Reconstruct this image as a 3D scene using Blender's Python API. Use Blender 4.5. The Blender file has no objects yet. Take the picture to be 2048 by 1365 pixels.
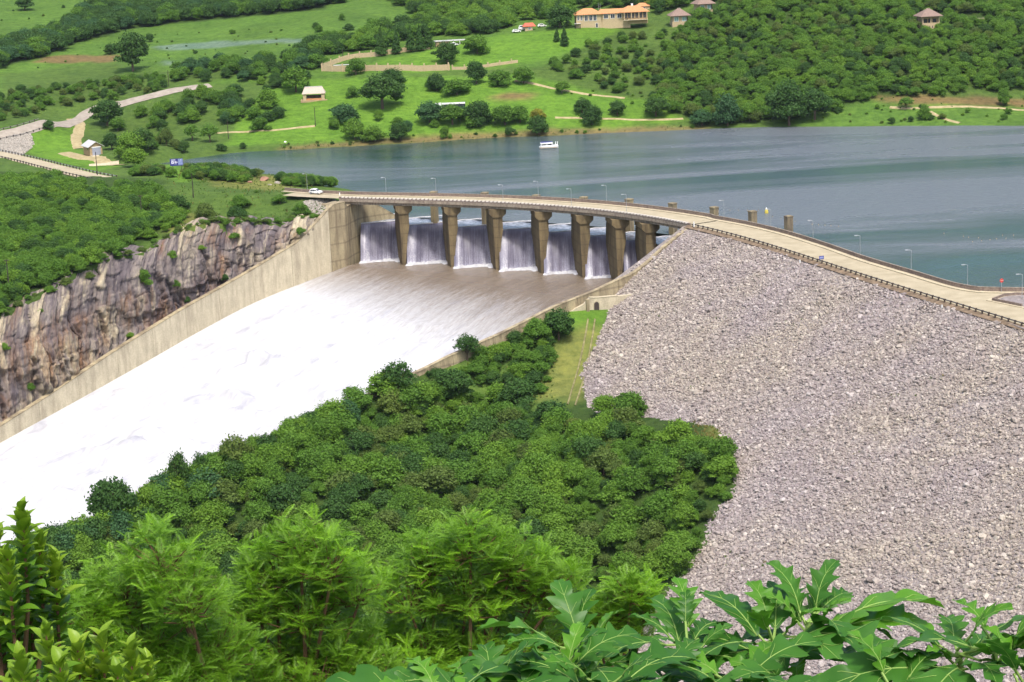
import bpy, bmesh, math, random
import numpy as np
from mathutils import Vector, Matrix

# ------------------------------------------------------------------ camera, sky, sun, exposure
SC = bpy.context.scene
F_PX, HORIZON, ROLL, CAM_Z = 4000.0, -240.0, 0.042, 102.5
PITCH = math.atan((682.5 - HORIZON) / F_PX)
CP, SP, CR, SR = math.cos(PITCH), math.sin(PITCH), math.cos(ROLL), math.sin(ROLL)
cam_data = bpy.data.cameras.new('camera')
cam_data.sensor_width = 36.0
cam_data.lens = F_PX / 2048 * 36.0
cam_data.clip_start, cam_data.clip_end = 0.2, 20000
cam = bpy.data.objects.new('camera', cam_data)
SC.collection.objects.link(cam)
_down = Vector((0, -SP, -CP)); _fwd = Vector((0, CP, -SP)); _xr = Vector((1, 0, 0))
_u = _xr * CR + _down * SR
_v = -_xr * SR + _down * CR
cam.matrix_world = Matrix(((_u.x, -_v.x, -_fwd.x, 0), (_u.y, -_v.y, -_fwd.y, 0),
                           (_u.z, -_v.z, -_fwd.z, CAM_Z), (0, 0, 0, 1)))
SC.camera = cam

SUN_EL, SUN_AZ = math.radians(62), math.radians(166)     # azimuth from +Y towards +X: behind the camera, a little to its right
world = bpy.data.worlds.new('World'); SC.world = world; world.use_nodes = True
_n = world.node_tree.nodes; _l = world.node_tree.links
_sky = _n.new('ShaderNodeTexSky'); _sky.sky_type = 'NISHITA'; _sky.sun_disc = False
_sky.sun_elevation = SUN_EL; _sky.sun_rotation = SUN_AZ
_sky.air_density = 1.0; _sky.dust_density = 4.0; _sky.ozone_density = 1.0
_n['Background'].inputs['Strength'].default_value = 0.15
_l.new(_sky.outputs[0], _n['Background'].inputs['Color'])
sun_d = bpy.data.lights.new('sun', 'SUN'); sun_d.energy = 2.1; sun_d.angle = math.radians(7)
sun_d.color = (1.0, 0.955, 0.88)
sun = bpy.data.objects.new('sun', sun_d); SC.collection.objects.link(sun)
_sd = Vector((math.sin(SUN_AZ) * math.cos(SUN_EL), math.cos(SUN_AZ) * math.cos(SUN_EL), math.sin(SUN_EL)))
sun.rotation_euler = _sd.to_track_quat('Z', 'Y').to_euler()
sun.location = (-100, -100, 400)
vs = SC.view_settings
vs.view_transform = 'Standard'; vs.look = 'None'; vs.exposure = 0.78; vs.gamma = 1.0; vs.use_curve_mapping = False
SC.cycles.max_bounces = 6; SC.cycles.diffuse_bounces = 3; SC.cycles.glossy_bounces = 3
SC.cycles.transmission_bounces = 4; SC.cycles.transparent_max_bounces = 8
SC.cycles.use_denoising = True
try:
    SC.cycles.denoiser = 'OPENIMAGEDENOISE'; SC.cycles.denoising_input_passes = 'RGB_ALBEDO_NORMAL'
except Exception:
    pass

# ------------------------------------------------------------------ helpers
RNG = np.random.default_rng(7)
random.seed(7)
COL = SC.collection

def ray(px, py):
    u, v = px - 1024.0, py - 682.5
    x, y = CR * u - SR * v, SR * u + CR * v
    return np.array([x, F_PX * CP - y * SP, -F_PX * SP - y * CP])
def P(px, py, z):                       # point of a height plane seen at a photo position
    d = ray(px, py); t = (z - CAM_Z) / d[2]
    return np.array([0, 0, CAM_Z]) + t * d
def D(px, py, Y):                       # point at a ground distance seen at a photo position
    d = ray(px, py); t = Y / d[1]
    return np.array([0, 0, CAM_Z]) + t * d
def proj(p):
    p = np.atleast_2d(np.asarray(p, float)) - np.array([0, 0, CAM_Z])
    dep = p[:, 1] * CP - p[:, 2] * SP
    y = -(p[:, 1] * SP + p[:, 2] * CP)
    dep = np.where(dep < 0.1, 0.1, dep)
    x, y = F_PX * p[:, 0] / dep, F_PX * y / dep
    return np.stack([1024 + CR * x + SR * y, 682.5 - SR * x + CR * y, dep], 1)
def inpoly(px, py, poly):
    inside = np.zeros(np.shape(px), bool); n = len(poly); j = n - 1
    for i in range(n):
        xi, yi = poly[i]; xj, yj = poly[j]
        c = ((yi > py) != (yj > py)) & (px < (xj - xi) * (py - yi) / (yj - yi + 1e-12) + xi)
        inside ^= c; j = i
    return inside

def mesh_of(name, verts, faces, mat=None, smooth=False):
    me = bpy.data.meshes.new(name)
    verts = np.asarray(verts, float)
    if isinstance(faces, np.ndarray):
        nf, k = faces.shape
        me.vertices.add(len(verts)); me.vertices.foreach_set('co', verts.ravel())
        me.loops.add(nf * k); me.loops.foreach_set('vertex_index', faces.ravel().astype(np.int32))
        me.polygons.add(nf); me.polygons.foreach_set('loop_start', np.arange(0, nf * k, k, dtype=np.int32))
        me.update(calc_edges=True)
    else:
        me.from_pydata(verts.tolist(), [], faces); me.update()
    if mat: me.materials.append(mat)
    if smooth: me.polygons.foreach_set('use_smooth', np.ones(len(me.polygons), bool))
    return me
def link(name, me, parent=None, loc=None):
    o = bpy.data.objects.new(name, me); COL.objects.link(o)
    if parent is not None: o.parent = parent
    if loc is not None: o.location = loc
    return o
def tag(o, label=None, cat=None, group=None, kind=None):
    if label: o['label'] = label
    if cat: o['category'] = cat
    if group: o['group'] = group
    if kind: o['kind'] = kind
    return o
def empty(name, loc=(0, 0, 0), rz=0.0, label=None, cat=None, group=None):
    o = bpy.data.objects.new(name, None); COL.objects.link(o)
    o.empty_display_size = 0.3; o.location = loc; o.rotation_euler = (0, 0, rz)
    return tag(o, label, cat, group)
def structure(o):
    o['kind'] = 'structure'; return o

class MB:
    """collects shapes into one mesh"""
    def __init__(s): s.v = []; s.f = []
    def add(s, vs_, fs_):
        b = len(s.v); s.v += [tuple(map(float, q)) for q in vs_]; s.f += [tuple(b + i for i in f) for f in fs_]; return s
    def box(s, c, d, rz=0.0, taper=1.0, tap2=None):
        cx, cy, cz = c; hx, hy, hz = d[0] / 2, d[1] / 2, d[2] / 2
        t2 = taper if tap2 is None else tap2
        vv = []
        for sz, kx, ky in ((-1, 1, 1), (1, taper, t2)):
            for sx, sy in ((-1, -1), (1, -1), (1, 1), (-1, 1)):
                x, y = sx * hx * kx, sy * hy * ky
                vv.append((cx + x * math.cos(rz) - y * math.sin(rz), cy + x * math.sin(rz) + y * math.cos(rz), cz + sz * hz))
        return s.add(vv, [(3, 2, 1, 0), (4, 5, 6, 7), (0, 1, 5, 4), (1, 2, 6, 5), (2, 3, 7, 6), (3, 0, 4, 7)])
    def tube(s, pts, r, n=6, cap=True):
        pts = [Vector(p) for p in pts]; rs = r if hasattr(r, '__len__') else [r] * len(pts)
        rings = []
        for i, p in enumerate(pts):
            d = (pts[min(i + 1, len(pts) - 1)] - pts[max(i - 1, 0)]).normalized()
            a = Vector((0, 0, 1)) if abs(d.z) < 0.9 else Vector((1, 0, 0))
            e1 = d.cross(a).normalized(); e2 = d.cross(e1)
            rings.append([p + (e1 * math.cos(2 * math.pi * k / n) + e2 * math.sin(2 * math.pi * k / n)) * rs[i] for k in range(n)])
        vv = [q for rg in rings for q in rg]; ff = []
        for i in range(len(pts) - 1):
            for k in range(n):
                ff.append((i * n + k, i * n + (k + 1) % n, (i + 1) * n + (k + 1) % n, (i + 1) * n + k))
        if cap: ff += [tuple(range(n)), tuple(reversed(range((len(pts) - 1) * n, len(pts) * n)))]
        return s.add(vv, ff)
    def cyl(s, a, b, r, n=10, r2=None):
        return s.tube([a, b], [r, r if r2 is None else r2], n)
    def strip(s, A, B):                 # quads between two polylines
        vv = list(A) + list(B); n = len(A)
        return s.add(vv, [(i, i + 1, n + i + 1, n + i) for i in range(n - 1)])
    def loft(s, rings, close=True):     # solid swept through cross sections (same count each)
        n = len(rings[0]); vv = [q for r in rings for q in r]; ff = []
        for i in range(len(rings) - 1):
            for k in range(n):
                ff.append((i * n + k, i * n + (k + 1) % n, (i + 1) * n + (k + 1) % n, (i + 1) * n + k))
        if close: ff += [tuple(reversed(range(n))), tuple(range((len(rings) - 1) * n, len(rings) * n))]
        return s.add(vv, ff)
    def mesh(s, name, mat, smooth=False, fix=True):
        me = mesh_of(name, s.v, s.f, mat, smooth)
        if fix:
            bm = bmesh.new(); bm.from_mesh(me); bmesh.ops.recalc_face_normals(bm, faces=bm.faces); bm.to_mesh(me); bm.free()
        return me
    def build(s, name, mat, parent=None, smooth=False, loc=None, bevel=0):
        o = link(name, s.mesh(name, mat, smooth), parent, loc)
        if bevel:
            m = o.modifiers.new('bevel', 'BEVEL'); m.width = bevel; m.segments = 2; m.limit_method = 'ANGLE'
        return o
def copy_tree(o, parent=None):
    c = o.copy(); COL.objects.link(c)
    if parent is not None: c.parent = parent
    for ch in o.children:
        copy_tree(ch, c)
    return c

# ------------------------------------------------------------------ materials
def srgb(r, g, b):
    f = lambda c: c / 12.92 if c <= 0.04045 else ((c + 0.055) / 1.055) ** 2.4
    return (f(r / 255), f(g / 255), f(b / 255), 1)
class NT:
    def __init__(s, name):
        s.m = bpy.data.materials.new(name); s.m.use_nodes = True
        s.t = s.m.node_tree; s.n = s.t.nodes; s.l = s.t.links; s.b = s.n['Principled BSDF']
        s.out = s.n['Material Output']
    def node(s, typ, **kw):
        x = s.n.new(typ)
        for k, v in kw.items():
            if k.startswith('i_'): 
                key = k[2:]; key = int(key) if key.isdigit() else key.replace('_', ' ')
                s.inp(x, key, v)
            else: setattr(x, k, v)
        return x
    def inp(s, x, key, v):
        if hasattr(v, 'is_output'): s.l.new(v, x.inputs[key])
        else: x.inputs[key].default_value = v
    def coord(s, scale=(1, 1, 1), kind='Object', rot=(0, 0, 0)):
        tc = s.node('ShaderNodeTexCoord'); mp = s.node('ShaderNodeMapping')
        mp.inputs['Scale'].default_value = scale; mp.inputs['Rotation'].default_value = rot
        s.l.new(tc.outputs[kind], mp.inputs[0]); return mp.outputs[0]
    def geo(s, scale=(1, 1, 1), rot=(0, 0, 0)):
        g = s.node('ShaderNodeNewGeometry'); mp = s.node('ShaderNodeMapping')
        mp.inputs['Scale'].default_value = scale; mp.inputs['Rotation'].default_value = rot
        s.l.new(g.outputs['Position'], mp.inputs[0]); return mp.outputs[0]
    def noise(s, vec, scale, detail=4, rough=0.55, dist=0.0, dim='3D'):
        x = s.node('ShaderNodeTexNoise', noise_dimensions=dim); s.l.new(vec, x.inputs['Vector'])
        x.inputs['Scale'].default_value = scale; x.inputs['Detail'].default_value = detail
        x.inputs['Roughness'].default_value = rough; x.inputs['Distortion'].default_value = dist
        return x.outputs['Fac']
    def ramp(s, fac, stops, interp='LINEAR'):
        x = s.node('ShaderNodeValToRGB'); x.color_ramp.interpolation = interp
        el = x.color_ramp.elements
        while len(el) < len(stops): el.new(0.5)
        for e, (p, c) in zip(el, stops):
            e.position = p; e.color = c if len(c) == 4 else (*c, 1)
        s.l.new(fac, x.inputs[0]); return x.outputs[0]
    def mix(s, fac, a, b, mode='MIX'):
        x = s.node('ShaderNodeMix', data_type='RGBA', blend_type=mode)
        s.inp(x, 0, fac); s.inp(x, 6, a); s.inp(x, 7, b); return x.outputs[2]
    def math(s, op, a, b=0.0, clamp=False):
        x = s.node('ShaderNodeMath', operation=op, use_clamp=clamp); s.inp(x, 0, a); s.inp(x, 1, b); return x.outputs[0]
    def attr(s, name):
        return s.node('ShaderNodeAttribute', attribute_name=name)
    def bump(s, h, strength, dist):
        x = s.node('ShaderNodeBump'); s.l.new(h, x.inputs['Height'])
        s.inp(x, 'Strength', strength); s.inp(x, 'Distance', dist)
        s.l.new(x.outputs[0], s.b.inputs['Normal']); return x.outputs[0]
    def set(s, color=None, rough=0.85, spec=0.3, metal=0.0):
        if color is not None: s.inp(s.b, 'Base Color', color)
        s.inp(s.b, 'Roughness', rough); s.inp(s.b, 'Specular IOR Level', spec); s.inp(s.b, 'Metallic', metal)
        return s.m
def plain(name, c, rough=0.7, spec=0.3, metal=0.0, var=0.15, scale=1.5):
    t = NT(name); co = t.coord(kind='Object')
    n = t.noise(co, scale, 5)
    lo = tuple(x * (1 - var) for x in c[:3]); hi = tuple(min(1, x * (1 + var)) for x in c[:3])
    return t.set(t.ramp(n, [(0.3, lo), (0.7, hi)]), rough, spec, metal)
def concrete(name, base, stain, streak=(0.35, 0.35, 0.05), amount=0.75, lines=0.0):
    t = NT(name); g = t.geo(); gs = t.geo(streak)
    n1 = t.noise(g, 0.25, 6, 0.65); n2 = t.noise(gs, 1.6, 5, 0.6, 0.3); n3 = t.noise(g, 3.0, 4)
    st = t.math('MULTIPLY', t.ramp(n2, [(0.42, (0, 0, 0)), (0.66, (1, 1, 1))]), amount)
    c0 = t.mix(t.ramp(n1, [(0.35, (0, 0, 0)), (0.7, (1, 1, 1))]), base, tuple(x * 0.78 for x in base[:3]) + (1,))
    c = t.mix(st, c0, stain)
    c = t.mix(0.35, c, t.ramp(n3, [(0.3, (0.35, 0.33, 0.3)), (0.7, (0.75, 0.72, 0.66))]), 'OVERLAY')
    if lines:
        w = t.node('ShaderNodeTexWave', wave_type='BANDS', bands_direction='Z'); t.l.new(g, w.inputs[0])
        w.inputs['Scale'].default_value = lines; w.inputs['Distortion'].default_value = 0.25
        ln = t.math('MULTIPLY', t.ramp(w.outputs['Fac'], [(0.0, (1, 1, 1)), (0.05, (0, 0, 0))]), 0.45)
        c = t.mix(ln, c, stain)
    t.bump(n3, 0.25, 0.08)
    return t.set(c, 0.9, 0.2)

M = {}
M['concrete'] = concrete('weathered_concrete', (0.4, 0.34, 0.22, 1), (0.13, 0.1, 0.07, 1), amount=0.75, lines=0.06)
M['wall_concrete'] = concrete('pale_wall_concrete', (0.56, 0.5, 0.37, 1), (0.24, 0.2, 0.15, 1), amount=0.5)
M['pier_concrete'] = concrete('wet_pier_concrete', (0.2, 0.155, 0.085, 1), (0.07, 0.053, 0.035, 1), amount=0.85, lines=0.1)
M['deck_concrete'] = concrete('deck_concrete', (0.33, 0.285, 0.23, 1), (0.14, 0.1, 0.09, 1), streak=(1, 1, 0.5))
M['parapet'] = concrete('purplish_parapet_stone', (0.25, 0.2, 0.17, 1), (0.12, 0.085, 0.08, 1), streak=(1, 1, 1))
M['kerb'] = concrete('pale_kerb', (0.52, 0.46, 0.33, 1), (0.3, 0.25, 0.17, 1), streak=(1, 1, 1), amount=0.5)
M['tower'] = concrete('tower_concrete', (0.3, 0.25, 0.15, 1), (0.12, 0.1, 0.08, 1), amount=0.9)
t = NT('road_surface'); g = t.geo(); n1 = t.noise(g, 0.3, 6); n2 = t.noise(g, 6, 3)
c = t.ramp(n1, [(0.3, (0.33, 0.28, 0.185)), (0.7, (0.43, 0.37, 0.255))])
M['road'] = t.set(t.mix(0.2, c, t.ramp(n2, [(0.3, (0.2, 0.2, 0.2)), (0.7, (0.8, 0.8, 0.8))]), 'OVERLAY'), 0.9, 0.2)
t = NT('tarred_road'); g = t.geo(); n1 = t.noise(g, 0.4, 6)
M['tar'] = t.set(t.ramp(n1, [(0.3, (0.25, 0.215, 0.175)), (0.7, (0.36, 0.315, 0.26))]), 0.9, 0.2)
t = NT('dirt_track'); g = t.geo(); n1 = t.noise(g, 0.6, 6)
M['dirt'] = t.set(t.ramp(n1, [(0.3, (0.27, 0.22, 0.11)), (0.7, (0.42, 0.35, 0.2))]), 0.95, 0.1)
M['dark_steel'] = plain('dark_rusty_steel', (0.06, 0.045, 0.04), 0.6)
M['galv'] = plain('galvanised_steel', (0.36, 0.38, 0.4), 0.5, 0.5, 0.3)
M['rail'] = plain('weathered_rail', (0.24, 0.22, 0.21), 0.55, 0.4, 0.3)
M['white'] = plain('white_paint', (0.8, 0.8, 0.78), 0.4, 0.5, var=0.05)
M['wood_pole'] = plain('tarred_pole_wood', (0.05, 0.04, 0.035), 0.9)
M['glass'] = plain('dark_window_glass', (0.03, 0.035, 0.05), 0.15, 0.6)
M['cream'] = plain('cream_plaster', (0.46, 0.36, 0.22), 0.9, 0.2, var=0.1)
M['buff'] = plain('buff_brick', (0.38, 0.28, 0.16), 0.9, 0.2, var=0.14)
M['tile_roof'] = plain('terracotta_tiles', (0.5, 0.24, 0.11), 0.9, 0.2, var=0.25, scale=2.5)
M['red_roof'] = plain('red_tin_roof', (0.55, 0.12, 0.07), 0.6, 0.3)
M['thatch'] = plain('thatch', (0.24, 0.17, 0.14), 0.95, 0.1, var=0.3, scale=3)
M['thatch_pale'] = plain('pale_thatch', (0.47, 0.38, 0.31), 0.95, 0.1, var=0.2, scale=3)
M['sheet'] = plain('white_roof_sheet', (0.5, 0.49, 0.47), 0.5, 0.4, var=0.06)
M['curtain'] = plain('pale_green_glass', (0.18, 0.32, 0.27), 0.3, 0.5)
M['red'] = plain('red_sign', (0.5, 0.04, 0.03), 0.5)
M['navy'] = plain('navy_board', (0.03, 0.025, 0.2), 0.5, var=0.3)
M['paleblue'] = plain('pale_blue_print', (0.22, 0.26, 0.5), 0.5)
M['lilac'] = plain('white_print', (0.7, 0.68, 0.85), 0.5, var=0.04)
M['rubber'] = plain('tyre_rubber', (0.02, 0.02, 0.02), 0.9)
M['yellow'] = plain('yellow_float', (0.55, 0.45, 0.08), 0.6)
M['shutter'] = plain('blue_grey_shutter', (0.33, 0.35, 0.45), 0.5, var=0.06)
# ------------------------------------------------------------------ smooth value noise
def vnoise(x, y, scale, seed=0, octaves=3):
    r = np.random.default_rng(seed); tab = r.random((256, 256)); out = np.zeros(np.shape(x)); amp = 1.0; tot = 0
    x = np.asarray(x, float) / scale; y = np.asarray(y, float) / scale
    for _ in range(octaves):
        xi, yi = np.floor(x).astype(int), np.floor(y).astype(int)
        fx, fy = x - xi, y - yi; fx = fx * fx * (3 - 2 * fx); fy = fy * fy * (3 - 2 * fy)
        g = lambda a, b: tab[a & 255, b & 255]
        out += amp * ((g(xi, yi) * (1 - fx) + g(xi + 1, yi) * fx) * (1 - fy) + (g(xi, yi + 1) * (1 - fx) + g(xi + 1, yi + 1) * fx) * fy)
        tot += amp; amp *= 0.5; x = x * 2.03 + 11.3; y = y * 2.03 + 7.7
    return out / tot

# ------------------------------------------------------------------ crest line, dam surface
ROAD_Z = 7.5
LZ = -1.4                               # lake level
_cp = [(570, 392), (690, 397), (860, 402), (1000, 408), (1140, 418), (1260, 428), (1385, 449), (1432, 461), (1520, 490),
       (1620, 519), (1717, 548), (1810, 576), (1930, 615), (2044, 650)]
_cw = np.array([P(a, b, ROAD_Z)[:2] for a, b in _cp])
_s = np.concatenate([[0], np.cumsum(np.linalg.norm(np.diff(_cw, axis=0), axis=1))])
_fx, _fy = np.polyfit(_s, _cw[:, 0], 5), np.polyfit(_s, _cw[:, 1], 5)
S_END = _s[-1]
_px_of_s = lambda s: np.interp(s, _s, [c[0] for c in _cp])
def s_at_px(px): return float(np.interp(px, [c[0] for c in _cp], _s))
def crest(s):
    """point on the downstream edge of the crest road and the unit vector towards downstream"""
    sc = min(max(s, 0.0), S_END)
    p = np.array([np.polyval(_fx, sc), np.polyval(_fy, sc)])
    d = np.array([np.polyval(np.polyder(_fx), sc), np.polyval(np.polyder(_fy), sc)]); d /= np.linalg.norm(d)
    if s > S_END: p = p + d * (s - S_END)
    if s < 0: p = p + d * s
    return p, np.array([d[1], -d[0]]), d
S_BR0, S_BR1 = s_at_px(690), s_at_px(1385)            # bridge from abutment to abutment
def road_w(s): return 5.6 + 5.2 * min(max((s - S_BR0 - 8) / 145, 0), 1)
CS = np.linspace(S_BR1 - 2, S_END + 170, 160)
CREST_PL = np.array([crest(s)[0] for s in CS])
DAM_K, DAM_TOP = 0.5, 7.1
def dam_z(x, y):
    x = np.atleast_1d(x); y = np.atleast_1d(y)
    d = np.full(x.shape, 1e9)
    for i in range(len(CREST_PL) - 1):
        a, b = CREST_PL[i], CREST_PL[i + 1]; ab = b - a
        t = np.clip(((x - a[0]) * ab[0] + (y - a[1]) * ab[1]) / ab.dot(ab), 0, 1)
        d = np.minimum(d, np.hypot(x - a[0] - t * ab[0], y - a[1] - t * ab[1]))
    return DAM_TOP - DAM_K * np.maximum(d - 1.0, 0)
def hit(px, py, fun, y0=180.0, y1=1700.0, step=1.0):
    d = ray(px, py); Y = np.arange(y0, y1, 5.0); t = Y / d[1]
    x, z = t * d[0], CAM_Z + t * d[2]
    below = z < fun(x, Y)
    if not below.any(): return D(px, py, y1)
    i = int(np.argmax(below)); i0 = max(i - 1, 0)
    Y2 = np.linspace(Y[i0], Y[i], 26); t = Y2 / d[1]; x, z = t * d[0], CAM_Z + t * d[2]
    b = z < fun(x, Y2); k = int(np.argmax(b)) if b.any() else -1
    return np.array([x[k], Y2[k], z[k]])

# ------------------------------------------------------------------ chute walls and water edges
LEFT = np.array([(-50, 613.5, -12.4), (-62, 602, -14.7), (-76.3, 585.6, -17.4), (-90, 563, -20.7), (-101, 543, -23.7), (-116, 516.5, -27.7),
                 (-131, 490.5, -31.6), (-148, 460, -36.3), (-165, 430, -41), (-190, 385, -48)], float)
RIGHT = np.array([(51, 546, -12), (39.5, 536.4, -12), (28, 527, -12.2), (16, 517, -13), (5, 508, -15.5), (-10.6, 495, -19.3),
                  (-26, 482, -23), (-64, 450, -31.5), (-103, 418, -41), (-141, 386, -50)], float)
def along(pl, n, spacing=None):
    d = np.concatenate([[0], np.cumsum(np.linalg.norm(np.diff(pl[:, :2], axis=0), axis=1))])
    u = np.linspace(0, d[-1], n)
    # smooth with a periodic-free cubic through chord length (Catmull-Rom)
    out = np.zeros((n, 3))
    for k, q in enumerate(u):
        i = min(int(np.searchsorted(d, q, side='right')) - 1, len(d) - 2)
        p1, p2 = pl[i], pl[i + 1]; p0 = pl[i - 1] if i > 0 else 2 * p1 - p2; p3 = pl[i + 2] if i + 2 < len(pl) else 2 * p2 - p1
        t = (q - d[i]) / (d[i + 1] - d[i])
        out[k] = 0.5 * (2 * p1 + (p2 - p0) * t + (2 * p0 - 5 * p1 + 4 * p2 - p3) * t * t + (3 * p1 - p0 - 3 * p2 + p3) * t ** 3)
    return out, u
LEFT_C, LEFT_U = along(LEFT, 120); RIGHT_C, RIGHT_U = along(RIGHT, 120)
# wall tops read from the photograph: at a horizontal photo position, the height of the top edge
LTOP = [(-900, 1490), (-300, 1068), (-100, 925), (0, 856), (100, 793), (230, 706), (366, 622), (500, 546), (560, 510), (600, 486), (640, 446), (662, 422), (690, 396)]
RTOP = [(-400, 1280), (400, 948), (600, 853), (850, 736), (900, 711), (1000, 667), (1112, 611), (1180, 585), (1229, 562), (1261, 549), (1297, 522), (1326, 494), (1382, 451)]
def wall_top(c, table):
    px = proj(c)[:, 0]; xs = [a for a, _ in table]; ys = [b for _, b in table]
    return np.array([D(p, np.interp(p, xs, ys), q[1])[2] for p, q in zip(px, c)])
LEFT_T = np.minimum(wall_top(LEFT_C, LTOP), 7.3); RIGHT_T = np.minimum(wall_top(RIGHT_C, RTOP), 7.0)
RIGHT_W = np.minimum(RIGHT_C[:, 2], RIGHT_T - 2.6); RIGHT_C[:, 2] = RIGHT_W

# ------------------------------------------------------------------ cliff behind the left wall
CLIFF_TOP = [(-300, 770), (-100, 690), (0, 632), (60, 598), (150, 548), (230, 512), (290, 503), (345, 466), (430, 443), (560, 440), (615, 436), (645, 432)]
NCU = 420
_cpx = np.linspace(-220, 646, NCU)
_lp = proj(np.column_stack([LEFT_C[:, :2], LEFT_T]))[:, 0][::-1]
CL_BOT, CL_TOP = [], []
for q in _cpx:
    b = np.array([np.interp(q, _lp, LEFT_C[::-1, 0]), np.interp(q, _lp, LEFT_C[::-1, 1]), np.interp(q, _lp, LEFT_T[::-1])])
    CL_BOT.append(b + np.array([-1.6, 1.0, -3.0]))
    off = np.interp(q, [-220, 0, 300, 500, 600, 646], [20, 20, 17, 15, 9, 4])
    CL_TOP.append(D(q, np.interp(q, [c[0] for c in CLIFF_TOP], [c[1] for c in CLIFF_TOP]), b[1] + off) + np.array([0, 0, (float(vnoise(np.array([q / 7.0]), np.array([3.0]), 5, 77, 3)[0]) - 0.5) * 4.0 * (q < 600)]))
CL_BOT, CL_TOP = np.array(CL_BOT), np.array(CL_TOP)

# ------------------------------------------------------------------ terrain height
ctl = []
def cz(px, py, z): ctl.append(P(px, py, z))
def cy(px, py, Y): ctl.append(D(px, py, Y))
def cx(x, y, z): ctl.append(np.array([x, y, z], float))
for a, b in [(185, 346), (250, 334), (350, 321), (460, 305), (600, 297), (700, 291), (800, 286), (1000, 273), (1200, 265), (1400, 257), (1550, 252), (1800, 250), (2048, 250), (2250, 252), (2500, 260)]:
    cz(a, b, LZ + 0.25)
for a, b in [(700, 325), (1000, 305), (1500, 285), (2000, 300), (2300, 330), (1200, 360), (1800, 430), (900, 365), (560, 330), (390, 335), (230, 345), (790, 385), (860, 378), (760, 362), (1000, 380), (700, 350), (2300, 500), (1500, 400)]:
    q = P(a, b, LZ); cx(q[0], q[1], LZ - 7)
for a, b, Y in [(1400, 180, 870), (1400, 50, 950), (1400, -100, 1060), (1640, 120, 885), (1640, 0, 960), (1860, 150, 855), (1862, 60, 905), (1860, -60, 985), (2048, 100, 880),
                (2048, 200, 838), (2300, 150, 870), (2300, 0, 960), (1160, 58, 960), (1275, 42, 985), (1280, 100, 930), (1000, 76, 955), (900, 150, 900), (750, 150, 905), (640, 142, 920), (640, 206, 870),
                (1000, 200, 862), (1100, 235, 842), (1300, 225, 845), (700, 262, 838), (820, 105, 940), (300, 190, 900), (100, 245, 850), (400, 240, 868), (300, 290, 800), (500, 280, 832), (500, 180, 900),
                (300, 60, 1080), (0, 100, 1020), (0, 0, 1200), (500, 0, 1150), (500, 90, 1000), (700, 80, 990), (800, 20, 1060), (1000, 0, 1075), (200, 150, 960), (0, 190, 900), (-300, 150, 960),
                (-300, 0, 1150), (1150, 0, 1040), (400, 130, 960), (840, 75, 985)]:
    cy(a, b, Y)
for x, y, z in [(-500, 1700, 110), (0, 1700, 130), (500, 1600, 150), (-900, 1500, 110), (900, 1400, 150), (600, 1000, 60), (600, 700, -6), (-600, 900, 40), (-600, 1200, 70),
                (0, 2600, 190), (-2000, 1500, 150), (2000, 1500, 170), (2000, 500, 60), (-2000, 300, 90), (-1000, 0, 110), (1000, -200, 110), (0, -600, 140), (500, 500, -8)]:
    cx(x, y, z)
# saddle with the far road, lawn by the boat house
for a, b, z in [(0, 272, 7.2), (150, 236, 7.5), (0, 312, 6.8), (100, 332, 6.8), (180, 352, 6.8), (120, 300, 1.6), (60, 300, 1.8), (180, 325, 0.2), (185, 310, 1.2), (150, 270, 4.0), (-200, 330, 6.8), (-200, 280, 7.2), (225, 338, -1.6), (250, 300, 1.2)]:
    cz(a, b, z)
for s_ in np.linspace(S_BR0 + 10, S_END + 60, 9): q = crest(s_); cx(*(q[0] - q[1] * 40), LZ - 9); cx(*(q[0] - q[1] * 12), -12)
# promontory between the cliff and the lake
for a, b, Y in [(0, 390, 640), (120, 400, 632), (250, 400, 632), (100, 480, 575), (0, 520, 555), (250, 460, 600), (330, 430, 622), (330, 352, 668), (430, 372, 652), (520, 385, 642),
                (450, 430, 622), (560, 420, 628), (0, 440, 600), (-200, 560, 545), (-200, 420, 620)]:
    cy(a, b, Y)
for a, b, z in [(600, 386, 7.2), (680, 388, 7.0), (600, 398, 6.8), (640, 372, 1.0), (722, 384, -0.7), (560, 355, 1.0), (430, 330, -0.5), (500, 345, 2.5), (280, 342, 1.0)]:
    cz(a, b, z)
for s_ in (-30, -20, -11, -4, 4, 12):
    for o_, z_ in ((3.0, 7.9 if s_ < -3 else 6.0), (-4, 6.7), (-9, 6.5)): q = crest(s_); ctl.append(np.array([*(q[0] + q[1] * o_), z_]))
for i in range(0, NCU, 25): ctl.append(CL_TOP[i] - np.array([0, 0, 0.3]))
# below the dam
for a, b in [(1216, 615), (1208, 650), (1195, 700), (1178, 772), (1290, 830), (1400, 850), (1450, 848), (1468, 900), (1478, 965), (1440, 1045), (1420, 1090), (1350, 1165), (1290, 1235)]:
    ctl.append(hit(a, b, dam_z))
for a, b in [(1290, 640), (1300, 740), (1560, 800), (1600, 1000), (1500, 1200), (1800, 1100), (2000, 900), (1420, 560)]:
    q = hit(a, b, dam_z); q[2] -= 9; ctl.append(q)
for i in range(52, 120, 9):
    q = RIGHT_C[i]; cx(q[0] + 4.5, q[1] - 4.5, RIGHT_T[i] - 2.0)
for i in (30, 38, 45): q = RIGHT_C[i]; cx(q[0] + 2.5, q[1] - 3.0, RIGHT_T[i] - 3.4)
for a, b, z in [(1100, 720, -17.5), (1120, 800, -22), (950, 800, -23), (800, 880, -27.5), (1050, 900, -26.5), (1250, 950, -25), (1300, 1080, -32), (1150, 1150, -37), (1000, 1050, -33), (850, 1000, -33), (700, 1000, -32), (700, 1150, -37), (500, 1050, -36), (350, 1120, -40), (150, 1120, -40), (0, 1150, -43), (950, 1250, -40), (600, 1300, -43)]:
    cz(a, b, z)
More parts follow.
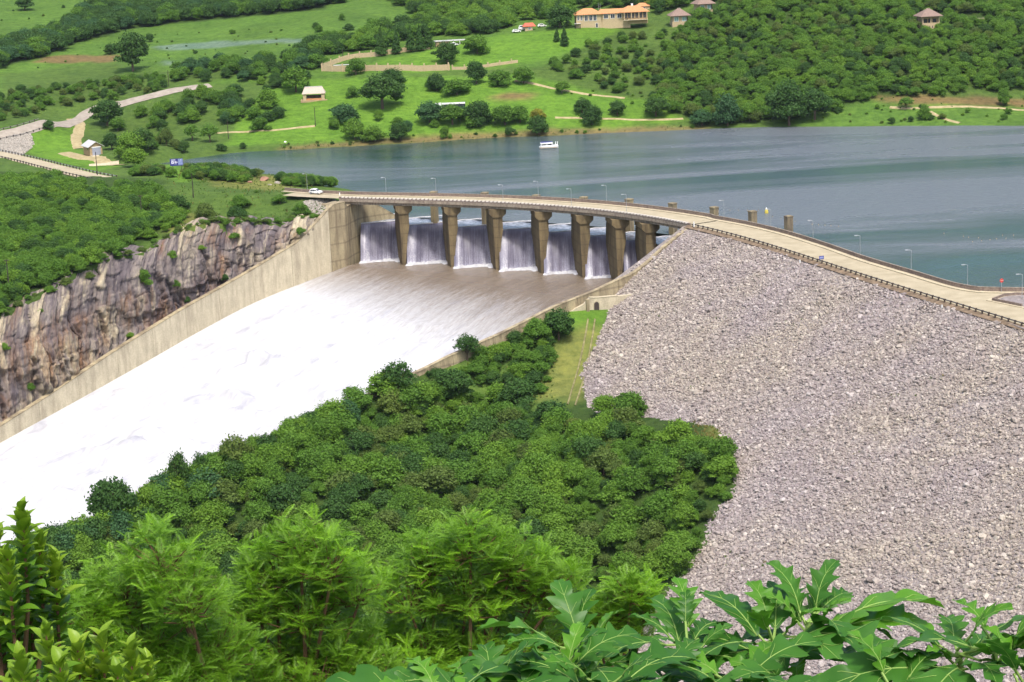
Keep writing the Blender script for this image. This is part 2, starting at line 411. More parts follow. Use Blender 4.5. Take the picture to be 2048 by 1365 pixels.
for x, y, z in [(0, 330, -46), (-120, 340, -52), (60, 300, -46), (0, 250, -30), (-120, 250, -35), (120, 250, -20), (0, 180, 8), (-120, 170, 10), (120, 170, 15), (0, 100, 55), (-90, 90, 55), (90, 90, 58),
                (0, 45, 80), (0, 20, 91), (0, 6, 97.8), (0, 0, 100.7), (0, -10, 104), (-30, 20, 91), (30, 20, 92), (40, 0, 101), (-40, 0, 101), (0, -60, 118), (-150, 420, -50), (-250, 380, -45), (-300, 500, -5)]:
    cx(x, y, z)
ctl = np.array(ctl)
_K = 12.0
_R = np.sqrt(((ctl[:, None, :2] - ctl[None, :, :2]) ** 2).sum(2) + _K ** 2)
_A = np.zeros((len(ctl) + 1, len(ctl) + 1)); _A[:-1, :-1] = _R + np.eye(len(ctl)) * -0.6; _A[:-1, -1] = 1; _A[-1, :-1] = 1
_W = np.linalg.solve(_A, np.append(ctl[:, 2], 0))
CHUTE_POLY = [(-44, 634)] + [tuple(q[:2] + np.array([-2.2, 0.8])) for q in LEFT_C] + [tuple(q[:2] + np.array([-1.7, 2.0])) for q in RIGHT_C[::-1]] + [(64, 570)]
WALL_POLY = [tuple(q[:2] + np.array([-2.4, 2.8])) for q in RIGHT_C[30:]] + [tuple(q[:2] + np.array([3.0, -3.4])) for q in RIGHT_C[:29:-1]]
VEG_WALL = [tuple(q[:2] + np.array([-2.4, 2.8])) for q in RIGHT_C[30:]] + [tuple(q[:2] + np.array([1.7, -2.0])) for q in RIGHT_C[:29:-1]]
_o = crest(S_BR1 + 4)[0] - crest(S_BR1 + 4)[1] * 36; _o2 = crest(S_BR0)[0] - crest(S_BR0)[1] * 36
BAY_POLY = [tuple(LEFT_C[0, :2] + np.array([-1.5, 1])), tuple(RIGHT_C[0, :2]), tuple(_o), tuple(_o2 + np.array([2, 0]))]
_i = slice(0, NCU, 6)
CLIFF_POLY = [tuple(q) for q in CL_BOT[_i, :2]] + [tuple(q) for q in (CL_BOT * 0.22 + CL_TOP * 0.78)[_i, :2][::-1]]
def height(x, y, detail=True):
    x = np.asarray(x, float); y = np.asarray(y, float); sh = x.shape; x = x.ravel(); y = y.ravel()
    z = np.empty(x.shape)
    for i in range(0, len(x), 20000):
        a, b = x[i:i + 20000], y[i:i + 20000]
        z[i:i + 20000] = np.sqrt((a[:, None] - ctl[None, :, 0]) ** 2 + (b[:, None] - ctl[None, :, 1]) ** 2 + _K ** 2) @ _W[:-1] + _W[-1]
    if detail:
        amp = np.clip((y - 60) / 100, 0, 1) * np.where(np.abs(z - LZ) < 1.5, 0.25, 1.0)
        z = z + amp * ((vnoise(x, y, 9, 3) - 0.5) * 0.9 + (vnoise(x, y, 40, 4) - 0.5) * 1.6)
    m = inpoly(x, y, CHUTE_POLY)
    if m.any():
        zc = np.interp(y[m] + x[m] * -0.0, np.sort(LEFT_C[:, 1]), LEFT_C[np.argsort(LEFT_C[:, 1]), 2])
        z[m] = np.minimum(z[m], np.minimum(zc, -13) - 14)
    m = inpoly(x, y, WALL_POLY)
    if m.any():
        zc = np.interp(x[m], RIGHT_C[::-1, 0], RIGHT_T[::-1]); z[m] = np.minimum(z[m], zc - 1.3)
    m = inpoly(x, y, BAY_POLY); z[m] = np.minimum(z[m], -16)
    m = inpoly(x, y, CLIFF_POLY)
    if m.any():
        zc = np.interp(y[m], np.sort(LEFT_C[:, 1]), LEFT_T[np.argsort(LEFT_C[:, 1])]); z[m] = np.minimum(z[m], zc - 8)
    return z.reshape(sh)
def ground(px, py, y0=330.0): return hit(px, py, height, y0=y0)

# ------------------------------------------------------------------ terrain mesh with ground cover
xs = np.concatenate([-np.geomspace(262, 7000, 26)[::-1], np.arange(-259, 260, 2.4), np.geomspace(262, 7000, 26)])
ys = np.concatenate([-np.geomspace(32, 3000, 14)[::-1], np.arange(-29, 330, 6.0), np.arange(331, 1130, 2.4), np.geomspace(1134, 9000, 34)])
GX, GY = np.meshgrid(xs, ys); GZ = height(GX, GY)
far = np.clip((np.hypot(GX, GY - 400) - 2600) / 3000, 0, 1); GZ = GZ * (1 - far) + (GZ * 0 + 260 * (0.5 + vnoise(GX, GY, 1500, 9))) * far
tv = np.stack([GX, GY, GZ], 2).reshape(-1, 3)
ny, nx = GX.shape
_a = (np.arange(ny - 1)[:, None] * nx + np.arange(nx - 1)[None, :]).ravel()
tf = np.stack([_a, _a + 1, _a + nx + 1, _a + nx], 1)
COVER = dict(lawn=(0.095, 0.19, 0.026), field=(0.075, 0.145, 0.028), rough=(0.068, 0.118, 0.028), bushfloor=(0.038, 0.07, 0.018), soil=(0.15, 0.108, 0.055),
             dry=(0.14, 0.155, 0.048), bare=(0.38, 0.3, 0.15), crop=(0.115, 0.175, 0.14), shore=(0.16, 0.13, 0.065), rock=(0.3, 0.26, 0.2))
POLY = [
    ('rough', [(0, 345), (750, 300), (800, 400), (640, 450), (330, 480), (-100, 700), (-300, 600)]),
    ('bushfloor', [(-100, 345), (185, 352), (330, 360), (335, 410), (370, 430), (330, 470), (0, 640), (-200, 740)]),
    ('dry', [(400, 340), (560, 352), (600, 372), (560, 380), (430, 372)]),
    ('lawn', [(335, 330), (380, 338), (420, 350), (360, 365), (320, 345)]),
    ('dry', [(380, 420), (440, 440), (350, 470), (330, 455)]),
    ('field', [(-100, -80), (720, -80), (720, 130), (560, 160), (300, 180), (0, 270), (-100, 280)]),
    ('field', [(600, -60), (1150, -60), (1150, 130), (600, 160)]),
    ('bushfloor', [(0, 95), (140, 50), (200, 10), (260, 0), (700, -30), (650, 20), (500, 32), (270, 58), (180, 78), (80, 118), (0, 135)]),
    ('rough', [(0, 150), (240, 120), (240, 150), (560, 130), (330, 185), (0, 262)]),
    ('soil', [(80, 118), (140, 108), (240, 112), (236, 124), (110, 128), (66, 126)]),
    ('soil', [(-20, 74), (60, 70), (20, 84), (-20, 86)]),
    ('crop', [(308, 94), (420, 84), (560, 79), (690, 76), (690, 82), (520, 88), (320, 101)]),
    ('crop', [(326, 123), (400, 120), (400, 125), (330, 128)]),
    ('field', [(320, 100), (700, 84), (700, 120), (330, 122)]),
    ('lawn', [(50, 262), (160, 235), (150, 300), (240, 332), (190, 345), (60, 310)]),
    ('lawn', [(640, 150), (860, 100), (1000, 68), (1150, 58), (1300, 45), (1230, 70), (1170, 95), (1060, 125), (870, 142)]),
    ('lawn', [(560, 160), (1050, 150), (1200, 190), (1330, 200), (1400, 235), (1250, 255), (1000, 262), (700, 285), (450, 292), (480, 230)]),
    ('dry', [(975, 195), (1010, 182), (1080, 185), (1070, 196), (1000, 203)]),
    ('soil', [(985, 190), (1040, 183), (1075, 187), (1030, 196)]),
    ('rough', [(1060, 145), (1240, 60), (1520, -60), (2400, -60), (2400, 250), (1400, 256), (1300, 200)]),
    ('bushfloor', [(1380, 20), (1600, -60), (2400, -60), (2400, 150), (1900, 170), (1560, 240), (1400, 250), (1330, 150)]),
    ('field', [(1560, 240), (1760, 200), (2400, 205), (2400, 252), (1560, 254)]),
    ('soil', [(1750, 196), (1860, 190), (2060, 200), (2060, 214), (1900, 208), (1760, 206)]),
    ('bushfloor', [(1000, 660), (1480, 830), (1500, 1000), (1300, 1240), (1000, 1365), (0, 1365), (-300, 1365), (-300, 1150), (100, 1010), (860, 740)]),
    ('rough', [(860, 735), (1120, 620), (1150, 800), (1000, 900)]),
    ('lawn', [(1120, 622), (1216, 618), (1204, 650), (1140, 655)]),
    ('dry', [(1140, 655), (1204, 650), (1165, 810), (1080, 800), (1105, 700)]),
    ('dry', [(1370, 815), (1450, 822), (1462, 880), (1420, 880)]),
    ('shore', [(560, 296), (900, 270), (1240, 255), (1420, 252), (1420, 262), (1240, 270), (900, 284), (560, 303)]),
]
# wander the region edges a little so that borders are uneven
pj = proj(tv); jx = (vnoise(tv[:, 0], tv[:, 1], 14, 21) - 0.5) * 40; jy = (vnoise(tv[:, 0], tv[:, 1], 14, 22) - 0.5) * 14
near_k = np.clip(700 / np.maximum(pj[:, 2], 50), 0.5, 2)
qx, qy = pj[:, 0] + jx * near_k * 0.6, pj[:, 1] + jy * near_k
cov = np.tile(np.array(COVER['rough']), (len(tv), 1))
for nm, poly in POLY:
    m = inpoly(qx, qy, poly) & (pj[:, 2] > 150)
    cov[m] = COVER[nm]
# soften
cg = cov.reshape(ny, nx, 3); 
for _ in range(1):
    cg2 = cg.copy(); cg2[1:-1, 1:-1] = (cg[1:-1, 1:-1] * 2 + cg[:-2, 1:-1] + cg[2:, 1:-1] + cg[1:-1, :-2] + cg[1:-1, 2:]) / 6; cg = cg2
cov = cg.reshape(-1, 3)
cov *= (0.8 + 0.4 * vnoise(tv[:, 0], tv[:, 1], 25, 31))[:, None]
me = mesh_of('ground', tv, tf, None, True)
at = me.color_attributes.new('cover', 'FLOAT_COLOR', 'POINT')
at.data.foreach_set('color', np.column_stack([cov, np.ones(len(cov))]).astype(np.float32).ravel())
t = NT('grassy_ground'); g = t.geo()
n1 = t.noise(g, 0.35, 6, 0.7); n2 = t.noise(g, 0.06, 4); n3 = t.noise(t.geo((1, 0.3, 1)), 1.2, 4)
col = t.attr('cover').outputs['Color']
col = t.mix(0.85, col, t.ramp(n1, [(0.25, (0.22, 0.25, 0.18)), (0.5, (0.5, 0.5, 0.5)), (0.75, (0.74, 0.7, 0.56))]), 'OVERLAY')
n4 = t.noise(t.geo((0.12, 0.55, 1), (0, 0, 0.2)), 1.0, 5, 0.65)
col = t.mix(0.6, col, t.ramp(n4, [(0.3, (0.36, 0.4, 0.34)), (0.7, (0.64, 0.6, 0.5))]), 'OVERLAY')
col = t.mix(0.5, col, t.ramp(n2, [(0.3, (0.36, 0.4, 0.35)), (0.7, (0.62, 0.58, 0.5))]), 'OVERLAY')
t.bump(t.math('ADD', n1, t.math('MULTIPLY', n3, 0.4)), 0.6, 0.9)
me.materials.append(t.set(col, 0.95, 0.1))
structure(link('ground', me))

# ------------------------------------------------------------------ lake
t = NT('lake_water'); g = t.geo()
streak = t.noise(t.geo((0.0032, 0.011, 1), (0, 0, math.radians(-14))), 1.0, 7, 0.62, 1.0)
ripple_sky = t.ramp(streak, [(0.38, (0, 0, 0)), (0.47, (0.35, 0.35, 0.35)), (0.6, (1, 1, 1))])
w1 = t.noise(t.geo((0.55, 1.0, 1), (0, 0, 0.25)), 1.1, 3, 0.6); w2 = t.noise(g, 0.28, 2)
h = t.math('ADD', w1, t.math('MULTIPLY', w2, 0.6))
fine = t.noise(t.geo((0.35, 1.3, 1)), 0.8, 3, 0.7)
rip = t.math('MULTIPLY', ripple_sky, t.math('ADD', 0.55, t.math('MULTIPLY', fine, 0.9)))
t.bump(h, t.math('ADD', 0.12, t.math('MULTIPLY', rip, 0.8)), 0.8)
t.inp(t.b, 'Base Color', t.mix(ripple_sky, (0.012, 0.045, 0.032, 1), (0.125, 0.142, 0.158, 1))); t.inp(t.b, 'Roughness', t.math('ADD', 0.08, t.math('MULTIPLY', ripple_sky, 0.2)))  # pale streak colour paints in the sky reflected by wind ripples
t.inp(t.b, 'IOR', 1.33); t.inp(t.b, 'Specular IOR Level', 0.5)
M['lake'] = t.m
_e1 = crest(S_BR1)[0] - crest(S_BR1)[1] * 8; _e0 = crest(S_BR0)[0] - crest(S_BR0)[1] * 14
lake = MB()
lp_ = [P(-40, 352, LZ)[:2], P(150, 352, LZ)[:2], P(400, 352, LZ)[:2], (-72, 655), (-46, 640)]
lp_ += [tuple(crest(s)[0] - crest(s)[1] * 19) for s in np.linspace(S_BR0 + 6, S_BR1, 14)]
lp_ += [tuple(crest(s)[0] - crest(s)[1] * (19 + 8 * min(1, (s - S_BR1) / 20))) for s in np.linspace(S_BR1 + 2, S_END + 150, 12)]
lp_ += [(700, 200), (900, 700), (700, 1050), (-500, 1050), (-500, 760)]
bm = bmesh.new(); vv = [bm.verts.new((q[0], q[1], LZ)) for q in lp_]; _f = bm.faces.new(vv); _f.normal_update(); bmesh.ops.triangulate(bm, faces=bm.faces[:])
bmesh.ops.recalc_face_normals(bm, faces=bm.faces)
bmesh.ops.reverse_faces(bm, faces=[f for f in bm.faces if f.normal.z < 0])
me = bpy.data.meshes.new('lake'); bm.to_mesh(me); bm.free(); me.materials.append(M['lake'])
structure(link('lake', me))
# ------------------------------------------------------------------ stuff scattered by geometry nodes
def make_source(name, objs):
    c = bpy.data.collections.new(name)
    for o in objs: c.objects.link(o)
    return c
def scatter(name, pts, scale, rot, idx, coll, parent=None):
    me = bpy.data.meshes.new(name); n = len(pts)
    me.vertices.add(n); me.vertices.foreach_set('co', np.asarray(pts, np.float32).ravel())
    scale = np.asarray(scale, np.float32)
    if scale.ndim == 1: scale = np.repeat(scale[:, None], 3, 1)
    a = me.attributes.new('sc', 'FLOAT_VECTOR', 'POINT'); a.data.foreach_set('vector', scale.astype(np.float32).ravel())
    a = me.attributes.new('ro', 'FLOAT_VECTOR', 'POINT'); a.data.foreach_set('vector', np.asarray(rot, np.float32).ravel())
    a = me.attributes.new('ix', 'INT', 'POINT'); a.data.foreach_set('value', np.asarray(idx, np.int32))
    o = link(name, me, parent)
    ng = bpy.data.node_groups.new(name + '_nodes', 'GeometryNodeTree')
    ng.interface.new_socket('Geometry', in_out='INPUT', socket_type='NodeSocketGeometry')
    ng.interface.new_socket('Geometry', in_out='OUTPUT', socket_type='NodeSocketGeometry')
    N = ng.nodes; L = ng.links
    gi, go = N.new('NodeGroupInput'), N.new('NodeGroupOutput')
    ip = N.new('GeometryNodeInstanceOnPoints'); ci = N.new('GeometryNodeCollectionInfo')
    ci.inputs['Collection'].default_value = coll
    ci.inputs['Separate Children'].default_value = True; ci.inputs['Reset Children'].default_value = True
    def na(nm, ty):
        x = N.new('GeometryNodeInputNamedAttribute'); x.data_type = ty; x.inputs['Name'].default_value = nm
        return [k for k in x.outputs if k.enabled and k.name == 'Attribute'][0]
    L.new(gi.outputs[0], ip.inputs['Points']); L.new(ci.outputs[0], ip.inputs['Instance'])
    ip.inputs['Pick Instance'].default_value = True
    L.new(na('ix', 'INT'), ip.inputs['Instance Index'])
    L.new(na('sc', 'FLOAT_VECTOR'), ip.inputs['Scale'])
    er = N.new('FunctionNodeEulerToRotation'); L.new(na('ro', 'FLOAT_VECTOR'), er.inputs[0]); L.new(er.outputs[0], ip.inputs['Rotation'])
    L.new(ip.outputs[0], go.inputs[0])
    m = o.modifiers.new('scatter', 'NODES'); m.node_group = ng
    o['kind'] = 'stuff'
    return o

# ------------------------------------------------------------------ dam embankment
t = NT('dam_fill'); g = t.geo(); n1 = t.noise(g, 0.9, 5, 0.7); n2 = t.noise(g, 0.05, 3)
c = t.ramp(n1, [(0.3, (0.17, 0.145, 0.135)), (0.7, (0.36, 0.32, 0.29))])
t.bump(n1, 0.8, 0.6)
M['dam_fill'] = t.set(t.mix(0.3, c, t.ramp(n2, [(0.4, (0.45, 0.45, 0.55)), (0.6, (0.55, 0.52, 0.46))]), 'OVERLAY'), 0.95, 0.1)
dS = np.linspace(S_BR1 - 1.0, S_END + 165, 90); dD = np.concatenate([[-0.4], np.linspace(1.0, 140, 70)])
rows = []
for s in dS:
    p, nd, d = crest(s)
    rows.append([(*(p + nd * q), DAM_TOP - DAM_K * max(q - 1.0, 0)) for q in dD])
dv = np.array(rows); na_, nb_ = dv.shape[:2]
dv[:, :, 2] += (vnoise(dv[:, :, 0], dv[:, :, 1], 7, 41) - 0.5) * 0.7 * np.clip((dD - 3) / 8, 0, 1)[None]
_a = (np.arange(na_ - 1)[:, None] * nb_ + np.arange(nb_ - 1)[None]).ravel()
structure(link('dam_embankment', mesh_of('dam_embankment', dv.reshape(-1, 3), np.stack([_a, _a + nb_, _a + nb_ + 1, _a + 1], 1), M['dam_fill'], True)))
m_ = MB(); up_top, up_bot = [], []
for s in dS:
    p, nd, d = crest(s); w = road_w(s) + 1.6
    up_top.append((*(p - nd * w), 7.0)); up_bot.append((*(p - nd * (w + 22)), -9))
m_.strip(up_top, up_bot); structure(m_.build('dam_upstream_slope', M['dam_fill']))

def rock_mesh(seed, mat, sub=1, flat=0.62):
    bm = bmesh.new(); bmesh.ops.create_icosphere(bm, subdivisions=sub, radius=0.5); r = random.Random(seed)
    planes = [(Vector((r.gauss(0, 1), r.gauss(0, 1), r.gauss(0, 1))).normalized(), r.uniform(0.26, 0.4)) for _ in range(9)]
    for v in bm.verts:
        for n, dd in planes:
            e = v.co.dot(n) - dd
            if e > 0: v.co -= n * e
        v.co = Vector((v.co.x * r.uniform(0.92, 1.08) * 1.25, v.co.y * r.uniform(0.92, 1.08), v.co.z * flat * 1.2))
    me = bpy.data.meshes.new('rock'); bm.to_mesh(me); bm.free(); me.materials.append(mat); return me
t = NT('dam_rock'); oi = t.node('ShaderNodeObjectInfo'); g = t.geo(); n1 = t.noise(g, 2.0, 3)
big = t.noise(g, 0.045, 3)
c = t.ramp(oi.outputs['Random'], [(0.0, (0.22, 0.188, 0.176)), (0.3, (0.275, 0.24, 0.222)), (0.6, (0.315, 0.278, 0.252)), (0.85, (0.36, 0.322, 0.285)), (1.0, (0.46, 0.42, 0.375))])
c = t.mix(0.35, c, t.ramp(n1, [(0.3, (0.3, 0.3, 0.3)), (0.7, (0.7, 0.7, 0.7))]), 'OVERLAY')
c = t.mix(0.35, c, t.ramp(big, [(0.38, (0.46, 0.43, 0.53)), (0.62, (0.56, 0.53, 0.45))]), 'OVERLAY')
M['dam_rock'] = t.set(c, 0.95, 0.1)
rocks = [bpy.data.objects.new('rock_source', rock_mesh(60 + i, M['dam_rock'])) for i in range(7)]
ROCKS = make_source('rock_sources', rocks)
pts, scl = [], []
s0 = S_BR1 + 1; s = s0
step = 0.46
S_ = np.arange(s0, S_END + 150, step)
for s in S_:
    p, nd, d = crest(s)
    for q in np.arange(1.9, 122, step * 0.9):
        pts.append((*(p + nd * q), DAM_TOP - DAM_K * (q - 1.0)))
pts = np.array(pts); pts[:, :2] += RNG.uniform(-0.27, 0.27, (len(pts), 2))
pts[:, 2] = dam_z(pts[:, 0], pts[:, 1]) + (vnoise(pts[:, 0], pts[:, 1], 7, 41) - 0.5) * 0.7
zt = height(pts[:, 0], pts[:, 1])
pp = proj(pts); keep = (zt < pts[:, 2] + 0.4) & (pp[:, 0] < 2480) & (pp[:, 1] < 1480)
rw = RIGHT_C[:, :2]                      # nothing beyond the right chute wall
keep &= ~inpoly(pts[:, 0], pts[:, 1], CHUTE_POLY) & ~((pp[:, 0] < 1214) & (pp[:, 1] < 640))
pts = pts[keep]
n = len(pts); sz = np.clip(RNG.lognormal(math.log(0.57), 0.38, n), 0.32, 1.8)
pts[:, 2] += RNG.uniform(-0.1, 0.22, n) * sz
tilt = math.atan(DAM_K)
rot = np.column_stack([RNG.normal(0, 0.45, n), RNG.normal(0.0, 0.45, n), RNG.uniform(0, 6.283, n)])
o = scatter('riprap_stones', pts, sz, rot, RNG.integers(0, 7, n), ROCKS)
tag(o, 'pale pinkish grey broken stones covering the dam slope', 'stones')

M['white_stone'] = plain('pale_block_stone', (0.62, 0.57, 0.5), 0.9, 0.2)
M['verge'] = plain('brown_verge', (0.19, 0.14, 0.095), 0.95, 0.1, var=0.4, scale=0.8)
# ------------------------------------------------------------------ crest road, junction, kerb, parapet
RD = [s for s in np.linspace(S_BR1 + 0.2, S_END + 160, 60)]
ds_edge = [(*(crest(s)[0] + crest(s)[1] * 0.2), ROAD_Z) for s in RD]
us_edge = [(*(crest(s)[0] - crest(s)[1] * road_w(s)), ROAD_Z) for s in RD]
m_ = MB(); m_.strip(ds_edge, us_edge)
structure(m_.build('crest_road', M['road']))
m_ = MB(); m_.strip([(q[0], q[1], 7.05) for q in ds_edge], [(*(crest(s)[0] - crest(s)[1] * (road_w(s) + 1.7)), 7.05) for s in RD]); 
structure(m_.build('crest_shoulder', M['parapet']))
m_ = MB(); m_.strip([(*(crest(s)[0] + crest(s)[1] * 1.9), 7.0) for s in RD], [(*(crest(s)[0] + crest(s)[1] * 0.1), ROAD_Z - 0.02) for s in RD]); structure(m_.build('road_verge', M['verge']))
# road turning off behind the traffic island
_j = [P(1880, 578, ROAD_Z), P(1945, 586, ROAD_Z), P(2060, 588, ROAD_Z), P(2260, 590, ROAD_Z), P(2260, 640, ROAD_Z), P(2060, 628, ROAD_Z), P(1960, 606, ROAD_Z)]
m_ = MB(); m_.add([(q[0], q[1], ROAD_Z + 0.004) for q in _j], [tuple(range(len(_j)))]); structure(m_.build('junction_road', M['road']))
m_ = MB(); base = [(q[0] + dx, q[1] + dy) for q, dx, dy in [(_j[0], -3, -2), (_j[1], -1, 2.5), (_j[2], 0, 3), (_j[3], 0, 3), (_j[4], 0, -20), (_j[5], 0, -30)]]
m_.loft([[(a, b, -9) for a, b in base], [(a, b, 7.3) for a, b in base]]); structure(m_.build('junction_embankment', M['dam_fill']))

def ribbon_wall(name, path, thick, h, mat, parent=None, z=None, chunk=None, out=1):
    """an upright wall or kerb along a path of (x, y, z)"""
    path = [np.array(q, float) for q in path]; rings = []
    for i, q in enumerate(path):
        d = path[min(i + 1, len(path) - 1)] - path[max(i - 1, 0)]; d = d[:2] / np.linalg.norm(d[:2]); nn = np.array([-d[1], d[0]]) * out
        a, b = q[:2], q[:2] + nn * thick
        rings.append([(*a, q[2]), (*b, q[2]), (*b, q[2] + h), (*a, q[2] + h)])
    m = MB(); m.loft(rings); return m.build(name, mat, parent)
_uspx = [(1385, 437), (1420, 440), (1485, 452), (1560, 470), (1640, 495), (1720, 523), (1810, 550), (1880, 571.5), (1915, 580), (1950, 585.5), (1990, 587), (2060, 588), (2160, 589)]
US = [P(a, b, ROAD_Z) for a, b in _uspx]
US_BR = [np.array([*(crest(s)[0] - crest(s)[1] * road_w(s)), ROAD_Z]) for s in np.linspace(S_BR0 - 30, S_BR1 - 4, 22)]
USP = np.array(US_BR + US[1:])
USP, _ = along(USP, 110)
ker = empty('kerb', USP[60], label='long pale concrete kerb along the lake side of the crest road', cat='kerb')
def rel(o, e): o.location = Vector(o.location) - Vector(e.location); return o
k = ribbon_wall('kerb_line', USP, 0.55, 0.17, M['kerb']); k.parent = ker; rel(k, ker)
k = ribbon_wall('walkway', [q + np.array([0, 0, 0.0]) for q in USP], 1.7, 0.13, M['kerb'], out=1); k.parent = ker; rel(k, ker)
par = empty('parapet_wall', USP[40], label='low purplish stone parapet wall running along the lake side of the crest', cat='wall')
d_ = np.gradient(USP[:, :2], axis=0); d_ /= np.linalg.norm(d_, axis=1)[:, None]; n_ = np.stack([-d_[:, 1], d_[:, 0]], 1)
PAR = np.column_stack([USP[:, :2] + n_ * 1.5, np.full(len(USP), ROAD_Z)])
for i in range(0, len(PAR) - 3, 3):
    seg = PAR[i:i + 4].copy(); seg[0, :2] += (seg[1, :2] - seg[0, :2]) * 0.02
    o = ribbon_wall('wall_panel', seg, 0.32, 1.0, M['parapet']); o.parent = par; rel(o, par)
    seg2 = seg.copy(); seg2[:, 2] += 1.002; seg2[:, :2] -= n_[i:i + 4] * 0.04
    o2 = ribbon_wall('coping', seg2, 0.4, 0.1, M['deck_concrete']); o2.parent = par; rel(o2, par)
# traffic island
isl = [P(1972, 602, ROAD_Z), P(2000, 592, ROAD_Z), P(2030, 588.5, ROAD_Z), P(2110, 589, ROAD_Z), P(2110, 640, ROAD_Z), P(2045, 617, ROAD_Z)]
it = empty('traffic_island', P(2030, 600, ROAD_Z), label='kerbed traffic island with a low stone wall at the end of the crest road', cat='traffic island')
m_ = MB(); m_.loft([[(q[0], q[1], ROAD_Z + 0.006) for q in isl], [(q[0], q[1], ROAD_Z + 0.16) for q in isl]]); o = m_.build('kerb_slab', M['kerb'], it); rel(o, it)
ctr = np.mean(isl, 0); inner = [ctr + (q - ctr) * 0.8 for q in isl]
o = ribbon_wall('low_wall', [q + np.array([0, 0, 0.16]) for q in inner[-1:] + inner[:4]], 0.3, 0.55, M['parapet']); o.parent = it; rel(o, it)
m_ = MB(); m_.loft([[(q[0], q[1], ROAD_Z + 0.15) for q in [ctr + (w - ctr) * 0.78 for w in isl]], [(q[0], q[1], ROAD_Z + 0.34) for q in [ctr + (w - ctr) * 0.7 for w in isl]]]); o = m_.build('planting_bed', M['dam_fill'], it); rel(o, it)

# ------------------------------------------------------------------ guard rail on the downstream edge
def guard_rail(path, label, step, name='guard_rail', h=0.95, postw=0.3, mat='rail', tag_group=None):
    path = np.array(path, float); gr = empty(name, path[len(path) // 2], label=label, cat='guard rail', group=tag_group)
    L = np.concatenate([[0], np.cumsum(np.linalg.norm(np.diff(path[:, :2], axis=0), axis=1))])
    pm = MB().box((0, 0, h / 2), (postw, postw, h)).mesh('post', M['dark_steel']); 
    cm = MB().box((0, 0, 0), (postw * 1.7, postw * 1.4, 0.26)).mesh('spacer_block', M['dark_steel'])
    for u in np.arange(0, L[-1], step):
        q = np.array([np.interp(u, L, path[:, k]) for k in range(3)])
        o = link('post', pm, gr, Vector(q) - gr.location)
        link('spacer_block', cm, o, (0, 0, h - 0.16))
    rp = path.copy(); rp[:, 2] += h - 0.42
    rp[:, :2] += np.array([0.2, 0.1]); o = ribbon_wall('rail_beam', rp, 0.07, 0.3, M[mat], gr); o.location = -gr.location
    return gr
gp = [(*(crest(s)[0] + crest(s)[1] * 0.5), ROAD_Z - 0.25) for s in np.linspace(S_BR1 + 3, S_END + 45, 46)]
guard_rail(gp, 'long dark guard rail on posts along the rock slope edge of the crest road', 2.34)

# ------------------------------------------------------------------ the spillway bridge
br = empty('road_bridge', (*crest((S_BR0 + S_BR1) / 2)[0], ROAD_Z), label='curved concrete road bridge over the spillway on seven piers', cat='bridge')
def inbr(o): o.parent = br; o.location = Vector(o.location) - br.location; return o
BS = np.linspace(S_BR0 - 1.0, S_BR1 + 1.0, 48)
rings = []
for s in BS:
    p, nd, d = crest(s); w = road_w(s) + 1.9
    a, b = p + nd * 0.25, p - nd * w
    a2, b2 = p - nd * 0.55, p - nd * (w - 0.8)
    rings.append([(*a, ROAD_Z - 0.05), (*a, ROAD_Z - 0.95), (*a2, ROAD_Z - 1.15), (*a2, ROAD_Z - 1.85), (*b2, ROAD_Z - 1.85), (*b2, ROAD_Z - 1.15), (*b, ROAD_Z - 0.95), (*b, ROAD_Z - 0.05)])
m_ = MB(); m_.loft(rings); inbr(m_.build('deck_slab', M['deck_concrete']))
m_ = MB(); m_.strip([(*(crest(s)[0] - crest(s)[1] * 0.35), ROAD_Z) for s in BS], [(*(crest(s)[0] - crest(s)[1] * (road_w(s))), ROAD_Z) for s in BS]); inbr(m_.build('roadway', M['road']))
m_ = MB(); rings = []
for s in BS:
    p, nd, d = crest(s); rings.append([(*(p + nd * 0.25), ROAD_Z - 0.048), (*(p - nd * 0.3), ROAD_Z - 0.048), (*(p - nd * 0.3), ROAD_Z + 0.5), (*(p + nd * 0.25), ROAD_Z + 0.5)])
m_.loft(rings); inbr(m_.build('edge_beam', M['parapet']))
kb = MB().box((0, 0, 0.0), (0.8, 0.7, 0.36)).mesh('kerb_block', M['white_stone'])
for s in np.arange(S_BR0 + 0.3, S_BR1 - 0.3, 1.35):
    p, nd, d = crest(s); o = link('kerb_block', kb, br); o.location = Vector((*(p - nd * 0.02), ROAD_Z + 0.42)) - br.location
    o.rotation_euler = (0, 0, math.atan2(d[1], d[0]) + RNG.normal(0, 0.01))
m_ = MB(); m_.strip([(*(crest(s)[0] + crest(s)[1] * 0.12), ROAD_Z + 0.67) for s in BS], [(*(crest(s)[0] - crest(s)[1] * 0.16), ROAD_Z + 0.67) for s in BS])
PIER_PX = [(808, 412), (903, 416), (990, 421), (1078, 427), (1160, 434), (1235, 441), (1307, 448)]
def s_near(q):
    ss = np.linspace(S_BR0 - 5, S_BR1 + 5, 600); pp_ = np.array([crest(s)[0] for s in ss]); return ss[np.argmin(((pp_ - q[:2]) ** 2).sum(1))]
PIER_S = [s_near(P(a, b, 5.7)) for a, b in PIER_PX]
CAP_T = ROAD_Z - 1.86
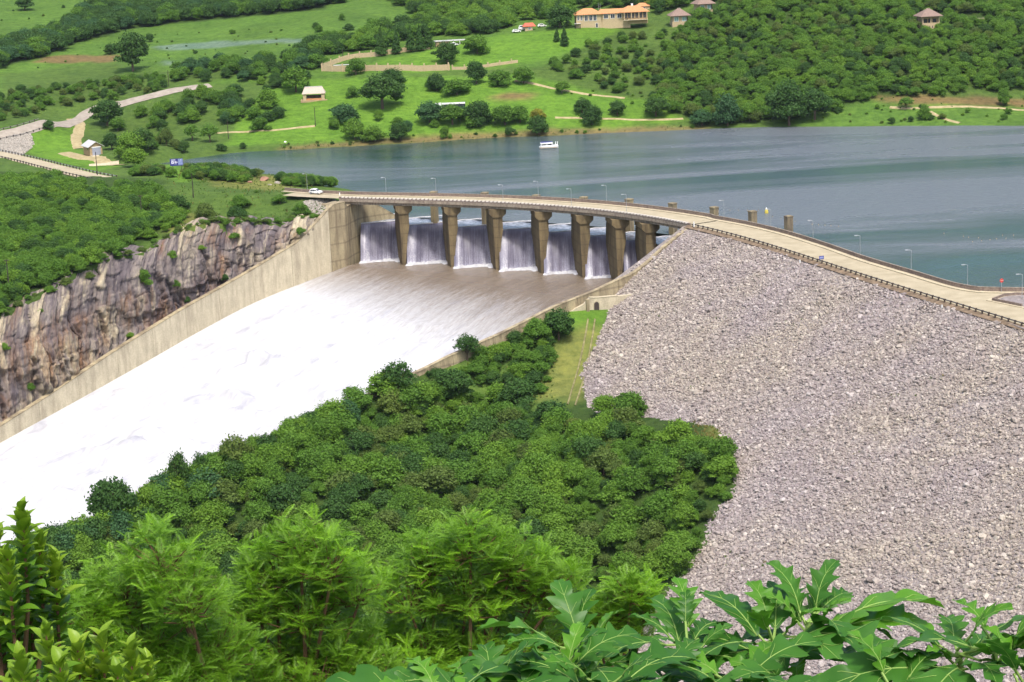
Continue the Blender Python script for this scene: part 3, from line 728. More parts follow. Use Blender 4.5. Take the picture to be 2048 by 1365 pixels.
for i, s in enumerate(PIER_S):
    p, nd, d = crest(s); ax_u, ax_x = np.array([-0.16, 0.987]), np.array([0.987, 0.16]); f = lambda x, y: p + ax_x * x + ax_u * y          # x across the flow, y upstream
    m_ = MB(); rg = []
    for z, x0, x1, xb0, xb1, y0, y1 in ((-16, -1.3, -0.5, -1.4, 0.9, 0.6, 15), (-12.5, -1.3, -0.3, -1.4, 1.0, 0.65, 15), (-4, -1.4, 0.8, -1.45, 1.3, 0.9, 15), (-1.2, -1.45, 1.45, -1.45, 1.45, 1.0, 15), (3.0, -1.45, 1.45, -1.45, 1.45, 1.1, 14)):
        rg.append([(*f(x0, y0), z), (*f(x1, y0), z), (*f(xb1, y0 + 5.5), z), (*f(xb1, y1), z), (*f(xb0, y1), z), (*f(xb0, y0 + 5.5), z)])
    m_.loft(rg); sh = inbr(m_.build('pier', M['pier_concrete']))
    m_ = MB(); rg = []
    for z, hw in ((3.002, 1.46), (3.2, 1.6), (4.1, 2.55), (CAP_T - 0.02, 2.58)):
        rg.append([(*f(-hw, 0.75), z), (*f(hw, 0.75), z), (*f(hw, road_w(s) + 1.0), z), (*f(-hw, road_w(s) + 1.0), z)])
    m_.loft(rg); c_ = m_.build('pier_cap', M['pier_concrete'], sh)
    c_.matrix_parent_inverse = Matrix.Identity(4); c_.location = (0, 0, 0); 
# ------------------------------------------------------------------ weir sills, falling water
LIP = [((728, 448), (799, 442)), ((820, 451.5), (893, 445)), ((914, 456), (982, 451)), ((1004.7, 461), (1068, 456.6)), ((1092.5, 466.6), (1149, 462.5)), ((1175, 474), (1225, 470.5)), ((1251.6, 482.4), (1297, 478.4)), ((1324, 491), (1372, 487))]
t = NT('falling_water'); uv = t.node('ShaderNodeUVMap'); sp = t.node('ShaderNodeSeparateXYZ'); t.l.new(uv.outputs[0], sp.inputs[0])
oi = t.node('ShaderNodeObjectInfo')
mp = t.node('ShaderNodeMapping'); t.l.new(uv.outputs[0], mp.inputs[0]); mp.inputs['Scale'].default_value = (34, 1.5, 1)
cb = t.node('ShaderNodeCombineXYZ'); t.l.new(t.math('MULTIPLY', oi.outputs['Random'], 50), cb.inputs[0]); t.l.new(cb.outputs[0], mp.inputs['Location'])
n1 = t.noise(mp.outputs[0], 1.0, 5, 0.65)
mp2 = t.node('ShaderNodeMapping'); t.l.new(uv.outputs[0], mp2.inputs[0]); mp2.inputs['Scale'].default_value = (5, 3, 1); t.l.new(cb.outputs[0], mp2.inputs['Location'])
n2 = t.noise(mp2.outputs[0], 1.0, 5, 0.6)
mp3 = t.node('ShaderNodeMapping'); t.l.new(uv.outputs[0], mp3.inputs[0]); mp3.inputs['Scale'].default_value = (40, 34, 1)
n3 = t.noise(mp3.outputs[0], 1.0, 3, 0.6)
u_, v_ = sp.outputs['X'], sp.outputs['Y']
ls = t.ramp(u_, [(0.02, (0.25, 0.25, 0.25)), (0.1, (0.75, 0.75, 0.75)), (0.17, (0.62, 0.62, 0.62)), (0.22, (0.0, 0.0, 0.0)), (0.6, (0.18, 0.18, 0.18)), (0.84, (0.45, 0.45, 0.45)), (1.0, (1, 1, 1))])
w = t.math('ADD', t.math('MULTIPLY', t.ramp(n1, [(0.35, (0, 0, 0)), (0.75, (1, 1, 1))]), 0.45), t.math('MULTIPLY', ls, 0.55))
w = t.math('ADD', w, t.math('MULTIPLY', t.ramp(n2, [(0.4, (0, 0, 0)), (0.7, (1, 1, 1))]), 0.22))
w = t.math('ADD', w, t.math('MULTIPLY', t.math('MULTIPLY', t.ramp(n3, [(0.45, (0, 0, 0)), (0.7, (1, 1, 1))]), v_), 0.3))
w = t.math('ADD', w, t.math('MULTIPLY', t.math('POWER', v_, 9.0), 0.5), True)
col = t.ramp(w, [(0.0, (0.07, 0.064, 0.09)), (0.35, (0.13, 0.12, 0.165)), (0.7, (0.26, 0.25, 0.31)), (1.0, (0.56, 0.555, 0.59))])
t.bump(n1, 0.35, 0.25)
M['fall'] = t.set(col, 0.35, 0.4)
t = NT('foam'); g = t.geo(); n1 = t.noise(g, 1.3, 6, 0.7)
t.bump(n1, 0.5, 0.4)
M['foam'] = t.set(t.ramp(n1, [(0.3, (0.36, 0.36, 0.4)), (0.6, (0.55, 0.55, 0.56))]), 0.8, 0.2)
t = NT('sliding_water'); g = t.geo((1, 1, 1)); n1 = t.noise(g, 0.9, 5, 0.65)
t.bump(n1, 0.4, 0.3)
M['slide'] = t.set(t.ramp(n1, [(0.35, (0.1, 0.13, 0.15)), (0.7, (0.4, 0.42, 0.5))]), 0.25, 0.5)
weir = empty('spillway_weir', (*crest((S_BR0 + S_BR1) / 2)[0], -12), label='concrete overflow weir beneath the road bridge', cat='weir')
BAYNAME = ['leftmost bay, beside the tall left abutment', 'second bay from the left', 'third bay from the left', 'fourth bay from the left', 'fifth bay from the left', 'sixth bay from the left', 'seventh bay from the left, partly behind the right wall', 'rightmost bay, mostly behind the right wall']
NW = 26
for i, (A, B) in enumerate(LIP):
    a, b = P(*A, LZ - 0.4), P(*B, LZ - 0.4)
    ab = b - a; ext = ab / np.linalg.norm(ab)
    a = a - ext * 0.9; b = b + ext * 2.4
    up = np.array([-1.7, 11.0, 0.0])                    # towards the lake
    dn = np.array([-0.05, -1.0, 0]); dn /= np.linalg.norm(dn)
    us = np.linspace(0, 1, NW)
    top = np.array([a + (b - a) * q for q in us])
    o = None
    # concrete sill
    m_ = MB(); e1 = [tuple(a + (0, 0, -0.35)), tuple(b + (0, 0, -0.35))]
    upA, upB = a + up, b + up
    m_.loft([[(*a[:2], LZ - 0.8), (*upA[:2], LZ - 0.9), (*upA[:2], -15), (*(a + dn * 5.0)[:2], -15)], [(*b[:2], LZ - 0.8), (*upB[:2], LZ - 0.9), (*upB[:2], -15), (*(b + dn * 5.0)[:2], -15)]])
    q = m_.build('weir_sill', M['concrete'], weir); q.location = -weir.location
    wf = empty('waterfall', (*((a + b) / 2)[:2], -12.4), label='sheet of water falling through the ' + BAYNAME[i], cat='waterfall', group='water falling through the spillway bays')
    prof = np.linspace(0, 1, 24); ver, uvs = [], []
    zb = -13.3
    for r, q in enumerate(prof):
        drop = (zb - LZ + 0.4) * q ** 1.25; hor = 7.4 * max(q, 0) ** 0.8 
        for k, u in enumerate(us):
            wob = 0.25 * math.sin(u * 23 + i * 3) * q + (0.35 * math.exp(-((u - 0.12) / 0.07) ** 2)) * q * 2.0
            pt = top[k] + dn * (hor + wob) + np.array([0, 0, drop]); ver.append(pt); uvs.append((u, q))
    idx = [(r * NW + k, r * NW + k + 1, (r + 1) * NW + k + 1, (r + 1) * NW + k) for r in range(len(prof) - 1) for k in range(NW - 1)]
    me = mesh_of('water_sheet', np.array(ver) - np.array(wf.location), idx, M['fall'], True)
    ul = me.uv_layers.new(name='UVMap'); 
    li = np.empty(len(me.loops), np.int32); me.loops.foreach_get('vertex_index', li)
    ul.data.foreach_set('uv', np.array(uvs, np.float32)[li].ravel())
    link('water_sheet', me, wf)
    # water sliding over the sill, white lip lines
    m_ = MB(); m_.strip([tuple(q + up + np.array([0, 0, 0.42])) for q in top], [tuple(q + up * 0.9 + np.array([0, 0, 0.12])) for q in top])
    m_.strip([tuple(q + up * 0.9 + np.array([0, 0, 0.12])) for q in top], [tuple(q + up * 0.12 + np.array([0, 0, 0.02])) for q in top])
    o = m_.build('sliding_water', M['slide'], wf); o.location = -wf.location
    for off, zz, nm in ((up, 0.42, 'upper_foam_line'), (up * 0.06, 0.05, 'lower_foam_line')):
        m_ = MB(); m_.tube([tuple(q + off + np.array([0, 0, zz + 0.05 * math.sin(7 * j + i)])) for j, q in enumerate(top)], 0.22, 5)
        o = m_.build(nm, M['foam'], wf); o.location = -wf.location
    # splash at the foot
    m_ = MB(); near, mid, back = [], [], []
    for k, u in enumerate(us):
        foot = top[k] + dn * 7.2; wd = 0.7 + 0.5 * RNG.random() + 3.2 * math.exp(-((u - 0.93) / 0.1) ** 2) + 1.6 * math.exp(-((u - 0.1) / 0.1) ** 2)
        back.append((foot[0], foot[1] + 0.5, zb + 0.1)); mid.append((*(foot + dn * wd * 0.45)[:2], zb + 0.75 + 0.4 * RNG.random())); near.append((*(foot + dn * wd * 1.25)[:2] + np.array([-0.5, 0]) * wd, zb - 0.1))
    m_.strip(back, mid); m_.strip(mid, near); o = m_.build('splash_foam', M['foam'], wf, True); o.location = -wf.location

# ------------------------------------------------------------------ chute water
NR, NC = 240, 110
lc, _ = along(LEFT, NR - 20); rc, _ = along(np.column_stack([RIGHT[:, :2], np.interp(np.arange(len(RIGHT)), np.linspace(0, len(RIGHT) - 1, 120), RIGHT_W)]), NR - 20)
upv = np.array([9, 15.0, 0]); pre = np.linspace(1, 0, 21)[:-1]
lc = np.vstack([[lc[0] + upv * q for q in pre], lc]); rc = np.vstack([[rc[0] + upv * 1.2 * q for q in pre], rc])
lc[:20, 2] = np.linspace(-13.3, lc[20, 2] - 0.3, 20); rc[:20, 2] = np.linspace(-13.3, rc[20, 2] - 0.3, 20); lc[20:60, 2] -= np.linspace(0.3, 0, 40); rc[20:60, 2] -= np.linspace(0.3, 0, 40)
u = np.linspace(0, 1, NC)
CW = lc[:, None, :] * (1 - u)[None, :, None] + rc[:, None, :] * u[None, :, None]
dist = np.concatenate([[0], np.cumsum(np.linalg.norm(np.diff(lc * 0.5 + rc * 0.5, axis=0), axis=1))]) - 17
fo = (dist[:, None] - (-2 + 20 * u)[None]) / (36 + 38 * u)[None]; foam = np.clip(fo, 0, 1)
xx, yy = CW[:, :, 0], CW[:, :, 1]
fd = np.array([-0.56, -0.83]); fa = xx * fd[0] + yy * fd[1]; fc = xx * -fd[1] + yy * fd[0]
wave = (vnoise(fc / 1.0, fa / 2.6, 3.4, 51, 4) - 0.5) * 1.6 + np.maximum(vnoise(fc / 2.2, fa / 1.0, 5.5, 52, 3) - 0.58, 0) * 9.0
small = (vnoise(fc, fa / 4, 1.5, 53, 3) - 0.5) * 0.35
edge = np.clip(np.minimum(u, 1 - u) * 14, 0, 1)[None]
CW[:, :, 2] += edge * (wave * np.clip(foam * 1.2, 0, 1) * np.clip((dist[:, None] - 20) / 60, 0, 1) + small * (0.25 + 0.75 * foam))
_a = (np.arange(NR - 1)[:, None] * NC + np.arange(NC - 1)[None]).ravel()
me = mesh_of('chute_water', CW.reshape(-1, 3), np.stack([_a, _a + NC, _a + NC + 1, _a + 1], 1), None, True)
a_ = me.attributes.new('foam', 'FLOAT', 'POINT'); a_.data.foreach_set('value', foam.astype(np.float32).ravel())
a_ = me.attributes.new('flow', 'FLOAT_VECTOR', 'POINT'); a_.data.foreach_set('vector', np.stack([fc, fa, fa * 0], 2).astype(np.float32).ravel())
t = NT('chute_rapid'); fl = t.attr('flow').outputs['Vector']
mp = t.node('ShaderNodeMapping'); t.l.new(fl, mp.inputs[0]); mp.inputs['Scale'].default_value = (0.5, 0.045, 1)
mpb = t.node('ShaderNodeMapping'); t.l.new(fl, mpb.inputs[0]); mpb.inputs['Scale'].default_value = (1.6, 0.35, 1)
n1 = t.noise(mp.outputs[0], 1.0, 6, 0.62); n2 = t.noise(mpb.outputs[0], 1.0, 5, 0.7)
f0 = t.attr('foam').outputs['Fac']
ff = t.math('ADD', t.math('MULTIPLY', f0, 1.35), t.math('ADD', t.math('MULTIPLY', t.math('SUBTRACT', n1, 0.5), 0.55), t.math('MULTIPLY', t.math('SUBTRACT', n2, 0.5), 0.9)))
ff = t.math('SUBTRACT', ff, 0.08)
brown = t.ramp(n1, [(0.3, (0.155, 0.118, 0.084)), (0.5, (0.185, 0.145, 0.105)), (0.72, (0.22, 0.178, 0.135))])
spk = t.ramp(n2, [(0.66, (0, 0, 0)), (0.76, (1, 1, 1))])
brown = t.mix(t.math('MULTIPLY', spk, t.math('ADD', 0.1, f0)), brown, (0.42, 0.41, 0.41, 1))
col = t.mix(t.ramp(ff, [(0.1, (0, 0, 0)), (0.95, (1, 1, 1))]), brown, (0.49, 0.49, 0.5, 1))
mpc = t.node('ShaderNodeMapping'); t.l.new(fl, mpc.inputs[0]); mpc.inputs['Scale'].default_value = (0.2, 0.085, 1)
n3 = t.noise(mpc.outputs[0], 1.0, 6, 0.65, 0.5)
col = t.mix(t.math('MULTIPLY', t.ramp(n3, [(0.55, (0, 0, 0)), (0.7, (1, 1, 1))]), t.math('MULTIPLY', f0, 0.75)), col, (0.3, 0.3, 0.345, 1))
t.bump(t.math('ADD', n2, t.math('MULTIPLY', n3, 1.6)), 0.6, 0.6)
t.set(col, 0.5, 0.35); t.inp(t.b, 'Roughness', t.math('ADD', 0.25, t.math('MULTIPLY', f0, 0.5)))
me.materials.append(t.m)
structure(link('chute_water', me))

# ------------------------------------------------------------------ training walls
def panel_wall(name, label, c, top, bottom, thick, side, mat, per, first=0):
    e = empty(name, c[len(c) // 2], label=label, cat='wall')
    d = np.gradient(c[:, :2], axis=0); d /= np.linalg.norm(d, axis=1)[:, None]; nn = np.stack([-d[:, 1], d[:, 0]], 1) * side
    for i in range(0, len(c) - 1, per):
        j = min(i + per, len(c) - 1); rg = []
        for k in range(i, j + 1):
            q = c[k, :2].copy()
            if k == j and j < len(c) - 1: q = q - d[k] * 0.12
            a, b = q, q + nn[k] * thick[k] if hasattr(thick, '__len__') else q + nn[k] * thick
            b2 = b + nn[k] * 0.6
            rg.append([(*a, bottom[k]), (*a, top[k]), (*b, top[k]), (*b2, bottom[k])])
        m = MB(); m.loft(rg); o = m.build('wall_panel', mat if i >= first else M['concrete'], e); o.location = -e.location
        m = MB(); m.loft([[(*(np.array(r[1][:2]) - nn[i] * 0.08), r[1][2] + 0.004), (*(np.array(r[1][:2]) - nn[i] * 0.08), r[1][2] + 0.22), (*(np.array(r[2][:2]) + nn[i] * 0.08), r[2][2] + 0.22), (*(np.array(r[2][:2]) + nn[i] * 0.08), r[2][2] + 0.004)] for r in rg])
        o2 = m.build('coping', M['concrete'], o)
    return e
tip = P(789, 437, LZ + 0.4); LW = LEFT_C.copy(); lt = LEFT_T.copy()
# stretch under the deck and up to the lake
p0, nd0, d0 = crest(S_BR0 + 1.5)
upk = np.array([(-35.6, 633.6), (-41.0, 631.0), (-46.2, 627.4), (-48.6, 620.0), (-50.0, 613.5)])
_uq = np.linspace(0, 4, 12)[:-1]; upc = np.array([[np.interp(q, range(5), upk[:, 0]), np.interp(q, range(5), upk[:, 1]), -12.4] for q in _uq])
LWc = np.vstack([upc, LEFT_C]); 
ut = np.interp(_uq, [0, 1.6, 4], [LZ + 0.6, 5.5, 5.5])
ltop = np.concatenate([ut, lt]); 
bot = np.concatenate([np.full(11, -16.0), LEFT_C[:, 2] - 3])
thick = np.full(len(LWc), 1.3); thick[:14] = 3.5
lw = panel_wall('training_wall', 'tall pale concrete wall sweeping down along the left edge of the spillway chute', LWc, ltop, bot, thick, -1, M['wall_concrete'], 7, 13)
rtop = RIGHT_T.copy()
rwl = panel_wall('training_wall', 'lower grey concrete wall along the right edge of the chute beside the rock slope', RIGHT_C, rtop, np.minimum(RIGHT_C[:, 2] - 3, rtop - 8), 1.1, 1, M['concrete'], 7)
# darker stained abutment block that carries the bridge end
ab = empty('bridge_abutment', (*p0, 0), label='stained concrete abutment block under the left end of the road bridge', cat='abutment')
q0, q1 = crest(S_BR0 - 6), crest(S_BR0 + 0.6)
m_ = MB(); base = [(q0[0] + q0[1] * 0.1), (q1[0] + q1[1] * 0.1), (q1[0] - q1[1] * 7.4), (q0[0] - q0[1] * 7.4)]
base = [np.array(q) + np.array([-2.2, 0.4]) for q in base]; m_.loft([[(*q, -14) for q in base], [(*q, CAP_T - 0.05) for q in base]]); o = m_.build('abutment_block', M['concrete'], ab); o.location = -ab.location
q0, q1 = crest(S_BR1 - 1.5), crest(S_BR1 + 6)
ab2 = empty('bridge_abutment', (*q1[0], 0), label='concrete abutment block under the right end of the road bridge beside the dam', cat='abutment')
m_ = MB(); base = [(q0[0] - q0[1] * 1.5), (q1[0] - q1[1] * 1.5), (q1[0] - q1[1] * 11), (q0[0] - q0[1] * 11)]
m_.loft([[(*q, -14) for q in base], [(*q, CAP_T - 0.05) for q in base]]); o = m_.build('abutment_block', M['concrete'], ab2); o.location = -ab2.location
# retaining wall with an arched outlet between the chute wall and the rock slope
ra, rb = ground(1140, 625), ground(1238, 619)
rz = math.atan2(rb[1] - ra[1], rb[0] - ra[0]); Lr = np.linalg.norm((rb - ra)[:2])
rw_ = empty('retaining_wall', (*ra[:2], (ra[2] + rb[2]) / 2), rz, 'short concrete retaining wall with an arched opening beside the grass track', 'wall')
m_ = MB(); m_.loft([[(x, 0.3, -3), (x, 0.3, h), (x, 1.3, h), (x, 1.3, -3)] for x, h in ((0, 0.4), (Lr * 0.3, 2.0), (Lr * 0.42, 3.5), (Lr * 0.6, 3.3), (Lr, 3.2), (Lr + 4, 3.2))])
m_.build('wall_body', M['wall_concrete'], rw_)
ax0 = Lr * 0.55
arch = [(-0.7, -1), (0.7, -1)] + [(0.7 * math.cos(a), 1.6 + 0.7 * math.sin(a)) for a in np.linspace(0, math.pi, 9)]
m_ = MB(); m_.loft([[(ax0 + x, 0.2, z) for x, z in arch], [(ax0 + x, 0.4, z) for x, z in arch]]); m_.build('arched_opening', M['dark_steel'], rw_)
arch2 = [(x * 1.35, z if z < 0 else z * 1.12) for x, z in arch]
m_ = MB(); m_.loft([[(ax0 + x, 0.24, z) for x, z in arch2], [(ax0 + x, 0.36, z) for x, z in arch2]]); m_.build('arch_surround', M['kerb'], rw_)
m_ = MB(); m_.box((Lr * 0.36, 0.0, 0.8), (0.8, 0.8, 5.0)); m_.build('buttress', M['concrete'], rw_)
m_ = MB(); m_.loft([[(x, 0.22, h), (x, 0.22, h + 0.18), (x, 1.38, h + 0.18), (x, 1.38, h)] for x, h in ((Lr * 0.42, 3.504), (Lr * 0.6, 3.304), (Lr, 3.204))]); m_.build('coping', M['kerb'], rw_)

# ------------------------------------------------------------------ intake towers
TW = [(867, 383), (969, 385), (1072, 390), (1167, 394), (1258, 398), (1345, 406), (1428, 414), (1505, 422), (1577, 432)]
ORD = ['leftmost', 'second from the left', 'third from the left', 'fourth from the left', 'fifth from the left', 'fifth from the right', 'third from the right', 'second from the right', 'rightmost']
ORD[5] = 'fourth from the right'
for i, (a, b) in enumerate(TW):
    zt_ = 8.2 if i < 5 else 8.2 - 0.25 * (i - 4)
    q = P(a, b, zt_); c = crest(s_near(q) if i < 7 else S_BR1 + 10 + 9 * (i - 6))
    e = empty('concrete_tower', (q[0], q[1], -6), math.atan2(c[2][1], c[2][0]), 'square concrete tower in the lake behind the parapet, ' + ORD[i] + ' of nine', 'tower', 'towers in the lake behind the bridge')
    MB().box((0, 0, (zt_ + 5.6) / 2 - 2), (1.85, 1.85, zt_ + 9.6)).build('shaft', M['tower'], e)
    MB().box((0, 0, zt_ + 5.8), (2.0, 2.0, 0.38)).build('cap_slab', M['tower'], e)

# ------------------------------------------------------------------ rock cliff
NV = 110
vq = np.linspace(0, 1.12, NV)
hp = np.interp(vq, [0, 0.25, 0.5, 0.75, 0.92, 1.0, 1.12], [0, 0.09, 0.2, 0.42, 0.72, 1.0, 1.5])      # how far back
zp = np.interp(vq, [0, 0.25, 0.5, 0.75, 0.92, 1.0, 1.12], [0, 0.28, 0.55, 0.8, 0.94, 1.0, 1.02])
CF = CL_BOT[:, None, :] + np.concatenate([(CL_TOP - CL_BOT)[:, None, :2] * hp[None, :, None], ((CL_TOP - CL_BOT)[:, None, 2] * zp[None])[:, :, None]], 2)
ul = np.linspace(0, 170, NCU)[:, None] * np.ones(NV)[None]; zl = CF[:, :, 2]
def cells(u, width, seed, jit=0.35):
    """a random value that stays constant across each column of a jointed rock, and the distance to the nearest joint"""
    r = np.random.default_rng(seed); tab = r.random(4096); off = r.uniform(-jit, jit, 4096)
    w = u / width; k = np.floor(w).astype(int); fr = w - k
    k2 = np.where(fr < 0.5 + off[(k + 7) & 4095] * 0.9, k, k + 1); edge = np.abs(fr - 0.5 - off[(k + 7) & 4095] * 0.9)
    return tab[k2 & 4095], edge, k2
uw = ul + (vnoise(ul, zl, 7, 65, 3) - 0.5) * 6.0 + zl * 0.18
c1, e1_, k1_ = cells(uw, 6.5, 66); c2, e2_, k2_ = cells(uw + 3, 2.4, 67); 
zz = zl + c1 * 9 + (vnoise(ul, zl, 5, 68, 2) - 0.5) * 2.5
c3, e3_, _k = cells(zz + 200 + k1_ * 1.7, 5.5, 69); c4, e4_, _k = cells(zz + 300 + k2_ * 1.1, 2.3, 70)
rib = vnoise(ul, zl * 0.22, 11, 61, 4) - 0.5; fine_ = vnoise(ul, zl * 0.7, 1.5, 63, 3) - 0.5; blk = c3 - 0.5
crack = np.exp(-(e2_ / 0.16) ** 2) * 1.0 + np.exp(-(e1_ / 0.08) ** 2) * 1.6 + np.exp(-(e4_ / 0.16) ** 2) * 0.25
dsp = (rib * 6.5 + (c1 - 0.5) * 4.2 + (c2 - 0.5) * 2.0 + blk * 3.4 + (c4 - 0.5) * 0.9 + fine_ * 1.2 - crack) * np.clip(1.3 - vq, 0.12, 1)[None] * np.clip(vq * 6 + 0.25, 0, 1)[None]
CF[:, :, 0] += dsp * 0.45; CF[:, :, 1] -= dsp * 0.8; CF[:, :, 2] += (blk * 1.6 + (c2 - 0.5) * 1.6 + fine_ * 0.8) * np.clip(1.12 - vq, 0, 0.7)[None]
CF[:, -12:, 2] = np.maximum(CF[:, -12:, 2], height(CF[:, -12:, 0], CF[:, -12:, 1]) - np.linspace(-0.3, 0.9, 12)[None])
_a = (np.arange(NCU - 1)[:, None] * NV + np.arange(NV - 1)[None]).ravel()
t = NT('cliff_rock'); tc = t.attr('cf').outputs['Vector']
def cm(scale, loc=(0, 0, 0)):
    m = t.node('ShaderNodeMapping'); t.l.new(tc, m.inputs[0]); m.inputs['Scale'].default_value = scale; m.inputs['Location'].default_value = loc; return m.outputs[0]
big = t.noise(cm((0.07, 0.06, 1)), 1.0, 5, 0.62, 0.5); st = t.noise(cm((0.42, 0.085, 1)), 1.0, 7, 0.7, 0.9); fi = t.noise(cm((1.3, 0.9, 1)), 1.0, 5, 0.7)
rust = t.noise(cm((0.075, 0.05, 1), (4.6, 2.2, 0)), 1.0, 4, 0.6); rst = t.noise(cm((0.5, 0.1, 1), (9, 1, 0)), 1.0, 5, 0.7, 0.6)
blkv = t.attr('blk').outputs['Fac']
base = t.ramp(t.math('ADD', t.math('MULTIPLY', big, 0.7), t.math('MULTIPLY', blkv, 0.32)), [(0.38, (0.15, 0.128, 0.135)), (0.52, (0.235, 0.2, 0.18)), (0.61, (0.42, 0.36, 0.25)), (0.72, (0.48, 0.42, 0.3))])
col = t.mix(t.math('MULTIPLY', t.ramp(st, [(0.46, (0, 0, 0)), (0.6, (1, 1, 1))]), 0.85), base, (0.09, 0.075, 0.085, 1))
col = t.mix(t.math('MULTIPLY', t.ramp(st, [(0.3, (1, 1, 1)), (0.42, (0, 0, 0))]), 0.7), col, (0.6, 0.53, 0.38, 1))
rm = t.math('MULTIPLY', t.ramp(rust, [(0.5, (0, 0, 0)), (0.62, (1, 1, 1))]), t.ramp(rst, [(0.38, (0, 0, 0)), (0.6, (1, 1, 1))]))
col = t.mix(t.math('MULTIPLY', rm, 0.6), col, (0.25, 0.125, 0.05, 1))
col = t.mix(0.5, col, t.ramp(fi, [(0.28, (0.22, 0.22, 0.24)), (0.72, (0.75, 0.74, 0.7))]), 'OVERLAY')
t.bump(t.math('ADD', fi, st), 0.9, 0.5)
t.set(col, 0.92, 0.15)
me = mesh_of('rock_cliff', CF.reshape(-1, 3), np.stack([_a, _a + NV, _a + NV + 1, _a + 1], 1), t.m, False)
a_ = me.attributes.new('cf', 'FLOAT_VECTOR', 'POINT'); a_.data.foreach_set('vector', np.stack([ul, zl, ul * 0], 2).astype(np.float32).ravel())
a_ = me.attributes.new('blk', 'FLOAT', 'POINT'); a_.data.foreach_set('value', (c1 * 0.35 + c2 * 0.3 + c3 * 0.35).astype(np.float32).ravel())
structure(link('rock_cliff', me))
CFP = proj(CF.reshape(-1, 3)); CFV = CF.reshape(-1, 3)
def cliff_at(px, py):
    d = np.hypot(CFP[:, 0] - px, CFP[:, 1] - py) + CFP[:, 2] * 0.02; return CFV[int(np.argmin(d))]
# ------------------------------------------------------------------ roads, tracks and paths on the land
def resample(path, step):
    path = np.array(path, float)
    L = np.concatenate([[0], np.cumsum(np.linalg.norm(np.diff(path[:, :2], axis=0), axis=1))])
    out, _ = along(np.column_stack([path[:, :2], path[:, 2] if path.shape[1] > 2 else path[:, 0] * 0]), max(4, int(L[-1] / step)))
    return out
def lane(name, pix, width, mat, y0=330.0, lift=0.22, step=3.0, fixed=None, kind=True):
    pts = [ground(a, b, y0) if fixed is None else P(a, b, fixed) for a, b in pix]
    c = resample(pts, step); d = np.gradient(c[:, :2], axis=0); d /= np.linalg.norm(d, axis=1)[:, None]; nn = np.stack([-d[:, 1], d[:, 0]], 1)
    rows = []
    for q in np.linspace(-1, 1, 5):
        w = width / 2 * (1 + 0.25 * (vnoise(c[:, 0], c[:, 1], 6, 71 + int(q * 2)) - 0.5)) if abs(q) == 1 else width / 2
        xy = c[:, :2] + nn * (q * np.broadcast_to(w, len(c)))[:, None]
        z = (height(xy[:, 0], xy[:, 1]) + lift - (0.28 if abs(q) == 1 else 0)) if fixed is None else np.full(len(c), fixed - (0.0 if abs(q) < 1 else 0.05))
        rows.append([(*a, b) for a, b in zip(xy, z)])
    m = MB()
    for i in range(4): m.strip(rows[i + 1], rows[i])
    o = m.build(name, mat, None, True)
    return structure(o), c
m_ = MB(); _as = np.linspace(-2, S_BR0 - 1.02, 16); m_.strip([(*crest(s)[0], ROAD_Z - 0.004) for s in _as], [(*(crest(s)[0] - crest(s)[1] * (road_w(s) + 1.5)), ROAD_Z - 0.004) for s in _as]); structure(m_.build('approach_road', M['road']))
_r1, _c1 = lane('saddle_road', [(330, 372), (240, 362), (180, 352), (100, 333), (40, 318), (-60, 298), (-160, 288)], 8.6, M['road'], fixed=ROAD_Z)
_r2, _c2 = lane('tarred_road', [(-160, 300), (-60, 288), (0, 273), (90, 248), (180, 225), (240, 210), (300, 194), (360, 180), (420, 172)], 7.4, M['tar'], lift=0.5)
lane('dirt_track', [(140, 239), (160, 246), (158, 262), (152, 280), (158, 298)], 5.0, M['dirt'])
lane('dirt_yard', [(130, 306), (165, 316), (205, 324), (240, 331)], 7.0, M['dirt'])
lane('boat_ramp', [(178, 331), (205, 331), (238, 329)], 5.0, M['kerb'], lift=0.3)
lane('footpath', [(1030, 162), (1075, 170), (1120, 180), (1160, 187), (1200, 192), (1250, 197)], 2.2, M['dirt'])
lane('footpath', [(430, 268), (500, 264), (560, 260), (630, 253)], 2.0, M['dirt'])
lane('footpath', [(1110, 236), (1150, 236), (1230, 238), (1300, 240), (1366, 238)], 1.8, M['dirt'])
lane('footpath', [(1780, 215), (1830, 217), (1900, 214), (1980, 216), (2060, 222)], 2.4, M['dirt'])
lane('footpath', [(1860, 224), (1895, 240), (1920, 247)], 2.4, M['dirt'])
M.setdefault('worn', plain('worn_dry_grass', (0.22, 0.2, 0.095), 0.95, 0.1, var=0.4, scale=0.6)); lane('wheel_track', [(1176, 640), (1167, 690), (1150, 760), (1135, 810)], 0.5, M['worn'], lift=0.26)
lane('wheel_track', [(1190, 640), (1182, 690), (1167, 760), (1150, 812)], 0.5, M['worn'], lift=0.26)
# guard rails of the saddle
gz = lambda c, off, k: [(*(c[i, :2] + k[i] * off), ROAD_Z - 0.1) for i in range(len(c))]
_d = np.gradient(_c1[:, :2], axis=0); _d /= np.linalg.norm(_d, axis=1)[:, None]; _nn = np.stack([-_d[:, 1], _d[:, 0]], 1)
_m = [i for i in range(len(_c1)) if -60 < proj(np.append(_c1[i, :2], 7.5))[0, 0] < 215]
for sg, lab in ((1, 'guard rail on the near side of the small road at the left edge'), (-1, 'pale guard rail between the lawn and the small road at the left edge')):
    guard_rail([(*(_c1[i, :2] + _nn[i] * sg * 4.0), ROAD_Z - 0.15) for i in _m], lab, 3.0, mat='galv' if sg < 0 else 'rail')
_d = np.gradient(_c2[:, :2], axis=0); _d /= np.linalg.norm(_d, axis=1)[:, None]; _nn = np.stack([-_d[:, 1], _d[:, 0]], 1)
_m = [i for i in range(len(_c2)) if -60 < proj(np.append(_c2[i, :2], 7.5))[0, 0] < 95]
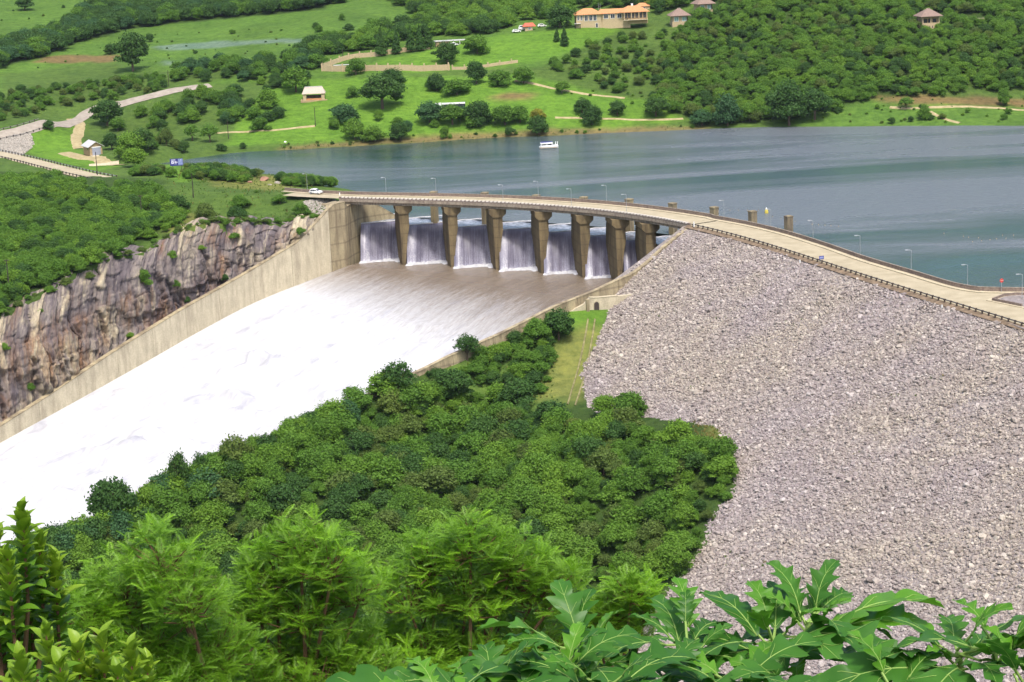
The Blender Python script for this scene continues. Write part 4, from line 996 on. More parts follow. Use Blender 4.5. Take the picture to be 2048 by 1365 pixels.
for sg, lab in ((1, 'guard rail along the far side of the curving tarred road'), (-1, 'guard rail along the top of the pale stone bank below the tarred road')):
    pth = np.array([(*(_c2[i, :2] + _nn[i] * sg * 3.6), 0) for i in _m]); pth[:, 2] = height(pth[:, 0], pth[:, 1]) + 0.3
    guard_rail(pth, lab, 3.0)
# pale stone bank below that road
poly = [(-40, 284), (0, 279), (30, 270), (60, 265), (68, 290), (48, 308), (38, 313), (0, 303), (-40, 296)]
q = [ground(a, b) for a, b in poly]; qx = [a[0] for a in q]; qy = [a[1] for a in q]
bx = RNG.uniform(min(qx), max(qx), 5200); by = RNG.uniform(min(qy), max(qy), 5200); ok = inpoly(bx, by, [(a[0], a[1]) for a in q]); bx, by = bx[ok], by[ok]
M['pale_rock'] = plain('pale_bank_stone', (0.33, 0.3, 0.26), 0.95, 0.1, var=0.35, scale=0.9)
ROCKS2 = make_source('bank_stone_sources', [bpy.data.objects.new('bank_stone_source', rock_mesh(80 + i, M['pale_rock'])) for i in range(4)])
n = len(bx); o = scatter('bank_stones', np.column_stack([bx, by, height(bx, by) + 0.1]), RNG.uniform(0.6, 1.5, n), RNG.normal(0, 0.6, (n, 3)) + np.array([0, 0, 1]) * RNG.uniform(0, 6, (n, 1)), RNG.integers(0, 4, n), ROCKS2)
tag(o, 'pale stones of the bank below the curving tarred road', 'stones')
# small stone patch behind the left abutment
q = [ground(a, b) for a, b in [(605, 405), (650, 400), (672, 402), (650, 425), (640, 432), (625, 428)]]
bx = RNG.uniform(min(a[0] for a in q), max(a[0] for a in q), 900); by = RNG.uniform(min(a[1] for a in q), max(a[1] for a in q), 900); ok = inpoly(bx, by, [(a[0], a[1]) for a in q]); bx, by = bx[ok], by[ok]; n = len(bx)
o = scatter('abutment_stones', np.column_stack([bx, by, height(bx, by) + 0.1]), RNG.uniform(0.4, 0.9, n), RNG.normal(0, 0.6, (n, 3)), RNG.integers(0, 4, n), ROCKS2)
tag(o, 'patch of pale stones behind the left end of the bridge', 'stones')

# ------------------------------------------------------------------ street lamps
def lamp_proto(h):
    e = empty('street_lamp')
    m = MB(); m.tube([(0, 0, 0), (0, 0, 0.9), (0, 0, h)], [0.07, 0.06, 0.045], 8); m.build('pole', M['galv'], e)
    m = MB(); m.tube([(0, 0, h - 0.1), (-0.25, 0, h + 0.06), (-0.7, 0, h + 0.1)], 0.045, 6); m.build('arm', M['galv'], e)
    m = MB(); m.box((-1.05, 0, h + 0.1), (0.85, 0.32, 0.16), taper=0.8); hd = m.build('lamp_head', M['galv'], e)
    m = MB(); m.box((-1.05, 0, h + 0.01), (0.6, 0.24, 0.05)); m.build('lens', M['white'], hd)
    m = MB(); m.box((0, 0, 0.1), (0.42, 0.42, 0.2)); m.build('base_plate', M['deck_concrete'], e)
    return e
lp0 = lamp_proto(5.6)
LAMPS = [((615, 384), 'lake', 'thin grey street lamp beside the white car'),
         ((771, 391), 'lake', 'thin grey street lamp on the parapet just right of the lakeside trees'),
         ((871, 395), 'lake', 'faint grey street lamp by the leftmost concrete tower'),
         ((1016, 404), 'edge', 'grey street lamp on the near edge of the bridge above the second pier gap'),
         ((1075, 398), 'lake', 'grey street lamp beside the third concrete tower from the left'),
         ((1139, 417), 'edge', 'grey street lamp on the near edge of the bridge in its middle'),
         ((1211, 410), 'lake', 'grey street lamp on the lake side between the fourth and fifth towers'),
         ((1259, 427), 'edge', 'grey street lamp on the near edge of the bridge in front of the fifth tower'),
         ((1445, 442), 'lake', 'grey street lamp just right of the third tower from the right'),
         ((1538, 462), 'lake', 'grey street lamp between the two rightmost concrete towers'),
         ((1622, 487), 'lake', 'first grey street lamp right of the rightmost concrete tower'),
         ((1716, 514), 'lake', 'second grey street lamp right of the rightmost concrete tower'),
         ((1818, 546), 'lake', 'third grey street lamp right of the rightmost concrete tower'),
         ((1931, 578), 'lake', 'grey street lamp on the parapet left of the red stop sign'),
         ((2044, 599), 'isle', 'tall grey street lamp standing on the traffic island at the right edge')]
par_px = proj(PAR)[:, 0]
for i, ((a, b), where, lab) in enumerate(LAMPS):
    if where == 'lake':
        q = np.array([np.interp(a, par_px, PAR[:, k]) for k in range(3)]); 
        j = int(np.argmin(abs(par_px - a))); q[:2] += n_[j] * 0.6
        if a == 615: q = P(615, 383, ROAD_Z)
    elif where == 'edge':
        c = crest(s_near(P(a, b, ROAD_Z))); q = np.array([*(c[0] - c[1] * 0.5), ROAD_Z])
    else: q = P(a, b, ROAD_Z + 0.2)
    o = lp0 if i == 0 else copy_tree(lp0)
    o.location = q; o.rotation_euler = (0, 0, 0.1 * math.sin(i * 5)); tag(o, lab, 'street lamp', 'street lamps along the crest road')
# ------------------------------------------------------------------ utility poles
def pole(px, py, h, lab, arm=True, y0=330.0, z=None):
    q = ground(px, py, y0) if z is None else P(px, py, z)
    e = empty('utility_pole', q, label=lab, cat='pole')
    MB().tube([(0, 0, -0.5), (0, 0, h)], [0.17, 0.11], 8).build('shaft', M['wood_pole'], e)
    if arm: MB().box((0, 0, h - 0.4), (1.3, 0.12, 0.14)).build('crossarm', M['wood_pole'], e)
    for sx in ((-0.55, 0, 0.55) if arm else (0,)): MB().cyl((sx, 0, h - 0.33), (sx, 0, h - 0.1), 0.05, 6).build('insulator', M['deck_concrete'], e)
pole(387, 396, 8.0, 'dark wooden utility pole right of the blue billboard', False)
pole(195, 352, 8.5, 'tall dark wooden pole in front of the boathouse door', False)
pole(457, 278, 8.0, 'dark wooden pole on the lakeside lawn left of the shelter', False)
pole(631, 253, 8.0, 'dark wooden pole on the lawn below the thatched shelter', False)
pole(338, 174, 7.5, 'dark wooden pole beside the end of the tarred road', False)
pole(285, 448, 9.0, 'thin dark pole rising from the bushes on the promontory', True)
pole(19, 585, 9.0, 'thin dark pole above the cliff at the left edge', True)
pole(686, 122, 5.5, 'dark pole by the upper garden wall', False)
# white marker posts
for i, (a, b, z, lab) in enumerate([(1388, 454, ROAD_Z, 'white marker post at the right end of the bridge'), (1600, 527, None, 'white marker post on the rock slope left of the small blue sign'),
                                    (1884, 618, None, 'white marker post on the rock slope near the right end of the guard rail'), (679.5, 391, ROAD_Z, 'white marker post on the road behind the left abutment')]):
    q = P(a, b, z) if z else hit(a, b, dam_z)
    e = empty('marker_post', q, label=lab, cat='post')
    MB().box((0, 0, 0.65 if i == 0 else 0.4), (0.3, 0.3, 1.3 if i == 0 else 0.8), taper=0.85).build('post_body', M['white'], e)
    MB().box((0, 0, 1.33 if i == 0 else 0.83), (0.3, 0.3, 0.06)).build('post_cap', M['white'], e)
# stop sign
q = P(2006, 588, ROAD_Z); q[1] += 1.5
e = empty('stop_sign', (q[0], q[1], ROAD_Z), 0.15, 'red octagonal stop sign on a grey post by the lake', 'sign')
MB().tube([(0, 0, 0), (0, 0, 3.2)], 0.05, 8).build('post', M['galv'], e)
oc = [(0.48 * math.cos(math.pi / 8 + k * math.pi / 4), 0.48 * math.sin(math.pi / 8 + k * math.pi / 4)) for k in range(8)]
m = MB(); m.loft([[(x, -0.06, 2.75 + z) for x, z in oc], [(x, -0.1, 2.75 + z) for x, z in oc]]); pl = m.build('sign_plate', M['red'], e)
def text(body, size, mat, parent, loc, rot=(math.pi / 2, 0, 0), name='lettering', align='CENTER'):
    cu = bpy.data.curves.new(name, 'FONT'); cu.body = body; cu.size = size; cu.align_x = align; cu.align_y = 'CENTER'; cu.extrude = 0.004
    o = bpy.data.objects.new(name, cu); dg = bpy.context.evaluated_depsgraph_get(); COL.objects.link(o)
    dg.update(); me = bpy.data.meshes.new_from_object(o.evaluated_get(dg)); bpy.data.objects.remove(o); me.materials.clear(); me.materials.append(mat)
    o = link(name, me, parent, loc); o.rotation_euler = rot; return o
text('STOP', 0.3, M['white'], pl, (0, -0.11, 2.75))
# small blue sign by the guard rail
q = P(1643, 524, ROAD_Z)
e = empty('road_sign', (q[0], q[1], ROAD_Z - 0.2), 0.25, 'small dark blue rectangular sign board beside the guard rail', 'sign')
for sx in (-0.4, 0.4): MB().cyl((sx, 0.04, 0), (sx, 0.04, 1.1), 0.03, 6).build('leg', M['dark_steel'], e)
MB().box((0, 0, 1.25), (1.25, 0.06, 0.85)).build('sign_plate', M['navy'], e)
MB().box((0, -0.035, 1.25), (1.0, 0.01, 0.5)).build('sign_print', M['paleblue'], e)
# billboard
q = ground(343, 342); q2 = ground(361, 340)
e = empty('billboard', q, 0.06, 'blue and white billboard on two legs above the lake inlet', 'billboard')
S_ = 1 / 6.05; W_, H_ = 27.5 * S_, 15 * S_; zb_ = 1.7
for sx in (0.55, 3.55): MB().box((sx, 0.08, zb_ / 2 + 0.9), (0.16, 0.14, zb_ + 2.6)).build('leg', M['dark_steel'], e)
bb = MB(); bb.box((W_ / 2 - 0.3, 0, zb_ + H_ / 2), (W_, 0.1, H_)); pl = bb.build('board', M['navy'], e)
def patch(x0, x1, y0, y1, mat, nm, sl=0.0):
    m = MB(); X = lambda f: -0.3 + f * W_; Z = lambda f: zb_ + (1 - f) * H_
    m.loft([[(X(x0), -0.052, Z(y1)), (X(x1), -0.052, Z(y1)), (X(x1 + sl), -0.052, Z(y0)), (X(x0 + sl), -0.052, Z(y0))], [(X(x0), -0.062, Z(y1)), (X(x1), -0.062, Z(y1)), (X(x1 + sl), -0.062, Z(y0)), (X(x0 + sl), -0.062, Z(y0))]])
    return m.build(nm, mat, pl)
patch(0.10, 0.29, 0.33, 0.72, M['lilac'], 'emblem_panel')
m = MB(); m.tube([(-0.3 + 0.195 * W_, -0.064, zb_ + 0.47 * H_ - 0.16), (-0.3 + 0.195 * W_, -0.064, zb_ + 0.47 * H_ + 0.22)], 0.1, 4); m.build('emblem', M['navy'], pl)
patch(0.09, 0.42, 0.12, 0.22, M['lilac'], 'heading_print')
for k, (x1) in enumerate((0.5, 0.62, 0.52)): patch(0.34, x1, 0.34 + k * 0.12, 0.42 + k * 0.12, M['lilac'], 'text_print')
patch(0.3, 0.52, 0.8, 0.85, M['paleblue'], 'footer_print')
patch(0.62, 0.98, 0.05, 0.9, M['paleblue'], 'photo_print', 0.0)
patch(0.72, 0.78, 0.08, 0.5, M['lilac'], 'jet_print', 0.1)

# ------------------------------------------------------------------ car
q = P(632, 388.6, ROAD_Z)
rz = math.atan2(crest(8)[2][1], crest(8)[2][0]) + 0.02
e = empty('car', (q[0], q[1], ROAD_Z + 0.01), rz, 'white compact sport utility car driving towards the bridge', 'car')
prof = [(-2.1, 0.35), (-2.15, 0.75), (-2.05, 1.0), (-1.95, 1.12), (-1.75, 1.5), (-1.45, 1.66), (-0.3, 1.7), (0.35, 1.62), (1.05, 1.12), (1.75, 1.0), (2.1, 0.85), (2.2, 0.6), (2.15, 0.35)]
m = MB(); ring = lambda y, k, zk: [(x * (1 if z < 1.05 else k), y * (1 if z < 1.05 else 0.84), 0.3 + (z - 0.3) * zk) for x, z in prof]
m.loft([ring(-0.9, 0.97, 0.97), ring(-0.82, 1, 1), ring(0.82, 1, 1), ring(0.9, 0.97, 0.97)]); m.build('body', M['white'], e, True)
for sy in (-1, 1):
    for x0, x1, x2, x3 in ((-1.6, -0.75, -0.75, -1.42), (-0.68, 0.1, 0.05, -0.68), (0.16, 0.85, 0.3, 0.12)):
        m = MB(); f = lambda y: [(x0, y, 1.1), (x1, y, 1.1), (x2, y - sy * 0.1, 1.54), (x3, y - sy * 0.1, 1.54)]
        m.loft([f(sy * 0.86), f(sy * 0.885)]); m.build('side_window', M['glass'], e)
    for x in (-1.3, 1.32):
        m = MB(); m.cyl((x, sy * 0.72, 0.34), (x, sy * 0.95, 0.34), 0.36, 16); wh = m.build('wheel', M['rubber'], e)
        m = MB(); m.cyl((x, sy * 0.94, 0.34), (x, sy * 0.965, 0.34), 0.22, 12); m.build('rim', M['galv'], wh)
    m = MB(); m.box((2.1, sy * 0.62, 0.8), (0.16, 0.36, 0.16)); m.build('headlight', M['glass'], e)
    m = MB(); m.box((-2.1, sy * 0.68, 0.95), (0.12, 0.2, 0.3)); m.build('tail_light', M['red'], e)
m = MB(); m.loft([[(0.42, -0.68, 1.56), (0.42, 0.68, 1.56), (1.02, 0.74, 1.16), (1.02, -0.74, 1.16)], [(0.45, -0.68, 1.6), (0.45, 0.68, 1.6), (1.06, 0.74, 1.18), (1.06, -0.74, 1.18)]]); m.build('windscreen', M['glass'], e)
m = MB(); m.box((2.17, 0, 0.48), (0.1, 1.5, 0.22)); m.build('bumper', M['dark_steel'], e)

# ------------------------------------------------------------------ boat
q = P(1098, 297, LZ)
e = empty('passenger_boat', (q[0], q[1], LZ), 0.05, 'small white covered passenger boat on the lake', 'boat')
hull = []
for x, w, z0 in ((-3.9, 0.6, 0.35), (-3.4, 1.1, -0.1), (-1.5, 1.3, -0.25), (1.5, 1.3, -0.25), (3.5, 1.25, -0.1), (3.7, 1.2, 0.1)):
    hull.append([(x, -w * 0.7, z0), (x, w * 0.7, z0), (x, w, 0.85), (x, -w, 0.85)])
m = MB(); m.loft(hull); m.build('hull', M['white'], e)
MB().box((-0.3, 0, 0.35), (6.6, 2.7, 0.12)).build('rub_strip', M['buff'], e)
cab = MB(); cab.box((-0.9, 0, 1.1), (5.0, 2.2, 0.5)); cab.build('cabin_side', M['white'], e)
for x in (-2.9, -1.2, -0.75, 1.2):
    for sy in (-1, 1): MB().box((x, sy * 1.05, 1.6), (0.3 if x == -0.75 else 0.14, 0.1, 0.6)).build('roof_post', M['white'], e)
for x0, x1 in ((-2.8, -1.25), (-0.35, 0.95)): MB().box(((x0 + x1) / 2, 0, 1.6), (x1 - x0, 1.9, 0.5)).build('window', M['glass'], e)
m = MB(); m.loft([[(-3.4, -1.3, 1.9), (-3.4, 1.3, 1.9), (1.6, 1.3, 2.0), (1.6, -1.3, 2.0)], [(-3.3, -1.2, 2.35), (-3.3, 1.2, 2.35), (1.4, 1.2, 2.5), (1.4, -1.2, 2.5)]]); m.build('roof', M['white'], e)
MB().box((-0.9, 0, 2.5), (4.6, 2.2, 0.12)).build('roof_top', M['navy'], e)
for x in (2.55, 3.3): MB().tube([(x, 0, 0.8), (x + 0.2, 0, 2.55)], 0.16, 8).build('upright', M['white'], e)
MB().box((2.6, 0, 1.05), (1.9, 1.9, 0.4)).build('stern_seat', M['white'], e)

# ------------------------------------------------------------------ floats of the boom
fl = MB(); 
bm = bmesh.new(); bmesh.ops.create_icosphere(bm, subdivisions=2, radius=0.13); fm = bpy.data.meshes.new('float'); bm.to_mesh(fm); bm.free(); fm.materials.append(M['cream'])
sh_ = MB().cyl((0, 0, 0.2), (0, 0, 0.5), 0.06, 6).mesh('lug', M['dark_steel'])
FL = [(1437, 422), (1460, 421), (1477, 421), (1495, 421), (1517, 421), (1545, 434), (1562, 438), (1590, 443), (1624, 449), (1637, 450), (1650, 451), (1662, 452), (1677, 453), (1888, 467), (1927, 473), (1937, 475),
      (1945, 484), (1957, 476), (1963, 482), (1980, 480), (1993, 478), (2005, 471), (2012, 477), (2027, 471)]
NTH = 'first second third fourth fifth sixth seventh eighth ninth tenth eleventh twelfth thirteenth'.split()
for i, (a, b) in enumerate(FL):
    q = P(a, b, LZ + 0.05); lab = ('small pale float in the line behind the towers, %s from the left' % NTH[i]) if i < 13 else ('small pale float in the cluster above the crest road bend, %s from the left' % NTH[i - 13])
    o = empty('boom_float', q, label=lab, cat='float', group='floats on the lake behind the dam')
    link('float_body', fm, o); link('lug', sh_, o)
q = P(1533, 427, LZ); e = empty('marker_buoy', q, label='yellow marker buoy with a white top between the two rightmost towers', cat='buoy')
m = MB(); m.tube([(0, 0, -0.3), (0, 0, 0.2), (0, 0, 1.0), (0, 0, 1.5)], [0.5, 0.62, 0.5, 0.25], 10); m.build('buoy_body', M['yellow'], e, True)
m = MB(); m.tube([(0, 0, 1.5), (0, 0, 1.8)], [0.26, 0.12], 8); m.build('buoy_top', M['white'], e)

# ------------------------------------------------------------------ buildings
def hip_roof(m, x0, x1, y0, y1, z, h, ov=0.5, ridge=0.4):
    x0 -= ov; x1 += ov; y0 -= ov; y1 += ov; cyy = (y0 + y1) / 2; r = (x1 - x0) / 2 * (1 - ridge); cxx = (x0 + x1) / 2; hw = (x1 - x0) / 2 * ridge
    v = [(x0, y0, z), (x1, y0, z), (x1, y1, z), (x0, y1, z), (cxx - hw, cyy, z + h), (cxx + hw, cyy, z + h), (x0, y0, z - 0.18), (x1, y0, z - 0.18), (x1, y1, z - 0.18), (x0, y1, z - 0.18)]
    return m.add(v, [(0, 1, 5, 4), (1, 2, 5), (2, 3, 4, 5), (3, 0, 4), (6, 7, 1, 0), (7, 8, 2, 1), (8, 9, 3, 2), (9, 6, 0, 3), (9, 8, 7, 6)])
def win(e, x, y, z, w, h, mat='glass', frame='white', mull=1):
    o = MB().box((x, y, z), (w, 0.1, h)).build('window', M[mat], e)
    f = MB()
    for sx in (-1, 1): f.box((x + sx * w / 2, y - 0.06, z), (0.12, 0.1, h + 0.2))
    for sz in (-1, 1): f.box((x, y - 0.055, z + sz * h / 2), (w, 0.08, 0.12))
    f.build('frame', M[frame], o)
    for k in range(mull): MB().box((x - w / 2 + w * (k + 1) / (mull + 1), y - 0.057, z), (0.08, 0.06, h)).build('mullion', M[frame], o)
    return o
# lodge
q = ground(1178, 56); k = 4.25; e = empty('lodge_house', (q[0], q[1], q[2] - 0.3), 0.06, 'long cream two storey lodge with orange tiled hip roofs on the hill', 'house')
MB().box((0, 4, 2.6), (12, 8, 8.0)).build('wall', M['cream'], e)
MB().box((13, 4.6, 3.0), (14, 7, 7.2)).build('wall', M['cream'], e)
MB().box((23.5, 4.2, 4.0), (9.5, 8, 5.6)).build('wall', M['buff'], e)
m = MB(); hip_roof(m, -6.2, 6.2, 0, 8, 6.65, 2.6, 0.8, 0.3); m.build('roof', M['tile_roof'], e)
m = MB(); hip_roof(m, 5.0, 21, 1.1, 8.1, 6.62, 1.9, 0.5, 0.8); m.build('roof', M['tile_roof'], e)
m = MB(); hip_roof(m, 15.5, 28.4, 0.1, 8.3, 6.85, 2.7, 0.9, 0.35); rf = m.build('roof', M['tile_roof'], e)
MB().box((21.5, 5, 9.7), (0.9, 0.9, 1.6)).build('chimney', M['white'], rf)
for x in (-5.0, -3.4): win(e, x, -0.03, 5.1, 0.9, 2.2)
for x in (-1.2, 1.0, 3.0): win(e, x, -0.03, 4.9, 1.5, 2.6)
win(e, 3.8, -0.03, 1.3, 1.0, 2.0, mull=0)
for x in (8.4, 11.6, 14.8): win(e, x, 1.07, 5.2, 2.0, 2.0)
for x in (17.8, 19.4, 21.2, 23.0, 25.0, 26.8): win(e, x, 0.17, 5.2, 1.3, 2.7, frame='buff')
for x in (17.0, 20.4, 24.0, 27.8): MB().box((x, -0.6, 5.0), (0.35, 0.35, 3.6)).build('veranda_post', M['cream'], e)
MB().box((22.4, -0.7, 3.1), (11.5, 2.0, 0.25)).build('veranda_floor', M['kerb'], e)
MB().box((-5.5, -1.2, 2.6), (3.0, 2.0, 0.2)).build('porch_roof', M['sheet'], e)
for x in (-6.7, -4.3): MB().box((x, -1.9, 1.0), (0.2, 0.2, 3.2)).build('porch_post', M['wood_pole'], e)
MB().cyl((5.5, 6, 8), (5.5, 6, 11.5), 0.06, 6).build('antenna', M['galv'], e); MB().cyl((6.3, 6, 8), (6.3, 6, 11.2), 0.06, 6).build('antenna', M['galv'], e)
# outbuilding with the pale orange roof behind the lodge
q = ground(1287, 22); e = empty('outbuilding', q, 0.1, 'small pale building with an orange roof behind the right end of the lodge', 'house')
MB().box((0, 2, 1.0), (6.5, 4, 2.6)).build('wall', M['cream'], e); m = MB(); hip_roof(m, -3.4, 3.4, 0, 4, 2.3, 1.5, 0.4, 0.4); m.build('roof', M['tile_roof'], e); win(e, 0.2, -0.03, 1.3, 1.4, 1.0)
# chalets
def chalet(px, py, rz, lab, w=8.0, dpt=7.0, wh=2.9, rh=3.2, base=2.0, mat='cream', curtains=True, gallery=False):
    q = ground(px, py); e = empty('thatched_chalet', (q[0], q[1], q[2] - 0.2), rz, lab, 'chalet')
    MB().box((0, dpt / 2, base / 2 - 0.6), (w * 0.96, dpt, base + 1.2)).build('plinth', M['cream'], e)
    if gallery:
        MB().box((0, dpt / 2 + 0.6, base + wh / 2 + 0.002), (w * 0.92, dpt - 1.2, wh)).build('wall', M['buff'], e)
        for x in (-w * 0.46, 0, w * 0.46): MB().box((x, 0.25, base + wh / 2 + 0.004), (0.45, 0.45, wh)).build('gallery_post', M['cream'], e)
        MB().box((0, 0.2, base + 0.35), (w * 0.94, 0.25, 0.7)).build('balustrade', M['cream'], e)
        MB().box((0, 0.2, base + wh - 0.2), (w * 0.94, 0.3, 0.4)).build('beam', M['cream'], e)
        for x in (-2.2, 0, 2.2): win(e, x, 1.16, base + 1.5, 1.5, 1.7, mull=0, frame='wood_pole')
        for x in (-2.2, -0.7, 0.7, 2.2): MB().box((x, -0.03, base - 1.1), (0.35, 0.1, 0.9)).build('vent', M['glass'], e)
    else:
        MB().box((0, dpt / 2, base + wh / 2 + 0.002), (w * 0.9, dpt * 0.96, wh)).build('wall', M[mat], e)
        for x in (-w * 0.23, w * 0.23): win(e, x, dpt * 0.02 - 0.03, base + 1.35, w * 0.24, 2.0, 'curtain')
        MB().box((w * 0.45 - 0.4, dpt * 0.02 - 0.04, base + 1.2), (0.7, 0.1, 2.2)).build('door', M['wood_pole'], e)
    m = MB(); hip_roof(m, -w / 2, w / 2, 0, dpt, base + wh + 0.1, rh, 1.1, 0.12); rf = m.build('roof', M['thatch'], e)
    MB().box((0, dpt / 2, base + wh + rh + 0.1), (1.5, 0.5, 0.35)).build('ridge_cap', M['deck_concrete'], rf)
    return e
chalet(1361, 52, 0.1, 'cream chalet with purplish thatched roof and pale curtains right of the lodge')
chalet(1412, 28, 0.3, 'thatched chalet half hidden by trees at the top edge', w=7.5)
chalet(1862, 60, 0.2, 'cream chalet with an open gallery standing alone on the wooded right hill', w=8.4, wh=3.6, rh=3.2, base=2.6, gallery=True)
q = ground(1940, 42); e = empty('terrace_wall', q, 0.1, 'low pale terrace wall right of the lone chalet', 'wall')
MB().box((0, 0, 0.3), (13, 0.5, 1.2)).build('wall_body', M['cream'], e); MB().box((0, 0, 0.95), (13.2, 0.7, 0.12)).build('coping', M['kerb'], e)
# thatched shelter
q = ground(628, 203); e = empty('picnic_shelter', (q[0], q[1], q[2]), 0.05, 'open picnic shelter with a pale thatched roof on the lawn', 'shelter')
MB().box((0, 3, 0.1), (11.5, 7, 0.9)).build('brick_base', M['buff'], e)
for x in (-4.0, 4.0):
    for y in (0.3, 5.6): MB().box((x, y, 1.9), (1.4, 0.7, 2.8)).build('pillar', M['cream'], e)
MB().box((0, 5.7, 1.4), (6.4, 0.3, 1.7)).build('back_wall', M['thatch'], e); MB().box((0, 0.2, 0.9), (6.4, 0.25, 0.7)).build('front_wall', M['tile_roof'], e)
m = MB(); hip_roof(m, -4.7, 4.7, 0, 6, 3.35, 2.7, 0.4, 0.75); rf = m.build('roof', M['thatch_pale'], e); MB().box((0, 3, 6.05), (7.4, 0.5, 0.3)).build('ridge_cap', M['sheet'], rf)
# boathouse
q = ground(193, 311); e = empty('boathouse', (q[0], q[1], q[2] - 0.05), 0.5, 'small brick boathouse with a white sheet roof and blue grey door', 'boathouse')
MB().box((0, 3.2, 1.5), (3.9, 6.4, 3.2)).build('wall', M['buff'], e)
m = MB(); m.loft([[(-1.95, 0, 3.102), (1.95, 0, 3.102), (0, 0, 4.4)], [(-1.95, 6.4, 3.102), (1.95, 6.4, 3.102), (0, 6.4, 4.4)]]); m.build('gable', M['buff'], e)
for sx in (-1, 1):
    m = MB(); m.loft([[(0, -0.5, 4.45), (sx * 2.6, -0.5, 2.75), (sx * 2.6, -0.5, 2.87), (0, -0.5, 4.6)], [(0, 6.8, 4.45), (sx * 2.6, 6.8, 2.75), (sx * 2.6, 6.8, 2.87), (0, 6.8, 4.6)]]); m.build('roof_sheet', M['sheet'], e)
dr = MB().box((0.1, -0.03, 1.35), (2.6, 0.1, 2.5)).build('roller_door', M['shutter'], e)
for k_ in range(8): MB().box((0.1, -0.09, 0.3 + k_ * 0.3), (2.5, 0.03, 0.05)).build('slat_rib', M['galv'], dr)
MB().box((0.1, -0.05, 2.75), (3.0, 0.14, 0.3)).build('lintel', M['white'], e)
MB().box((-1.97, 2.0, 2.1), (0.08, 0.8, 0.6)).build('window', M['glass'], e)
MB().box((0.2, -1.4, 0.02), (4.6, 2.6, 0.2)).build('apron', M['kerb'], e); e.scale = (1.32, 1.32, 1.22)
# red roofed hut, caravans, parked cars on the hill
q = ground(1058, 62); e = empty('red_roofed_hut', q, 0.08, 'small cream hut with a bright red roof beside the trees on the hill', 'hut')
MB().box((0, 2, 0.8), (3.6, 4, 2.6)).build('wall', M['cream'], e); m = MB(); hip_roof(m, -2.4, 2.9, 0, 4, 2.15, 1.5, 0.5, 0.6); m.build('roof', M['red_roof'], e); win(e, 0.3, -0.04, 1.1, 1.2, 0.9)
def vehicle(px, py, rz, L, h, mat, lab, nm='parked_car', cat='car'):
    q = ground(px, py); e = empty(nm, (q[0], q[1], q[2] + 0.05), rz, lab, cat)
    m = MB(); pr = [(-L / 2, 0.35), (-L / 2, h * 0.55), (-L * 0.42, h * 0.62), (-L * 0.34, h), (L * 0.12, h), (L * 0.28, h * 0.62), (L / 2, h * 0.5), (L / 2, 0.35)]
    m.loft([[(x, -0.85, z) for x, z in pr], [(x, 0.85, z) for x, z in pr]]); m.build('body', M[mat], e)
    for sy in (-1, 1):
        MB().box((-L * 0.1, sy * 0.86, h * 0.8), (L * 0.42, 0.04, h * 0.24)).build('side_window', M['glass'], e)
        for x in (-L * 0.3, L * 0.3): MB().cyl((x, sy * 0.7, 0.33), (x, sy * 0.9, 0.33), 0.33, 10).build('wheel', M['rubber'], e)
vehicle(1044, 61, 0.1, 3.4, 2.3, 'white', 'white van parked against the red roofed hut', 'parked_van', 'van')
vehicle(1033, 65.5, 0.2, 4.2, 1.5, 'white', 'white car parked left of the red roofed hut')
vehicle(1084, 54.5, 0.2, 4.2, 1.5, 'white', 'white car parked right of the red roofed hut under the trees')
# carport with a long white roof
q = ground(901, 92); e = empty('carport', q, 0.17, 'low brick outbuilding with a long white roof behind the round lawn tree', 'carport')
MB().box((-3.5, 2, 0.9), (6.5, 3.5, 2.4)).build('wall', M['buff'], e); MB().box((0.4, 2, 2.35), (15.5, 4.4, 0.28)).build('roof', M['sheet'], e)
for x in (1.5, 4.5, 7.5): MB().box((x, 0.1, 1.0), (0.2, 0.2, 2.4)).build('post', M['white'], e)
vehicle(908, 92, 0.2, 4.0, 1.4, 'white', 'white car parked under the long white carport roof')
# garden walls with piers
def garden_wall(pix, lab, h=2.0, step=5.5):
    pts = resample([ground(a, b) for a, b in pix], 2.0); pts[:, 2] = height(pts[:, 0], pts[:, 1]) - 0.3
    e = empty('garden_wall', pts[len(pts) // 2], label=lab, cat='wall')
    o = ribbon_wall('wall_body', pts, 0.35, h, M['cream'], e); o.location = -e.location
    L = np.concatenate([[0], np.cumsum(np.linalg.norm(np.diff(pts[:, :2], axis=0), axis=1))]); pm = MB().box((0, 0, (h + 0.9) / 2), (0.6, 0.6, h + 0.9)).mesh('wall_pier', M['cream'])
    for u in np.arange(0, L[-1], step): link('wall_pier', pm, e, Vector([np.interp(u, L, pts[:, j]) for j in range(3)]) - e.location)
garden_wall([(644, 143), (690, 144), (730, 143), (780, 142), (850, 143), (900, 141)], 'long cream garden wall with piers below the walled lawn', 2.9)
garden_wall([(905, 140), (930, 140), (980, 134), (1036, 126)], 'right stretch of cream garden wall rising towards the hill', 1.6)
garden_wall([(645, 137), (680, 125), (712, 117), (760, 112), (800, 106), (860, 99)], 'upper cream garden wall behind the row of conifers', 2.4)
q = ground(700, 137); e = empty('terrace_roof', q, 0.1, 'long low white roof inside the left corner of the garden walls', 'roof')
MB().box((0, 1, 1.6), (15, 2.4, 0.22)).build('roof_sheet', M['sheet'], e)
for x in (-6, -2, 2, 6): MB().box((x, 0.2, 0.6), (0.2, 0.2, 2.0)).build('post', M['buff'], e)
q = ground(905, 218); e = empty('coach', (q[0] , q[1], q[2]), 0.03, 'long white vehicle half hidden behind lakeside trees', 'vehicle')
MB().box((-6, 0, 1.6), (2.6, 2.2, 2.2)).build('cab', M['white'], e); MB().box((0.5, 0.2, 2.3), (10, 2.2, 0.5)).build('roof', M['white'], e)
